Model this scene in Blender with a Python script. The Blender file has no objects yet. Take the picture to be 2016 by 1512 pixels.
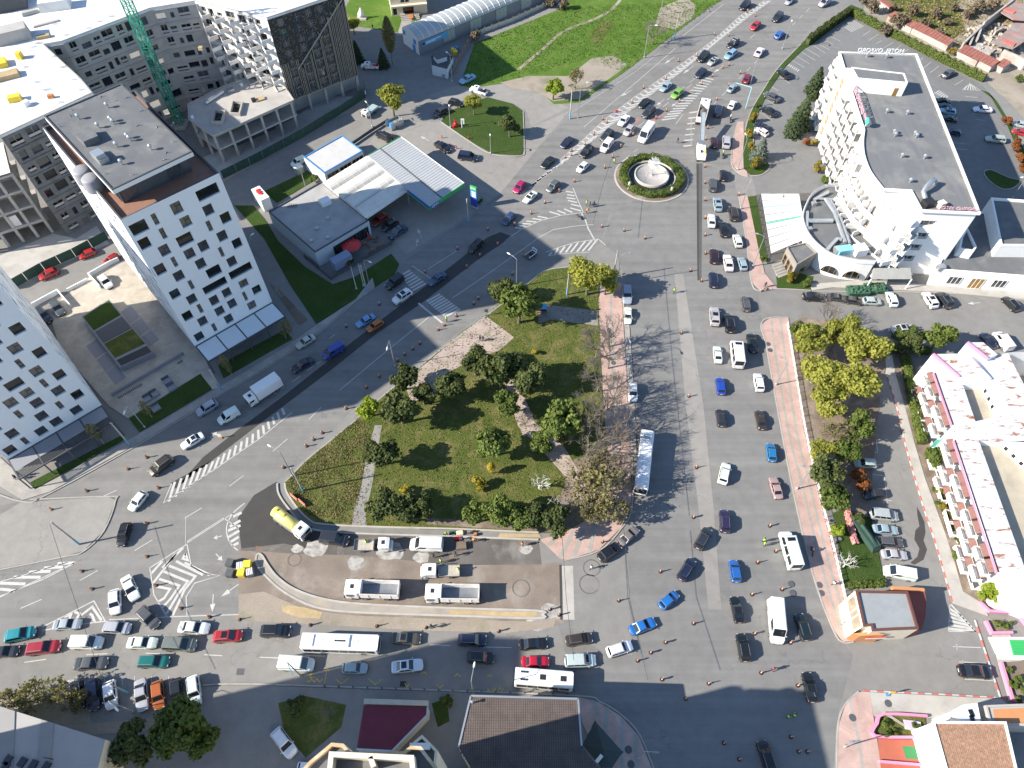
import bpy,bmesh,math,random
from mathutils import Vector,Matrix
from mathutils.geometry import tessellate_polygon
rnd=random.Random(7)
R=math.radians
S=bpy.context.scene
COL=S.collection
# ---------------------------------------------------------------- camera, sky, sun, exposure
CAM_H,FOC,TILT=116.0,1398.0,R(35.058)
cd=bpy.data.cameras.new('camera');cam=bpy.data.objects.new('camera',cd);COL.objects.link(cam)
cam.location=(0,0,CAM_H);cam.rotation_euler=(TILT,0,0)
cd.sensor_width=36.0;cd.lens=FOC/2016*36.0;cd.clip_start=1.0;cd.clip_end=3000
S.camera=cam
SUN_EL,SHADOW_AZ=R(31.0),R(13.5)
W=bpy.data.worlds.new('World');S.world=W;W.use_nodes=True
wn=W.node_tree.nodes;wl=W.node_tree.links
sky=wn.new('ShaderNodeTexSky');sky.sky_type='NISHITA';sky.sun_disc=False
sky.sun_elevation=SUN_EL;sky.sun_rotation=math.atan2(-math.cos(SHADOW_AZ),-math.sin(SHADOW_AZ))
sky.dust_density=0.3;sky.ozone_density=3.0
bg=wn['Background'];bg.inputs['Strength'].default_value=0.105
wl.new(sky.outputs[0],bg.inputs['Color'])
sd=bpy.data.lights.new('sun','SUN');sun=bpy.data.objects.new('sun',sd);COL.objects.link(sun)
sd.energy=4.8;sd.angle=R(0.53);sd.color=(1.0,0.93,0.81)
sun.rotation_euler=Vector((math.cos(SUN_EL)*math.cos(SHADOW_AZ),math.cos(SUN_EL)*math.sin(SHADOW_AZ),-math.sin(SUN_EL))).to_track_quat('-Z','Y').to_euler()
sun.location=(-80,-40,160)
S.view_settings.view_transform='Standard';S.view_settings.look='None'
S.view_settings.exposure=1.13;S.view_settings.gamma=1.0;S.view_settings.use_curve_mapping=False
S.render.engine='CYCLES'
S.cycles.max_bounces=6;S.cycles.diffuse_bounces=3;S.cycles.glossy_bounces=3
S.cycles.transparent_max_bounces=6;S.cycles.use_denoising=True
# ---------------------------------------------------------------- survey of the photograph: pixel -> place on the plane z
_s,_c=math.sin(TILT),math.cos(TILT)
def G(px,py,z=0.0):
 x=(px-1008.0)/FOC;y=(756.0-py)/FOC
 k=(z-CAM_H)/(y*_s-_c)
 return Vector((x*k,(_s+y*_c)*k,z))
def GS(pts,z=0.0):return[G(p[0],p[1],z)for p in pts]
# ---------------------------------------------------------------- mesh builder
class MB:
 def __init__(s):s.v=[];s.f=[];s.m=[]
 def vert(s,p):s.v.append((p[0],p[1],p[2]));return len(s.v)-1
 def face(s,pts,m=0):
  i=len(s.v);s.v.extend((p[0],p[1],p[2])for p in pts);s.f.append(tuple(range(i,i+len(pts))));s.m.append(m)
 def box(s,c,size,rot=0.0,m=0,top=1.0):
  "c = centre of the base; size = full sizes; top scales the upper face"
  hx,hy,hz=size[0]/2,size[1]/2,size[2];ca,sa=math.cos(rot),math.sin(rot)
  P=[]
  for z,k in((0,1.0),(hz,top)):
   for sx,sy in((-1,-1),(1,-1),(1,1),(-1,1)):
    x,y=sx*hx*k,sy*hy*k
    P.append((c[0]+x*ca-y*sa,c[1]+x*sa+y*ca,c[2]+z))
  i=len(s.v);s.v.extend(P)
  for q in((3,2,1,0),(4,5,6,7),(0,1,5,4),(1,2,6,5),(2,3,7,6),(3,0,4,7)):
   s.f.append(tuple(i+k for k in q));s.m.append(m)
  return s
 def bar(s,a,b,w,h=None,m=0):
  "square bar from a to b"
  a,b=Vector(a),Vector(b);d=b-a
  if d.length<1e-6:return s
  d.normalize();h=h or w
  up=Vector((0,0,1))if abs(d.z)<0.95 else Vector((1,0,0))
  u=d.cross(up).normalized()*(w/2);n=u.cross(d).normalized()*(h/2)
  i=len(s.v)
  for p in(a,b):
   for q in(u+n,-u+n,-u-n,u-n):s.v.append(tuple(p+q))
  for q in((0,1,2,3),(7,6,5,4),(0,4,5,1),(1,5,6,2),(2,6,7,3),(3,7,4,0)):
   s.f.append(tuple(i+k for k in q));s.m.append(m)
  return s
 def tube(s,pts,rad,n=6,m=0,cap=True):
  pts=[Vector(p)for p in pts]
  if not hasattr(rad,'__len__'):rad=[rad]*len(pts)
  base=len(s.v)
  for k,p in enumerate(pts):
   d=(pts[min(k+1,len(pts)-1)]-pts[max(k-1,0)])
   d=d.normalized()if d.length>1e-9 else Vector((0,0,1))
   up=Vector((0,0,1))if abs(d.z)<0.9 else Vector((1,0,0))
   u=d.cross(up).normalized();w=d.cross(u)
   for j in range(n):
    a=2*math.pi*j/n;s.v.append(tuple(p+(u*math.cos(a)+w*math.sin(a))*rad[k]))
  for k in range(len(pts)-1):
   for j in range(n):
    a=base+k*n+j;b=base+k*n+(j+1)%n
    s.f.append((a,b,b+n,a+n));s.m.append(m)
  if cap and n>2:
   s.f.append(tuple(base+j for j in range(n))[::-1]);s.m.append(m)
   s.f.append(tuple(base+(len(pts)-1)*n+j for j in range(n)));s.m.append(m)
  return s
 def poly(s,pts,z=None,m=0):
  "flat (possibly concave) polygon, facing up"
  P=[Vector((p[0],p[1],p[2]if z is None else z))for p in pts]
  flat=[Vector((p.x,p.y,0))for p in P]
  i=len(s.v);s.v.extend(tuple(p)for p in P)
  for t in tessellate_polygon([flat]):
   a,b,c=(flat[k]for k in t)
   if(b-a).cross(c-a).z<0:t=(t[0],t[2],t[1])
   s.f.append(tuple(i+k for k in t));s.m.append(m)
  return s
 def prism(s,pts,z0,z1,m=0,side=None,bottom=False):
  A=sum(pts[k][0]*pts[(k+1)%len(pts)][1]-pts[(k+1)%len(pts)][0]*pts[k][1]for k in range(len(pts)))
  if A<0:pts=pts[::-1]
  s.poly(pts,z1,m)
  n=len(pts);sm=m if side is None else side
  for k in range(n):
   a,b=pts[k],pts[(k+1)%n]
   s.face([(a[0],a[1],z0),(b[0],b[1],z0),(b[0],b[1],z1),(a[0],a[1],z1)],sm)
  if bottom:
   k0=len(s.f);s.poly(pts,z0,m)
   for k in range(k0,len(s.f)):s.f[k]=s.f[k][::-1]
  return s
 def ribbon(s,path,w,z,m=0,off=0.0,closed=False):
  "flat strip of width w along a path (list of xy)"
  L,Rr=offset_path(path,off+w/2,closed),offset_path(path,off-w/2,closed)
  n=len(path)
  for k in range(n if closed else n-1):
   j=(k+1)%n
   s.face([(Rr[k][0],Rr[k][1],z),(Rr[j][0],Rr[j][1],z),(L[j][0],L[j][1],z),(L[k][0],L[k][1],z)],m)
  return s
 def curb(s,path,w,z0,z1,m=0,off=0.0,closed=False):
  "raised strip (kerb, parapet, wall) along a path"
  L,Rr=offset_path(path,off+w/2,closed),offset_path(path,off-w/2,closed)
  n=len(path)
  for k in range(n if closed else n-1):
   j=(k+1)%n;a,b,c,d=Rr[k],Rr[j],L[j],L[k]
   s.face([(a[0],a[1],z1),(b[0],b[1],z1),(c[0],c[1],z1),(d[0],d[1],z1)],m)
   s.face([(a[0],a[1],z0),(b[0],b[1],z0),(b[0],b[1],z1),(a[0],a[1],z1)],m)
   s.face([(c[0],c[1],z0),(d[0],d[1],z0),(d[0],d[1],z1),(c[0],c[1],z1)],m)
  if not closed:
   for k in(0,n-1):
    a,b=Rr[k],L[k]
    s.face([(a[0],a[1],z0),(b[0],b[1],z0),(b[0],b[1],z1),(a[0],a[1],z1)],m)
  return s
 def lathe(s,prof,c=(0,0,0),n=16,m=0):
  base=len(s.v)
  for r,z in prof:
   for j in range(n):
    a=2*math.pi*j/n;s.v.append((c[0]+r*math.cos(a),c[1]+r*math.sin(a),c[2]+z))
  for k in range(len(prof)-1):
   for j in range(n):
    a=base+k*n+j;b=base+k*n+(j+1)%n
    s.f.append((a,b,b+n,a+n));s.m.append(m)
  s.f.append(tuple(base+(len(prof)-1)*n+j for j in range(n)));s.m.append(m)
  return s
 def mesh(s,name,mats,smooth=False):
  me=bpy.data.meshes.new(name);me.from_pydata(s.v,[],s.f)
  for mt in(mats if isinstance(mats,(list,tuple))else[mats]):me.materials.append(mt)
  if any(s.m):me.polygons.foreach_set('material_index',s.m)
  if smooth:me.polygons.foreach_set('use_smooth',[True]*len(me.polygons))
  me.update();return me
 def build(s,name,mats,parent=None,smooth=False,**kw):
  return link(name,s.mesh(name,mats,smooth),parent,**kw)
def offset_path(path,d,closed=False):
 n=len(path);out=[]
 for k in range(n):
  p=Vector((path[k][0],path[k][1]))
  a=path[(k-1)%n]if(closed or k>0)else None;b=path[(k+1)%n]if(closed or k<n-1)else None
  ns=[]
  for q,r in((a,p),(p,b)):
   if q is None or r is None:continue
   t=Vector((r[0]-q[0],r[1]-q[1]))
   if t.length>1e-9:t.normalize();ns.append(Vector((-t.y,t.x)))
  if len(ns)==2:
   m=ns[0]+ns[1]
   m=m/max(m.length_squared/2,0.35)if m.length>1e-6 else ns[0]
  else:m=ns[0]if ns else Vector((0,0))
  out.append((p.x+m.x*d,p.y+m.y*d))
 return out
def smooth_path(pts,k=4,closed=False):
 "Catmull-Rom through the points"
 P=[Vector((p[0],p[1]))for p in pts];n=len(P);out=[]
 for i in range(n if closed else n-1):
  p0=P[(i-1)%n]if closed or i else P[0];p1=P[i];p2=P[(i+1)%n];p3=P[(i+2)%n]if closed or i+2<n else P[-1]
  for j in range(k):
   t=j/k
   out.append(0.5*((2*p1)+(p2-p0)*t+(2*p0-5*p1+4*p2-p3)*t*t+(3*p1-p0-3*p2+p3)*t**3))
 if not closed:out.append(P[-1])
 return[(p.x,p.y)for p in out]
def link(name,data,parent=None,loc=None,rot=None,label=None,cat=None,group=None,kind=None,color=None):
 o=bpy.data.objects.new(name,data);COL.objects.link(o)
 if loc is not None:o.location=loc
 if rot is not None:o.rotation_euler=rot if hasattr(rot,'__len__')else(0,0,rot)
 if parent is not None:
  o.parent=parent
  if parent.get('_w'):o.matrix_parent_inverse=Matrix.Translation(-parent.location)
 if label:o['label']=label
 if cat:o['category']=cat
 if group:o['group']=group
 if kind:o['kind']=kind
 if color is not None:o.color=(*color,1.0)
 return o
def thing(name,label,cat,loc=(0,0,0),rot=0.0,group=None,world=False):
 "an Empty at the base of a thing; world=True: its parts are given in world coordinates"
 o=link(name,None,loc=loc,rot=rot,label=label,cat=cat,group=group)
 o.empty_display_size=0.3
 if world:o['_w']=1
 return o
def kids(root):return KIDS.setdefault(root.name,list(root.children))
KIDS={}
def dup(root,loc,rot=0.0,label=None,group=None,scale=None,color=None,cat=None):
 "a copy of a thing with its parts and sub-parts (mesh data shared)"
 r=root.copy();COL.objects.link(r);r.location=loc;r.rotation_euler=(0,0,rot)
 if scale is not None:r.scale=scale if hasattr(scale,'__len__')else(scale,)*3
 if label:r['label']=label
 if group:r['group']=group
 if cat:r['category']=cat
 if color is not None:r.color=(*color,1)
 for c in kids(root):
  o=c.copy();COL.objects.link(o);o.parent=r
  if color is not None and o.get('paint'):o.color=(*color,1)
  for d in kids(c):
   e=d.copy();COL.objects.link(e);e.parent=o
   if color is not None and e.get('paint'):e.color=(*color,1)
 return r
# ---------------------------------------------------------------- materials
MT={}
def nodes(name):
 m=bpy.data.materials.new(name);m.use_nodes=True;MT[name]=m
 nt=m.node_tree;return m,nt,nt.nodes['Principled BSDF']
def ramp(nt,fac,stops):
 r=nt.nodes.new('ShaderNodeValToRGB');e=r.color_ramp.elements
 while len(e)<len(stops):e.new(0.5)
 for k,(p,c)in enumerate(stops):e[k].position=p;e[k].color=(*c,1)if len(c)==3 else c
 nt.links.new(fac,r.inputs[0]);return r.outputs[0]
def noise(nt,scale,detail=5,rough=0.55,coord=None,dist=0.0,stretch=None):
 n=nt.nodes.new('ShaderNodeTexNoise');n.inputs['Scale'].default_value=scale;n.inputs['Detail'].default_value=detail
 n.inputs['Roughness'].default_value=rough;n.inputs['Distortion'].default_value=dist
 if coord is None:
  tc=nt.nodes.new('ShaderNodeTexCoord');coord=tc.outputs['Object']
 if stretch:
  mp=nt.nodes.new('ShaderNodeMapping');mp.inputs['Scale'].default_value=stretch[:3]
  if len(stretch)>3:mp.inputs['Rotation'].default_value=(0,0,stretch[3])
  nt.links.new(coord,mp.inputs[0]);coord=mp.outputs[0]
 nt.links.new(coord,n.inputs['Vector']);return n.outputs['Fac']
def mix(nt,a,b,fac,mode='MIX'):
 x=nt.nodes.new('ShaderNodeMix');x.data_type='RGBA';x.blend_type=mode
 for s,v in((0,fac),(6,a),(7,b)):
  if isinstance(v,bpy.types.NodeSocket):nt.links.new(v,x.inputs[s])
  elif isinstance(v,(int,float)):x.inputs[s].default_value=v
  else:x.inputs[s].default_value=(*v,1)
 return x.outputs[2]
def bump(nt,b,h,strength=0.3,dist=0.05):
 x=nt.nodes.new('ShaderNodeBump');x.inputs['Strength'].default_value=strength;x.inputs['Distance'].default_value=dist
 nt.links.new(h,x.inputs['Height']);nt.links.new(x.outputs[0],b.inputs['Normal'])
def sc(c,k):return tuple(min(1,v*k)for v in c)
def mat(name,c,var=0.12,scale=0.8,rough=0.8,metal=0.0,fine=0.0,fscale=12,stain=None,sscale=0.25,samt=0.5,spec=0.5,bmp=0.0,stretch=None,coat=0.0,sthr=(0.5,0.7)):
 "one colour broken up by coarse noise, fine grain and (optional) stains"
 m,nt,b=nodes(name)
 out=ramp(nt,noise(nt,scale,6,stretch=stretch),[(0.25,sc(c,1-var)),(0.75,sc(c,1+var))])
 if fine:out=mix(nt,out,ramp(nt,noise(nt,fscale,3,0.7),[(0.3,(1-fine,)*3),(0.7,(1+fine*.0,)*3)]),1.0,'MULTIPLY')
 if stain:out=mix(nt,out,stain,mix(nt,(0,0,0),(samt,)*3,ramp(nt,noise(nt,sscale,8,0.65,dist=0.4),[(sthr[0],(0,0,0)),(sthr[1],(1,1,1))])))
 nt.links.new(out,b.inputs['Base Color'])
 b.inputs['Roughness'].default_value=rough;b.inputs['Metallic'].default_value=metal
 b.inputs['Specular IOR Level'].default_value=spec
 if coat:b.inputs['Coat Weight'].default_value=coat;b.inputs['Coat Roughness'].default_value=0.06
 if bmp:bump(nt,b,noise(nt,fscale,4),bmp)
 return m
def plain(name,c,rough=0.6,metal=0.0,spec=0.5,emit=0.0):
 m,nt,b=nodes(name);b.inputs['Base Color'].default_value=(*c,1);b.inputs['Roughness'].default_value=rough
 b.inputs['Metallic'].default_value=metal;b.inputs['Specular IOR Level'].default_value=spec
 if emit:b.inputs['Emission Color'].default_value=(*c,1);b.inputs['Emission Strength'].default_value=emit
 return m
def mat_asphalt(name,c,wear=0.16,crack=0.22,streak=None):
 m,nt,b=nodes(name)
 tc=nt.nodes.new('ShaderNodeTexCoord').outputs['Object']
 out=ramp(nt,noise(nt,0.035,6,0.6,tc,0.6),[(0.3,sc(c,1-wear)),(0.7,sc(c,1+wear))])
 out=mix(nt,out,ramp(nt,noise(nt,0.5,7,0.65,tc),[(0.3,(0.86,0.86,0.86)),(0.72,(1.05,1.05,1.05))]),1.0,'MULTIPLY')
 out=mix(nt,out,ramp(nt,noise(nt,9,3,0.8,tc),[(0.25,(0.86,0.86,0.86)),(0.75,(1.08,1.08,1.08))]),1.0,'MULTIPLY')
 out=mix(nt,out,sc(c,0.55),mix(nt,(0,0,0),(0.55,)*3,ramp(nt,noise(nt,0.16,9,0.7,tc,1.2),[(0.62,(0,0,0)),(0.78,(1,1,1))])))
 if streak is not None:
  out=mix(nt,out,ramp(nt,noise(nt,1.0,5,0.6,tc,stretch=(0.012,0.5,1,streak)),[(0.32,(0.8,0.8,0.81)),(0.68,(1.1,1.1,1.09))]),0.8,'MULTIPLY')
 if crack:
  v=nt.nodes.new('ShaderNodeTexVoronoi');v.feature='DISTANCE_TO_EDGE';v.inputs['Scale'].default_value=0.09
  wv=nt.nodes.new('ShaderNodeVectorMath');wv.operation='ADD'
  nz=nt.nodes.new('ShaderNodeTexNoise');nz.inputs['Scale'].default_value=0.35;nz.inputs['Detail'].default_value=7;nt.links.new(tc,nz.inputs['Vector'])
  sm=nt.nodes.new('ShaderNodeVectorMath');sm.operation='SCALE';sm.inputs['Scale'].default_value=5.0;nt.links.new(nz.outputs['Color'],sm.inputs[0])
  nt.links.new(tc,wv.inputs[0]);nt.links.new(sm.outputs[0],wv.inputs[1]);nt.links.new(wv.outputs[0],v.inputs['Vector'])
  ck=ramp(nt,v.outputs['Distance'],[(0.0,(1-crack,)*3),(0.008,(1,1,1))])
  gate=ramp(nt,noise(nt,0.05,3,0.5,tc),[(0.5,(0,0,0)),(0.56,(1,1,1))])
  out=mix(nt,out,mix(nt,(1,1,1),ck,gate),1.0,'MULTIPLY')
 nt.links.new(out,b.inputs['Base Color']);b.inputs['Roughness'].default_value=0.88;b.inputs['Specular IOR Level'].default_value=0.3
 bump(nt,b,noise(nt,14,3,0.7,tc),0.25,0.03)
 return m
def mat_grass(name,a,bcol,dry,dryamt=0.5,scale=0.12):
 m,nt,b=nodes(name)
 tc=nt.nodes.new('ShaderNodeTexCoord').outputs['Object']
 out=ramp(nt,noise(nt,scale,8,0.65,tc,0.8),[(0.3,a),(0.7,bcol)])
 out=mix(nt,out,dry,mix(nt,(0,0,0),(dryamt,)*3,ramp(nt,noise(nt,0.3,9,0.72,tc,0.5),[(0.48,(0,0,0)),(0.68,(1,1,1))])))
 out=mix(nt,out,ramp(nt,noise(nt,5,6,0.8,tc),[(0.25,(0.55,0.55,0.5)),(0.72,(1.25,1.25,1.2))]),1.0,'MULTIPLY')
 nt.links.new(out,b.inputs['Base Color']);b.inputs['Roughness'].default_value=0.95;b.inputs['Specular IOR Level'].default_value=0.1
 bump(nt,b,noise(nt,3.5,6,0.7,tc),0.9,0.3)
 return m
def mat_pavers(name,a,bcol,joint,sx=0.2,sy=0.1,rot=0.0):
 m,nt,b=nodes(name)
 tc=nt.nodes.new('ShaderNodeTexCoord').outputs['Object']
 mp=nt.nodes.new('ShaderNodeMapping');mp.inputs['Rotation'].default_value=(0,0,rot);nt.links.new(tc,mp.inputs[0])
 br=nt.nodes.new('ShaderNodeTexBrick');br.inputs['Scale'].default_value=1.0;br.inputs['Brick Width'].default_value=sx;br.inputs['Row Height'].default_value=sy
 br.inputs['Mortar Size'].default_value=0.006;br.inputs['Color1'].default_value=(*a,1);br.inputs['Color2'].default_value=(*bcol,1);br.inputs['Mortar'].default_value=(*joint,1)
 nt.links.new(mp.outputs[0],br.inputs['Vector'])
 out=mix(nt,br.outputs['Color'],ramp(nt,noise(nt,0.35,8,0.7,tc,0.6),[(0.3,(0.72,0.72,0.72)),(0.7,(1.12,1.12,1.12))]),1.0,'MULTIPLY')
 nt.links.new(out,b.inputs['Base Color']);b.inputs['Roughness'].default_value=0.85
 return m
def mat_leaf(name,a,bcol,c=None,scale=0.9,trans=0.25):
 "foliage: shade differs from clump to clump and from tree to tree"
 m,nt,b=nodes(name)
 tc=nt.nodes.new('ShaderNodeTexCoord').outputs['Object']
 out=ramp(nt,noise(nt,scale,4,0.7,tc),[(0.3,a),(0.55,bcol),(0.8,c or sc(bcol,1.35))])
 oi=nt.nodes.new('ShaderNodeObjectInfo')
 out=mix(nt,out,ramp(nt,oi.outputs['Random'],[(0,(0.8,0.82,0.75)),(1,(1.15,1.12,1.1))]),1.0,'MULTIPLY')
 nt.links.new(out,b.inputs['Base Color']);b.inputs['Roughness'].default_value=0.7;b.inputs['Specular IOR Level'].default_value=0.25
 t=nt.nodes.new('ShaderNodeBsdfTranslucent');nt.links.new(mix(nt,out,(1.1,1.15,0.5),1.0,'MULTIPLY'),t.inputs['Color'])
 ms=nt.nodes.new('ShaderNodeMixShader');ms.inputs[0].default_value=trans
 nt.links.new(b.outputs[0],ms.inputs[1]);nt.links.new(t.outputs[0],ms.inputs[2]);nt.links.new(ms.outputs[0],nt.nodes['Material Output'].inputs['Surface'])
 return m
def mat_paint():
 m,nt,b=nodes('car_paint')
 oi=nt.nodes.new('ShaderNodeObjectInfo')
 out=mix(nt,oi.outputs['Color'],ramp(nt,noise(nt,1.3,6,0.6),[(0.3,(0.9,0.89,0.87)),(0.7,(1.0,1.0,1.0))]),1.0,'MULTIPLY')
 nt.links.new(out,b.inputs['Base Color']);b.inputs['Roughness'].default_value=0.32;b.inputs['Metallic'].default_value=0.12
 b.inputs['Coat Weight'].default_value=0.9;b.inputs['Coat Roughness'].default_value=0.07
 return m
PAINT=mat_paint()
ASPH=mat_asphalt('asphalt',(0.225,0.217,0.205),0.10)
ASPH_AV=mat_asphalt('asphalt_avenue',(0.205,0.2,0.193),0.08,streak=R(-88))
ASPH_DI=mat_asphalt('asphalt_boulevard',(0.21,0.203,0.193),0.10,streak=R(-33))
ASPH_LOT=mat_asphalt('asphalt_lot',(0.185,0.183,0.18),0.10)
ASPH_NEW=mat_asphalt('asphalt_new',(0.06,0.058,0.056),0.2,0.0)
ASPH_PATCH=mat_asphalt('asphalt_patch',(0.10,0.097,0.093),0.2,0.2)
ASPH_PALE=mat_asphalt('asphalt_pale',(0.27,0.255,0.235),0.10,0.3)
MILLED=mat('milled_ground',(0.235,0.19,0.155),0.22,0.25,0.95,fine=0.3,fscale=6,stain=(0.36,0.33,0.29),sscale=0.12,samt=0.8,bmp=0.4)
GRAVEL=mat('gravel',(0.145,0.13,0.118),0.3,0.18,0.95,fine=0.35,fscale=7,stain=(0.3,0.29,0.27),sscale=0.1,samt=0.85,bmp=0.5,sthr=(0.52,0.68))
SANDY=mat('sand',(0.45,0.34,0.19),0.2,0.6,0.95,fine=0.2,fscale=8,bmp=0.4)
SOIL=mat('soil',(0.2,0.15,0.115),0.3,0.3,0.95,fine=0.3,fscale=5,stain=(0.36,0.31,0.25),sscale=0.2,samt=0.8,bmp=0.5)
DIRT=mat('dirt',(0.33,0.28,0.225),0.22,0.12,0.95,fine=0.25,fscale=4,stain=(0.12,0.13,0.06),sscale=0.15,samt=0.7,bmp=0.5)
PINKDIRT=mat('trodden_earth',(0.42,0.335,0.29),0.15,0.3,0.95,fine=0.25,fscale=5,stain=(0.1,0.12,0.045),sscale=0.35,samt=0.7,bmp=0.4)
GRASS=mat_grass('grass_park',(0.075,0.105,0.025),(0.115,0.13,0.035),(0.26,0.21,0.1),0.7)
GRASS_F=mat_grass('grass_field',(0.075,0.15,0.022),(0.115,0.2,0.035),(0.22,0.22,0.1),0.45)
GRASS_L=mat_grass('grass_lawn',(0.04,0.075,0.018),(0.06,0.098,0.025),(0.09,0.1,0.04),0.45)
CONC=mat('concrete',(0.42,0.395,0.36),0.1,0.5,0.9,fine=0.12,stain=(0.24,0.22,0.2),sscale=0.3,samt=0.5)
KERB=mat('kerb_stone',(0.36,0.34,0.31),0.12,1.5,0.9,fine=0.15,stain=(0.2,0.19,0.175),sscale=0.5,samt=0.5)
PAVE=mat_pavers('paving_grey',(0.37,0.345,0.31),(0.33,0.31,0.28),(0.22,0.2,0.18))
PINK=mat_pavers('paving_pink',(0.50,0.34,0.29),(0.45,0.31,0.27),(0.34,0.25,0.22))
PLAZA=mat_pavers('paving_plaza',(0.47,0.42,0.35),(0.45,0.40,0.335),(0.36,0.32,0.27),0.6,0.6,R(30))
LINE=mat('line_paint',(0.5,0.49,0.465),0.06,2.0,0.7,fine=0.15,fscale=9,stain=(0.3,0.29,0.27),sscale=1.1,samt=0.75,sthr=(0.5,0.75))
LINE_Y=mat('line_paint_yellow',(0.55,0.4,0.06),0.1,2,0.7,stain=(0.2,0.18,0.15),sscale=1.1,samt=0.8)
LINE_R=mat('line_paint_red',(0.5,0.13,0.1),0.1,2,0.7,stain=(0.3,0.25,0.22),sscale=1.1,samt=0.6)
WHITE=mat('white_render',(0.8,0.79,0.77),0.03,0.4,0.75,stain=(0.62,0.6,0.57),sscale=0.35,samt=0.35)
WHITE_T=mat('white_cladding',(0.76,0.78,0.80),0.02,0.3,0.6,stain=(0.68,0.7,0.72),sscale=0.3,samt=0.3)
WHITE_M=plain('white_metal',(0.78,0.78,0.77),0.4)
CREAM=mat('cream_render',(0.68,0.6,0.46),0.06,0.6,0.8)
GLASS=plain('dark_glass',(0.012,0.016,0.02),0.04,0.0,0.7)
GLASS2=mat('curtained_glass',(0.16,0.14,0.12),0.3,0.6,0.08,spec=0.7)
GLASS3=mat('grey_glass',(0.06,0.065,0.072),0.3,0.7,0.05,spec=0.7)
BLACK=plain('black_trim',(0.02,0.02,0.022),0.5)
RUBBER=plain('rubber',(0.022,0.022,0.023),0.85)
GREYM=plain('grey_metal',(0.32,0.33,0.34),0.45,0.6)
DGREY=mat('dark_grey',(0.075,0.08,0.088),0.1,0.6,0.7)
STEEL=plain('galvanised',(0.5,0.52,0.53),0.4,0.7)
RED=plain('red_plastic',(0.5,0.03,0.03),0.45)
ORANGE=mat('orange_plastic',(0.5,0.17,0.045),0.15,3,0.6)
YELLOW=mat('yellow_plastic',(0.72,0.52,0.04),0.08,2,0.5)
BLUE=plain('blue_paint',(0.06,0.22,0.5),0.5)
TEALP=plain('pole_blue',(0.13,0.36,0.5),0.6)
GREENP=plain('green_paint',(0.04,0.36,0.1),0.5)
BARK=mat('bark',(0.15,0.125,0.1),0.3,1.5,0.95,fine=0.3)
BARK_P=mat('bark_pale',(0.36,0.32,0.27),0.2,1.5,0.95,fine=0.3)
CONC_RAW=mat('raw_concrete',(0.42,0.40,0.375),0.12,0.3,0.9,fine=0.15,stain=(0.28,0.26,0.24),sscale=0.25,samt=0.6)
ROOF_W=mat('roof_slab_white',(0.72,0.71,0.69),0.08,0.15,0.9,fine=0.1,stain=(0.44,0.41,0.38),sscale=0.14,samt=0.85,sthr=(0.5,0.72))
FELT=mat('roof_felt',(0.135,0.14,0.145),0.12,0.4,0.85,fine=0.2,stain=(0.22,0.215,0.2),sscale=0.2,samt=0.6)
FELT_H=mat('roof_felt_strips',(0.16,0.165,0.168),0.12,1.0,0.85,fine=0.15,stain=(0.27,0.26,0.24),sscale=0.12,samt=0.7,stretch=(0.9,0.05,1,R(-14)))
TIMBER=mat('deck_timber',(0.27,0.14,0.095),0.15,1.0,0.7,fine=0.15)
PINKP=plain('pink_paint',(0.62,0.24,0.36),0.7)
SKIN=plain('skin',(0.45,0.27,0.19),0.6)
# ---------------------------------------------------------------- the ground and what is laid on it
def slab(name,pts,z,m,z0=None,kind='structure',side=None,label=None):
 mb=MB();P=GS(pts)
 if z0 is None:mb.poly(P,z)
 else:mb.prism([(p.x,p.y)for p in P],z0,z,0,1 if side else None)
 return mb.build(name,[m,side]if side else m,kind=kind,label=label)
def kerbs(name,paths,h=0.15,w=0.22,m=None,k=4):
 mb=MB()
 for pts,closed in paths:mb.curb(smooth_path(GS(pts),k,closed),w,-0.02,h,0,0,closed)
 return mb.build(name,m or KERB,kind='structure')
mb=MB();n=48
mb.poly([(1300*math.cos(2*math.pi*k/n),120+1300*math.sin(2*math.pi*k/n))for k in range(n)],-0.05)
mb.build('ground',DIRT,kind='structure')
mb=MB();mb.poly([(-190,-60),(150,-60),(190,245),(-190,245)],-0.012);mb.build('road',ASPH,kind='structure')
slab('boulevard',[(0,995),(60,985),(150,955),(300,855),(440,765),(620,640),(800,510),(930,425),(980,385),(1060,290),(1125,225),(1250,135),(1380,35),(1420,0),(1640,0),(1560,100),(1490,200),(1460,330),(1380,320),(1200,420),(1180,480),(1040,540),(960,610),(830,710),(690,810),(580,920),(490,985),(470,1100),(470,1210),(0,1230)],0.0,ASPH_DI)
slab('avenue',[(1235,560),(1215,500),(1185,480),(1205,418),(1375,325),(1440,335),(1472,480),(1490,560),(1500,630),(1560,930),(1640,1240),(1680,1290),(1650,1400),(1640,1512),(1300,1512),(1240,1440),(1150,1380),(1120,1340),(1100,1230),(1180,1090),(1240,1010),(1240,800)],0.004,ASPH_AV)
slab('lower_street',[(0,1218),(470,1207),(1100,1232),(1130,1350),(860,1360),(500,1345),(400,1335),(150,1335),(0,1350)],0.008,ASPH)
slab('hotel_car_park',[(1480,345),(1464,310),(1477,240),(1532,140),(1592,85),(1672,30),(1690,38),(1935,168),(1990,245),(2016,290),(2016,420),(1900,420),(1640,395),(1600,385),(1490,385)],0.0,ASPH_LOT)
slab('back_lane',[(1690,660),(1745,700),(1790,870),(1868,1162),(1872,1200),(1880,1245),(1970,1370),(1690,1360),(1660,1290),(1650,1262),(1820,1240),(1740,1120),(1700,940),(1690,800)],0.0,ASPH)
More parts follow.
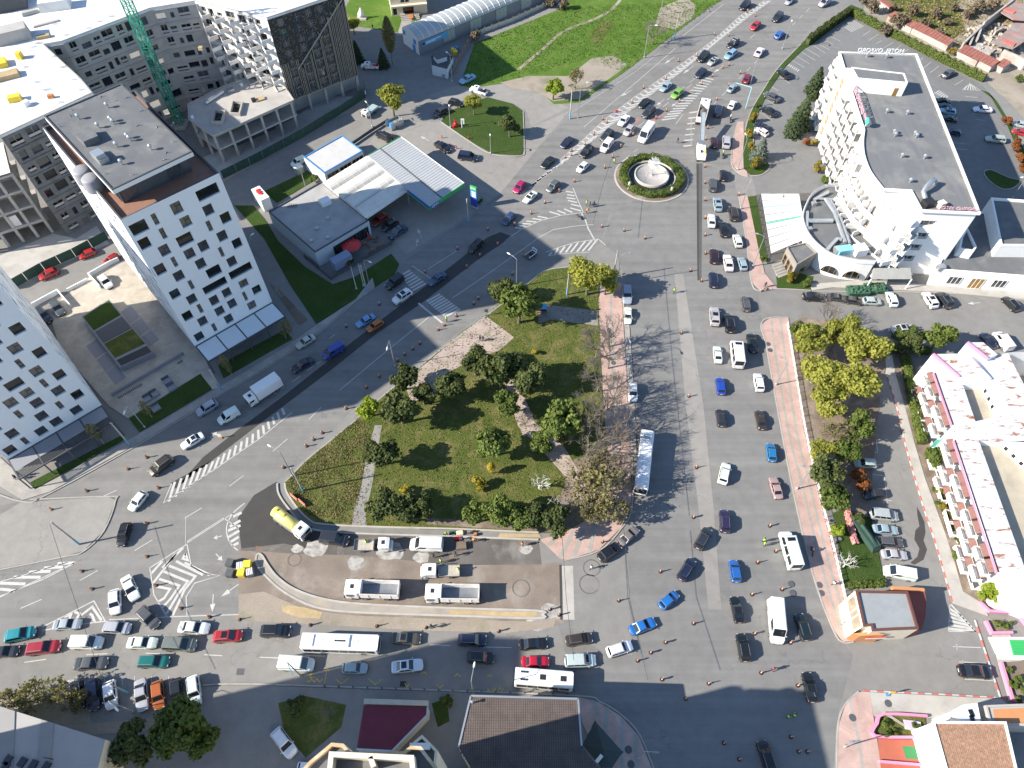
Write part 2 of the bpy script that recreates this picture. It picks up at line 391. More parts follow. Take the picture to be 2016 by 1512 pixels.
slab('filling_station_apron',[(735,270),(800,240),(868,240),(965,306),(1027,312),(1045,250),(1122,218),(1060,290),(985,380),(900,440),(800,500),(785,485),(740,420),(690,330)],0.002,ASPH_PALE)
slab('dirt_track',[(905,165),(1000,165),(1060,180),(1120,212),(1045,250),(1035,215),(960,190),(900,200),(840,190)],0.0,ASPH_PALE)
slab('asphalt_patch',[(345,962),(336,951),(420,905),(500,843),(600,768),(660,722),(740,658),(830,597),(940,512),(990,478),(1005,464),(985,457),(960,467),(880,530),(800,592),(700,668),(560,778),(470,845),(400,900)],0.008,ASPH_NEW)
slab('asphalt_patch',[(1328,540),(1345,540),(1385,800),(1405,1000),(1420,1200),(1395,1200),(1375,1000),(1350,800)],0.01,ASPH_PALE)
slab('asphalt_patch',[(1120,1105),(1175,1100),(1235,1075),(1245,1290),(1200,1290),(1130,1250)],0.012,ASPH)
slab('site_asphalt',[(545,948),(555,985),(600,1037),(640,1046),(620,1085),(560,1070),(475,1080),(468,1020),(500,975)],0.012,ASPH_NEW)
slab('site_gravel',[(620,1046),(740,1053),(1060,1064),(1066,1112),(900,1114),(700,1094),(590,1092),(520,1087),(472,1085),(475,1079),(560,1069)],0.01,GRAVEL)
slab('site_subgrade',[(470,1084),(520,1086),(590,1091),(700,1093),(900,1113),(1066,1111),(1104,1106),(1110,1228),(1060,1242),(980,1240),(900,1236),(740,1228),(600,1222),(470,1212)],0.011,MILLED)
slab('site_trench',[(1101,1112),(1106,1112),(1108,1220),(1103,1220)],0.013,ASPH_NEW)
slab('concrete_patch',[(1106,1114),(1128,1114),(1131,1220),(1109,1220)],0.014,CONC)
slab('rubble_heap',[(470,1170),(520,1165),(600,1200),(700,1212),(900,1220),(1060,1224),(1095,1215),(1090,1235),(1000,1246),(800,1240),(600,1228),(470,1222)],0.03,DIRT)
slab('sand_patch',[(555,1190),(600,1196),(635,1205),(630,1218),(590,1216),(556,1205)],0.05,SANDY)
slab('sand_patch',[(985,1050),(1062,1052),(1066,1058),(980,1058)],0.05,SANDY)
slab('milled_trench',[(1375,322),(1383,322),(1381,552),(1374,552)],0.012,ASPH_PATCH)
slab('milled_trench',[(1371,322),(1375.5,322),(1376,552),(1373,552)],0.016,ASPH_NEW)
slab('manhole_cover',[(885,1092),(898,1092),(897,1104),(884,1104)],0.02,SOIL);slab('manhole_cover',[(788,1341),(800,1341),(799,1352),(787,1352)],0.02,BLACK)
slab('manhole_cover',[(467,1316),(482,1316),(480,1329),(465,1329)],0.02,DGREY);slab('manhole_cover',[(504,1075),(519,1077),(517,1090),(503,1088)],0.02,SOIL)
# park, lawns and bare earth
slab('park_lawn',[(561,950),(605,905),(652,867),(700,828),(760,775),(814,733),(848,707),(880,679),(910,653),(958,622),(1000,585),(1038,560),(1072,534),(1120,526),(1180,520),(1178,600),(1186,760),(1196,900),(1196,1000),(1110,1050),(1060,1049),(715,1038),(634,1033),(611,1025),(586,1001),(565,970)],0.14,GRASS,-0.02)
slab('earth_patch',[(815,735),(848,709),(880,681),(910,655),(958,624),(1012,665),(985,690),(940,705),(880,735),(862,780),(810,792),(798,762)],0.148,PINKDIRT)
slab('earth_patch',[(1130,905),(1195,890),(1195,1000),(1110,1049),(1090,1010)],0.148,SOIL)
slab('earth_patch',[(1000,780),(1030,775),(1060,850),(1030,860)],0.148,PINKDIRT)
slab('earth_patch',[(840,1033),(840,1020),(1000,1030),(1110,1035),(1100,1049),(1060,1047)],0.148,SOIL)
slab('park_path',[(738,838),(752,838),(742,900),(732,960),(720,1010),(722,1037),(693,1036),(697,1005),(712,955),(722,900)],0.153,ASPH_PALE)
slab('park_path',[(1060,612),(1085,602),(1176,612),(1177,642),(1085,630),(1060,638)],0.153,ASPH_PALE)
slab('park_path',[(990,745),(1010,750),(1050,830),(1110,880),(1140,930),(1170,990),(1150,1000),(1105,930),(1065,885),(1020,840)],0.153,PINKDIRT)
slab('field_grass',[(905,168),(935,85),(1010,55),(1110,15),(1100,0),(1020,-60),(1500,-60),(1422,0),(1395,15),(1330,65),(1265,115),(1225,145),(1140,202),(1090,205),(1060,175),(1000,163),(930,173)],0.06,GRASS_F,-0.02)
slab('bare_earth',[(1120,150),(1165,115),(1210,110),(1235,128),(1215,145),(1140,195),(1090,200),(1060,182),(1010,175),(985,163),(1040,150)],0.07,DIRT)
slab('bare_earth',[(1300,15),(1350,-5),(1370,10),(1365,35),(1330,58),(1290,50)],0.07,DIRT)
slab('bare_earth',[(1160,75),(1185,40),(1210,45),(1180,90)],0.066,GRASS)
mb=MB();mb.ribbon(smooth_path(GS([(1225,-5),(1205,18),(1170,38),(1110,62),(1065,100),(1020,138)])),1.0,0.075);mb.build('footpath',DIRT,kind='structure')
slab('front_lawn',[(680,15),(700,-20),(770,-20),(775,20),(790,35),(797,66),(770,62),(690,50)],0.05,GRASS_F)
slab('front_lawn',[(812,30),(830,42),(850,50),(815,55)],0.05,GRASS_F)
slab('villa_path',[(794,30),(812,32),(808,62),(800,70),(782,70)],0.06,PAVE)
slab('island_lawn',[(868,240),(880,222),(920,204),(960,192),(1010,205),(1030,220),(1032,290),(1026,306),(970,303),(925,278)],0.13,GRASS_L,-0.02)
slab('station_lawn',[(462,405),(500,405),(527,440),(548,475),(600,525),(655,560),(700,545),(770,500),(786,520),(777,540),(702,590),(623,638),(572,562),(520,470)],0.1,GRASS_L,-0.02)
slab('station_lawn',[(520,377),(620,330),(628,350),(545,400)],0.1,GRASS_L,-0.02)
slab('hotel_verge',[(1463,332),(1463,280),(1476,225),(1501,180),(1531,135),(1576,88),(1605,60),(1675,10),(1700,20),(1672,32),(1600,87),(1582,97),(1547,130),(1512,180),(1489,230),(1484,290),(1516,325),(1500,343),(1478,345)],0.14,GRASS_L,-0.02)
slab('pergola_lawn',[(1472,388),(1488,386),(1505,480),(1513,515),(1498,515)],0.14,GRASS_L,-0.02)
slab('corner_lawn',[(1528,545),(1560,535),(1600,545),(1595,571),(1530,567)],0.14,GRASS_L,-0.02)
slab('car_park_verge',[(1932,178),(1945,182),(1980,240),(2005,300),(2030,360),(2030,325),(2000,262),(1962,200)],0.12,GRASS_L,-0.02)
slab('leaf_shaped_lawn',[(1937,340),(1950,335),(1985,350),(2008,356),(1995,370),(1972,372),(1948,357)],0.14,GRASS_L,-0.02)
slab('waste_ground',[(1705,0),(1640,-60),(2140,-60),(2140,250),(2030,250),(1990,205),(1938,158),(1700,20)],0.04,DIRT)
slab('scrub_grass',[(1740,-10),(1880,-20),(1900,60),(1860,90),(1770,50)],0.05,GRASS)
slab('garden_strip',[(1752,690),(1785,690),(1800,720),(1830,820),(1890,990),(1930,1130),(1965,1180),(1930,1190),(1893,1160),(1870,1080),(1840,990),(1800,870),(1770,790)],0.1,SOIL,-0.02)
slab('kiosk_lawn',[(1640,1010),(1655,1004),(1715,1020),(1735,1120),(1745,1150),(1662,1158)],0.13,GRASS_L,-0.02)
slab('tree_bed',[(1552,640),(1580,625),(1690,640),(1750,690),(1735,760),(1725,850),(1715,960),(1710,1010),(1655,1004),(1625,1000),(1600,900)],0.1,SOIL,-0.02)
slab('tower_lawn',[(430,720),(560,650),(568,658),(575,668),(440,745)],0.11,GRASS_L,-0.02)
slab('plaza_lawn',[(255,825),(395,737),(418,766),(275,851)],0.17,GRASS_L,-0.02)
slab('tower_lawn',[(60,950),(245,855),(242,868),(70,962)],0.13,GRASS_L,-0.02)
slab('planting_bed',[(532,560),(545,565),(606,630),(590,640)],0.1,SOIL)
slab('street_corner_lawn',[(548,1385),(600,1370),(682,1388),(672,1432),(602,1492),(560,1440)],0.11,GRASS,-0.02)
slab('bare_earth',[(-20,1365),(170,1370),(180,1425),(330,1410),(345,1435),(180,1447),(60,1425)],0.02,DIRT)
slab('grass_bed',[(850,1385),(880,1375),(885,1420),(862,1432)],0.14,GRASS_L)
slab('trackside_earth',[(430,325),(640,212),(722,188),(728,206),(660,232),(540,302),(440,358)],0.01,DIRT)
slab('sandy_bank',[(0,1015),(40,990),(215,978),(228,985),(205,1045),(165,1085),(130,1095),(0,1120)],0.1,ASPH_PALE,-0.02)
slab('foot_strip',[(1945,1220),(1975,1222),(2016,1310),(2016,1360),(1985,1380),(1962,1300)],0.1,CONC)
slab('rose_bed',[(1970,1305),(2030,1300),(2030,1400),(1992,1378)],0.2,SOIL,-0.02)
slab('rose_bed',[(1938,1222),(1975,1220),(1990,1245),(1950,1247)],0.2,SOIL,-0.02)
# pavements
slab('pavement',[(-40,945),(0,957),(45,985),(100,968),(300,858),(430,778),(504,736),(560,700),(640,645),(700,592),(738,565),(733,547),(700,590),(623,640),(560,685),(500,722),(425,767),(277,853),(245,872),(70,964),(50,945),(0,900)],0.12,PAVE,-0.02)
slab('plaza',[(95,610),(178,545),(262,503),(300,535),(398,693),(430,765),(417,767),(395,736),(253,824),(215,800),(120,690)],0.14,PLAZA,-0.02)
slab('pavement',[(1178,590),(1192,545),(1226,560),(1228,640),(1236,760),(1242,900),(1242,1000),(1222,1040),(1180,1082),(1120,1102),(1104,1100),(1064,1062),(1110,1050),(1196,1000),(1196,900),(1186,760)],0.12,PINK,-0.02)
slab('pavement',[(1441,322),(1443,278),(1452,240),(1464,240),(1464,310),(1472,347),(1456,341)],0.12,PINK,-0.02)
slab('pavement',[(1455,388),(1471,385),(1490,470),(1505,538),(1530,568),(1498,572),(1480,556),(1470,480)],0.12,PINK,-0.02)
slab('pavement',[(1498,640),(1515,627),(1552,627),(1562,720),(1583,850),(1608,960),(1643,1100),(1668,1180),(1680,1262),(1660,1264),(1640,1240),(1600,1130),(1560,960),(1528,790),(1508,680)],0.12,PINK,-0.02)
slab('pavement',[(1690,1362),(1712,1368),(1738,1530),(1648,1530),(1650,1430),(1664,1388)],0.12,PINK,-0.02)
slab('pavement',[(1138,1372),(1180,1383),(1222,1410),(1258,1450),(1290,1530),(1195,1530),(1145,1420)],0.12,PINK,-0.02)
slab('pavement',[(400,1352),(500,1350),(860,1362),(1135,1372),(1145,1420),(1190,1530),(-60,1530),(-60,1450),(180,1448),(340,1440),(345,1400)],0.10,ASPH,-0.02)
slab('pavement',[(1742,700),(1745,735),(1765,800),(1780,867),(1802,946),(1822,1012),(1837,1056),(1855,1116),(1868,1162),(1876,1188),(1945,1213),(1935,1190),(1895,1164),(1880,1112),(1860,1050),(1842,1000),(1820,940),(1798,866),(1782,805),(1762,735),(1756,700)],0.12,CONC,-0.02)
slab('pavement',[(1600,572),(1640,566),(1850,575),(2030,590),(2030,578),(1850,562),(1700,552),(1590,560)],0.12,CONC,-0.02)
slab('pavement',[(1695,1362),(1970,1376),(1995,1395),(1970,1420),(1800,1412),(1720,1410),(1712,1385)],0.1,CONC,-0.02)
kerbs('kerb',[([(-40,958),(45,988),(100,971),(300,860),(430,780),(504,738),(560,702),(640,647),(700,594),(738,567)],False),
([(1226,560),(1230,640),(1238,760),(1244,900),(1244,1000),(1222,1042),(1180,1084),(1110,1104)],False),
([(1452,240),(1443,278),(1440,322),(1456,342),(1472,348)],False),([(1455,388),(1470,480),(1480,558),(1498,573),(1530,569),(1596,572)],False),
([(1552,626),(1515,626),(1498,640),(1508,680),(1528,790),(1560,960),(1600,1130),(1640,1240),(1660,1265),(1680,1264)],False),
([(1690,1361),(1663,1388),(1649,1430),(1647,1530)],False),([(400,1349),(500,1347),(860,1359),(1138,1370),(1180,1381),(1224,1408),(1260,1448),(1293,1530)],False),
([(868,240),(925,279),(970,304),(1026,307),(1032,290),(1030,220)],False),([(60,984),(215,978),(228,986),(205,1046),(165,1086),(130,1096),(0,1122)],False),
([(1463,335),(1463,280),(1476,225),(1501,180),(1531,135),(1576,88)],False),([(1489,230),(1484,290),(1516,325),(1500,344),(1478,346)],False),
([(561,950),(605,905),(652,867),(700,828),(760,775),(814,733),(880,679),(958,622),(1038,560),(1072,534),(1120,526)],False),
([(1937,340),(1950,335),(1985,350),(2008,356),(1995,370),(1972,372),(1948,357)],True),([(1600,574),(1850,577),(2030,592)],False)])
kerbs('lawn_edging',[([(546,952),(549,973),(567,1000),(601,1036),(648,1047),(740,1052),(900,1057),(1060,1063)],False),([(561,952),(565,970),(586,1001),(611,1025),(634,1032),(715,1037),(900,1042),(1060,1049)],False)],0.2,0.3,CONC)
isl=[(507,1092),(516,1094),(527,1112),(547,1137),(582,1161),(640,1180),(720,1190),(900,1198),(1058,1203),(1068,1210),(1058,1218),(900,1213),(700,1206),(620,1195),(560,1166),(520,1131),(505,1108)]
mb=MB();pth=smooth_path(GS(isl),4,True);mb.prism(pth,-0.02,0.16);mb.build('traffic_island',mat('island_fill',(0.33,0.3,0.265),0.15,0.4,0.95,fine=0.2,stain=(0.45,0.35,0.21),sscale=0.2,samt=0.5),kind='structure')
mb=MB();mb.curb(pth,0.32,-0.02,0.24,0,0,True);mb.build('island_kerb',CONC,kind='structure')
slab('sand_patch',[(885,1201),(960,1204),(1056,1206),(1060,1211),(1050,1216),(960,1212),(885,1209)],0.175,SANDY)
# red and white painted kerbs, stone by stone
for nm,run in(('painted_kerb',[(1745,735),(1765,800),(1780,867),(1802,946),(1822,1012),(1837,1056),(1855,1116),(1868,1162),(1874,1185)]),('painted_kerb',[(1919,1221),(1945,1300),(1969,1373)]),('painted_kerb',[(1969,1374),(1850,1367),(1699,1360)])):
 root=thing(nm,{(1745,735):'long red and white kerb beside the lane past the white apartments',(1919,1221):'short red and white kerb beside the black sedan bay',(1969,1374):'red and white kerb below the open asphalt yard'}[run[0]],'kerb',G(*run[0]),world=True)
 P=[Vector(p)for p in smooth_path(GS(run),6)];acc=0;seg=[]
 tot=sum((P[k+1]-P[k]).length for k in range(len(P)-1));N=max(2,int(tot/1.0))
 def at(d):
  for k in range(len(P)-1):
   l=(P[k+1]-P[k]).length
   if d<=l or k==len(P)-2:return P[k].lerp(P[k+1],min(1,d/l))
   d-=l
 stone=MB().box((0,0,-0.02),(0.97*tot/N,0.2,0.17));st_r=stone.mesh('stone',LINE_R);st_w=stone.mesh('stone',LINE)
 for k in range(N):
  a,b=at(k*tot/N),at((k+1)*tot/N);d=b-a
  link('kerb_stone',st_r if k%2 else st_w,root,((a.x+b.x)/2,(a.y+b.y)/2,0),math.atan2(d.y,d.x))
# pale bands in the pink pavements
mb=MB()
for run in([(1518,630),(1530,720),(1552,850),(1580,960),(1616,1110),(1655,1240)],[(1536,628),(1548,720),(1568,850),(1595,960),(1630,1105),(1665,1220)],[(1672,1380),(1690,1460),(1700,1530)],[(1202,580),(1206,700),(1212,850),(1216,1000)]):
 mb.ribbon(smooth_path(GS(run)),0.45,0.128)
for a,b in(((1080,1075),(1100,1050)),((1102,1098),(1130,1046)),((1130,1096),(1150,1040)),((1160,1088),(1172,1030)),((1165,1379),(1180,1410)),((1195,1392),(1190,1450)),((1225,1415),(1225,1512)),((1250,1445),(1255,1512))):
 mb.ribbon(GS((a,b)),0.7,0.128)
mb.ribbon(smooth_path(GS([(1230,640),(1238,760),(1243,900)])),0.9,0.127,off=0.5)
mb.build('paving_band',PAVE,kind='structure')
# ---------------------------------------------------------------- painted markings
class Marks:
 def __init__(s,name,m=LINE,z=0.022):s.n,s.m,s.z,s.b=name,m,z,MB()
 def l(s,*pts,w=0.14):s.b.ribbon(GS(pts),w,s.z);return s
 def dash(s,a,b,n,w=0.14,fill=0.5):
  A,B=G(*a),G(*b)
  for k in range(n):
   p,q=A.lerp(B,k/n),A.lerp(B,(k+fill)/n);s.b.ribbon([p,q],w,s.z)
  return s
 def ladder(s,L,Rr,n,w=0.4,sk=0.0):
  "bars between two polylines"
  L,Rr=GS(L),GS(Rr)
  def at(P,t):
   d=[0]
   for k in range(len(P)-1):d.append(d[-1]+(P[k+1]-P[k]).length)
   t=max(0,min(1,t))*d[-1]
   for k in range(len(P)-1):
    if t<=d[k+1]+1e-6:return P[k].lerp(P[k+1],(t-d[k])/(d[k+1]-d[k]))
  for k in range(n):
   t=(k+0.5)/n;s.b.ribbon([at(L,t),at(Rr,t+sk)],w,s.z)
  return s
 def arrow(s,a,b,w=0.16,turn=0):
  A,B=G(*a),G(*b);d=(B-A).normalized();nn=Vector((-d.y,d.x,0));C=A.lerp(B,0.55)
  s.b.ribbon([A,C],w,s.z);s.b.face([(p.x,p.y,s.z)for p in(C-nn*0.45,B,C+nn*0.45)][::-1])
  return s
 def done(s):return s.b.build(s.n,s.m,kind='structure')
m_=Marks('lane_line')
m_.l((1044,480),(960,540),(890,587)).l((846,623),(760,692),(668,769)).l((1090,452),(1060,468),(1044,480)).l((1168,442),(1125,446),(1090,452))
for a,b in(((632,802),(608,826)),((566,864),(537,889)),((480,936),(452,957)),((397,1000),(364,1020)),((300,1063),(265,1084)),((193,1123),(157,1143)),((82,1180),(40,1198)),((659,659),(648,667)),((632,711),(623,717)),((617,721),(604,730)),((592,740),(575,752)),((560,762),(540,776)),((899,494),(842,530)),((345,897),(300,925)),((230,965),(100,1025)),((600,1290),(640,1292)),((846,1269),(886,1271)),((952,1274),(1008,1275)),((48,1304),(91,1298)),((170,1289),(212,1287)),((287,1286),(326,1288)),((402,1289),(438,1291)),((512,1294),(560,1296)),((1262,110),(1303,88)),((1330,245),(1345,225))):
 m_.l(a,b)
m_.dash((1205,290),(1515,45),14).dash((1232,312),(1262,288),2).dash((1290,215),(1400,130),5).dash((1405,205),(1500,110),6).dash((1560,50),(1600,10),3)
m_.l((1125,222),(1250,142),(1300,102),w=0.1).l((1345,70),(1425,8)).l((1150,250),(1255,160),(1330,95)).l((1145,420),(1152,432),(1158,450),(1172,475),w=0.3).l((1128,370),(1138,395),(1148,417),w=0.2)
m_.l((470,1210),(400,1212),(345,1214),(215,1220)).l((470,1040),(440,1020),(370,1065),(368,1072)).l((460,1010),(370,1068)).l((0,1176),(160,1102)).l((365,1072),(366,1020),w=0.08)
m_.done()
z_=Marks('zebra_crossing')
z_.ladder([(838,592),(878,626)],[(864,577),(908,610)],9,0.5).ladder([(786,541),(814,575)],[(805,530),(841,560)],7,0.5).l((824,597),(871,636),w=0.45).l((811,523),(848,548),w=0.18);z_.done()
h_=Marks('median_hatching')
ML=[(1024,385),(1104,313),(1149,274),(1189,236),(1242,196),(1307,150),(1369,106),(1411,73),(1457,31),(1505,1)];MR=[(1043,368),(1113,318),(1163,280),(1203,247),(1256,206),(1298,174),(1342,141),(1385,105),(1414,81),(1474,33),(1518,2)]
slab('median_strip',ML+MR[::-1],0.012,ASPH_PALE)
def mid(a,b):return[((p[0]+q[0])/2,(p[1]+q[1])/2)for p,q in zip(a,b)]
MM=[(1033,377),(1108,315),(1156,277),(1196,242),(1249,201),(1302,162),(1356,123),(1399,89),(1466,32),(1512,1)]
h_.ladder(ML,MM,62,0.5,-0.012).ladder(MM,MR,62,0.5,0.012)
for P in(ML,MR):h_.l(*P,w=0.12)
h_.done()
h_=Marks('edge_hatching')
h_.ladder([(1300,239),(1388,150)],[(1328,235),(1407,155)],17,0.45)
h_.ladder([(1336,290),(1385,280)],[(1336,240),(1385,228)],1,0.1)
for k in range(7):h_.l((1345+k*2,288-k*11),(1362+k*2,286-k*11),w=0.45)
F_=lambda x,y:(880+x/6.72,370+y/6.72)
for a in((1460,300,1570,340),(1355,315,1500,358),(1550,278,1660,325),(1200,375,1330,400),(1130,405,1260,425),(1050,440,1180,452),(1000,472,1110,478),(950,500,1040,508),(900,525,985,535),(1600,165,1720,195),(1640,215,1765,245),(1630,265,1775,305),(1590,90,1690,105),(1570,45,1670,60),(1580,130,1700,145)):h_.l(F_(*a[:2]),F_(*a[2:]),w=0.4)
h_.l(F_(1800,325),F_(1500,365),F_(1250,430),F_(1000,540),F_(850,640),w=0.16)
for a in((1470,800,1420,890),(1560,775,1490,870),(1650,745,1570,855),(1735,725,1640,850),(1830,705,1720,845),(1920,690,1790,840),(1990,680,1870,830),(1390,850,1350,895)):h_.l(F_(*a[:2]),F_(*a[2:]),w=0.4)
h_.l(F_(1310,850),F_(1500,780),F_(1700,720),F_(2000,675),w=0.16).l(F_(1330,900),F_(1600,865),F_(1880,850),w=0.12).l(F_(2000,675),F_(2100,760),w=0.2)
h_.ladder([(338,952),(420,908),(504,850),(560,800)],[(326,992),(420,925),(512,862),(565,812)],20,0.45).l((338,952),(322,990),(420,926),(512,863),(575,812),w=0.16)
A4=lambda x,y:(440+x/6.72,940+y/6.72)
arc=smooth_path([A4(280,340),A4(130,470),A4(50,620),A4(45,740),A4(90,870),A4(190,965)],4)
h_.l(*arc,w=0.2)
for a in((130,520,240,465),(85,650,225,570),(60,705,225,635),(65,790,210,705),(85,860,205,785),(120,905,200,865)):h_.l(A4(*a[:2]),A4(*a[2:]),w=0.5)
h_.done()
c_=Marks('chevron_hatching')
B4=lambda x,y:(x/3,1008+y/3)
c_.l(*[B4(*p)for p in((885,330),(1105,190),(1130,320),(1210,365),(1300,375),(1150,420),(1100,500),(1105,610))],w=0.18).l(*[B4(*p)for p in((985,615),(910,490),(885,330))],w=0.18)
for pl in(((1095,245),(1110,285),(1080,275),(1095,245)),((1040,290),(1200,372)),((1000,318),(1155,380),(1090,460),(1020,612)),((965,350),(1110,410),(1050,490),(985,600)),((940,395),(1060,435),(1010,510),(960,565)),((925,440),(1005,455),(970,510),(935,530)),((893,365),(960,290)),((905,420),(1040,245)),((960,330),(1085,210)),((1090,300),(1240,372))):
 c_.l(*[B4(*p)for p in pl],w=0.42)
c_.l(*[B4(*p)for p in((250,680),(555,525),(622,645),(440,668),(250,700))],w=0.18)
for pl in(((380,620),(420,605),(400,660)),((440,590),(470,600),(440,655)),((480,610),(545,560),(600,640)),((530,600),(545,610),(560,650))):c_.l(*[B4(*p)for p in pl],w=0.4)
c_.l(B4(0,498),B4(250,400),B4(480,283),w=0.18).l(B4(0,412),B4(200,355),B4(400,297),w=0.14)
for a in((0,455,90,465),(0,420,150,425),(80,385,240,385),(170,355,300,350),(260,330,380,325),(340,305,440,300)):c_.l(B4(*a[:2]),B4(*a[2:]),w=0.5)
c_.done()
a_=Marks('direction_arrow')
for a,b in(((1328,112),(1308,126)),((1365,130),(1345,145)),((1425,130),(1405,143)),((1308,196),(1292,208)),((1335,200),(1322,210)),((1243,178),(1222,190)),((845,278),(828,268)),((820,485),(822,470)),((425,1090),(438,1104)),((470,1150),(435,1175)),((420,1170),(418,1205)),((415,862),(428,850)),((1930,596),(1905,598)),((830,468),(822,450)),((437,1055),(420,1060))):a_.arrow(a,b)
a_.done()
y_=Marks('yellow_marking',LINE_Y)
S5=lambda x,y:(504+x/3,1008+y/3)
for pl in(((405,1015),(420,925)),((400,940),(420,925),(435,940)),((470,985),(505,1015),(550,980)),((665,985),(705,1020),(740,990)),((975,955),(992,945),(1010,958)),((1175,970),(1188,955),(1210,972)),((880,1010),(890,1038),(905,1015)),((1070,1020),(1085,1040),(1105,1022)),((1265,1040),(1278,1050),(1290,1035)),((1365,975),(1378,962),(1395,972)),((310,960),(330,955),(318,980),(345,975)),((300,1000),(320,1000),(330,985),(345,1005),(360,985),(375,1005),(395,985)),((1370,1035),(1370,1055),(1385,1050)),((1400,1038),(1395,1055),(1415,1055),(1412,1038)),((1430,1055),(1440,1038),(1452,1055),(1465,1038))):y_.l(*[S5(*p)for p in pl],w=0.13)
y_.done()
k_=Marks('parking_line')
for a in((1571,98,1605,119),(1561,106,1594,126),(1551,114,1584,133),(1584,94,1614,112),(1602,90,1625,105),(1612,87,1634,99),(1619,76,1640,88),(1630,68,1655,82),(1526,144,1555,165),(1514,167,1532,179),(1509,196,1526,207),(1498,221,1519,237),(1725,86,1736,80),(1741,94,1759,83),(1762,98,1773,90),(1776,106,1788,97),(1809,121,1818,113),(1816,136,1833,122),(1830,144,1849,130),(1846,151,1859,142),(1697,72,1714,60),(1710,80,1730,67),(1879,168,1897,157),(1900,190,1925,192),(1904,200,1925,203),(1914,223,1939,225),(1920,235,1939,237),(1874,267,1894,268),(1876,281,1899,283),(1882,293,1905,295),(1885,300,1890,310),(1552,275,1580,275),(1703,865,1725,866),(1690,887,1728,891),(1700,912,1735,915),(1705,932,1741,937),(1705,980,1755,986),(1725,866,1728,891),(1741,937,1747,990),(1870,1190,1867,1243),(1868,1243,1921,1244),(1876,1273,1932,1275),(1888,1303,1945,1306),(1899,1337,1955,1340),(1883,1268,1884,1280),(1895,1300,1896,1312)):k_.l(a[:2],a[2:],w=0.13)
k_.ladder([(1895,177),(1926,179)],[(1908,163),(1914,166)],5,0.25).l((1895,177),(1929,178),(1909,163),(1895,177))
k_.ladder([(1655,50),(1680,38)],[(1676,64),(1702,52)],9,0.25).ladder([(1543,125),(1571,142)],[(1546,121),(1575,138)],8,0.3).ladder([(1838,183),(1862,196)],[(1848,177),(1868,190)],6,0.3)
k_.ladder([(1870,1195),(1868,1242)],[(1885,1205),(1921,1243)],6,0.4,0.12).l((1872,1190),(1921,1243),w=0.3)
k_.l((168,1350),(186,1349),w=0.1).l((130,1341),(146,1340),w=0.3)
for x in(150,176,205,240,265,298,332,364):k_.l((x,1331),(x+1,1350),w=0.1)
k_.done()
r_=Marks('red_white_marking',LINE_R,0.024)
for a in((1250,240,1258,236),(1264,232,1270,228),(1284,240,1292,234),(1298,230,1304,226)):r_.l(a[:2],a[2:],w=0.6)
r_.done()
# stains
w_=MB();w_.poly(GS([(1805,998),(1812,1010),(1820,1028),(1822,1048),(1818,1064),(1825,1082),(1818,1102),(1800,1112),(1792,1108),(1806,1096),(1810,1080),(1800,1062),(1802,1044),(1810,1036),(1806,1015)]),0.02);w_.build('wet_patch',ASPH_NEW,kind='structure')
for px,py,r in((580,1102,1.1),(1160,1150,1.6),(1026,1158,1.4),(1165,1118,1.4)):
 c=G(px,py);mb=MB();mb.ribbon([(c.x+r*math.cos(t*.21),c.y+r*math.sin(t*.21))for t in range(30)],0.2,0.026,closed=True);mb.build('tyre_mark',GRAVEL,kind='structure')
mb=MB()
for px,py,s_ in((622,1080,2.2),(770,1085,2.4),(700,1110,1.6),(1035,1080,1.2),(1085,1205,2.0),(1060,1224,2.2),(585,1080,1.0),(830,1098,1.4)):
 c=G(px,py);q=[(c.x+s_*(0.75+0.4*rnd.random())*math.cos(t),c.y+s_*(0.75+0.4*rnd.random())*0.8*math.sin(t))for t in[k*0.42 for k in range(15)]];mb.poly(q,0.018+0.002*rnd.random())
mb.build('lime_dust',mat('lime_dust',(0.4,0.385,0.36),0.2,0.6,0.95,stain=(0.2,0.185,0.17),sscale=0.8,samt=0.9,sthr=(0.42,0.62)),kind='structure')
# ---------------------------------------------------------------- vehicles
def loft(mb,rings,m=0,caps=True):
 n=len(rings[0]);i0=len(mb.v)
 for r in rings:mb.v.extend(tuple(p)for p in r)
 for k in range(len(rings)-1):
  for j in range(n):
   a=i0+k*n+j;b=i0+k*n+(j+1)%n
   mb.f.append((a,a+n,b+n,b));mb.m.append(m)
 if caps:
  mb.f.append(tuple(i0+j for j in range(n)));mb.m.append(m)
  mb.f.append(tuple(i0+(len(rings)-1)*n+j for j in range(n))[::-1]);mb.m.append(m)
def ring(x,w,zb,zt,crown=0.03,sh=0.16):
 h=zt-zb;P=[(0.8*w,zb),(0.96*w,zb+0.12*h),(w,zb+0.42*h),(0.985*w,zt-sh),(0.95*w,zt-sh*0.4),(0.86*w,zt),(0.5*w,zt+crown*0.8)]
 pts=[(x,y,z)for y,z in P]+[(x,0,zt+crown)]+[(x,-y,z)for y,z in P[::-1]]
 return pts
TAIL=plain('tail_lamp',(0.4,0.015,0.015),0.25);HEAD=plain('head_lamp',(0.42,0.44,0.46),0.15);PLATE=plain('plate_white',(0.7,0.7,0.68),0.5)
WHEELM={}
def wheel_mesh(r,w):
 k=(round(r,2),round(w,2))
 if k not in WHEELM:
  mb=MB();n=12
  mb.tube([(0,-w/2,0),(0,w/2,0)],r,n)
  for s_ in(-1,1):
   y=s_*(w/2+0.012)
   mb.face([(r*0.62*math.cos(2*math.pi*j/n),y,r*0.62*math.sin(2*math.pi*j/n))for j in range(n)][::s_],1)
  WHEELM[k]=mb.mesh('wheel',[RUBBER,GREYM])
 return WHEELM[k]
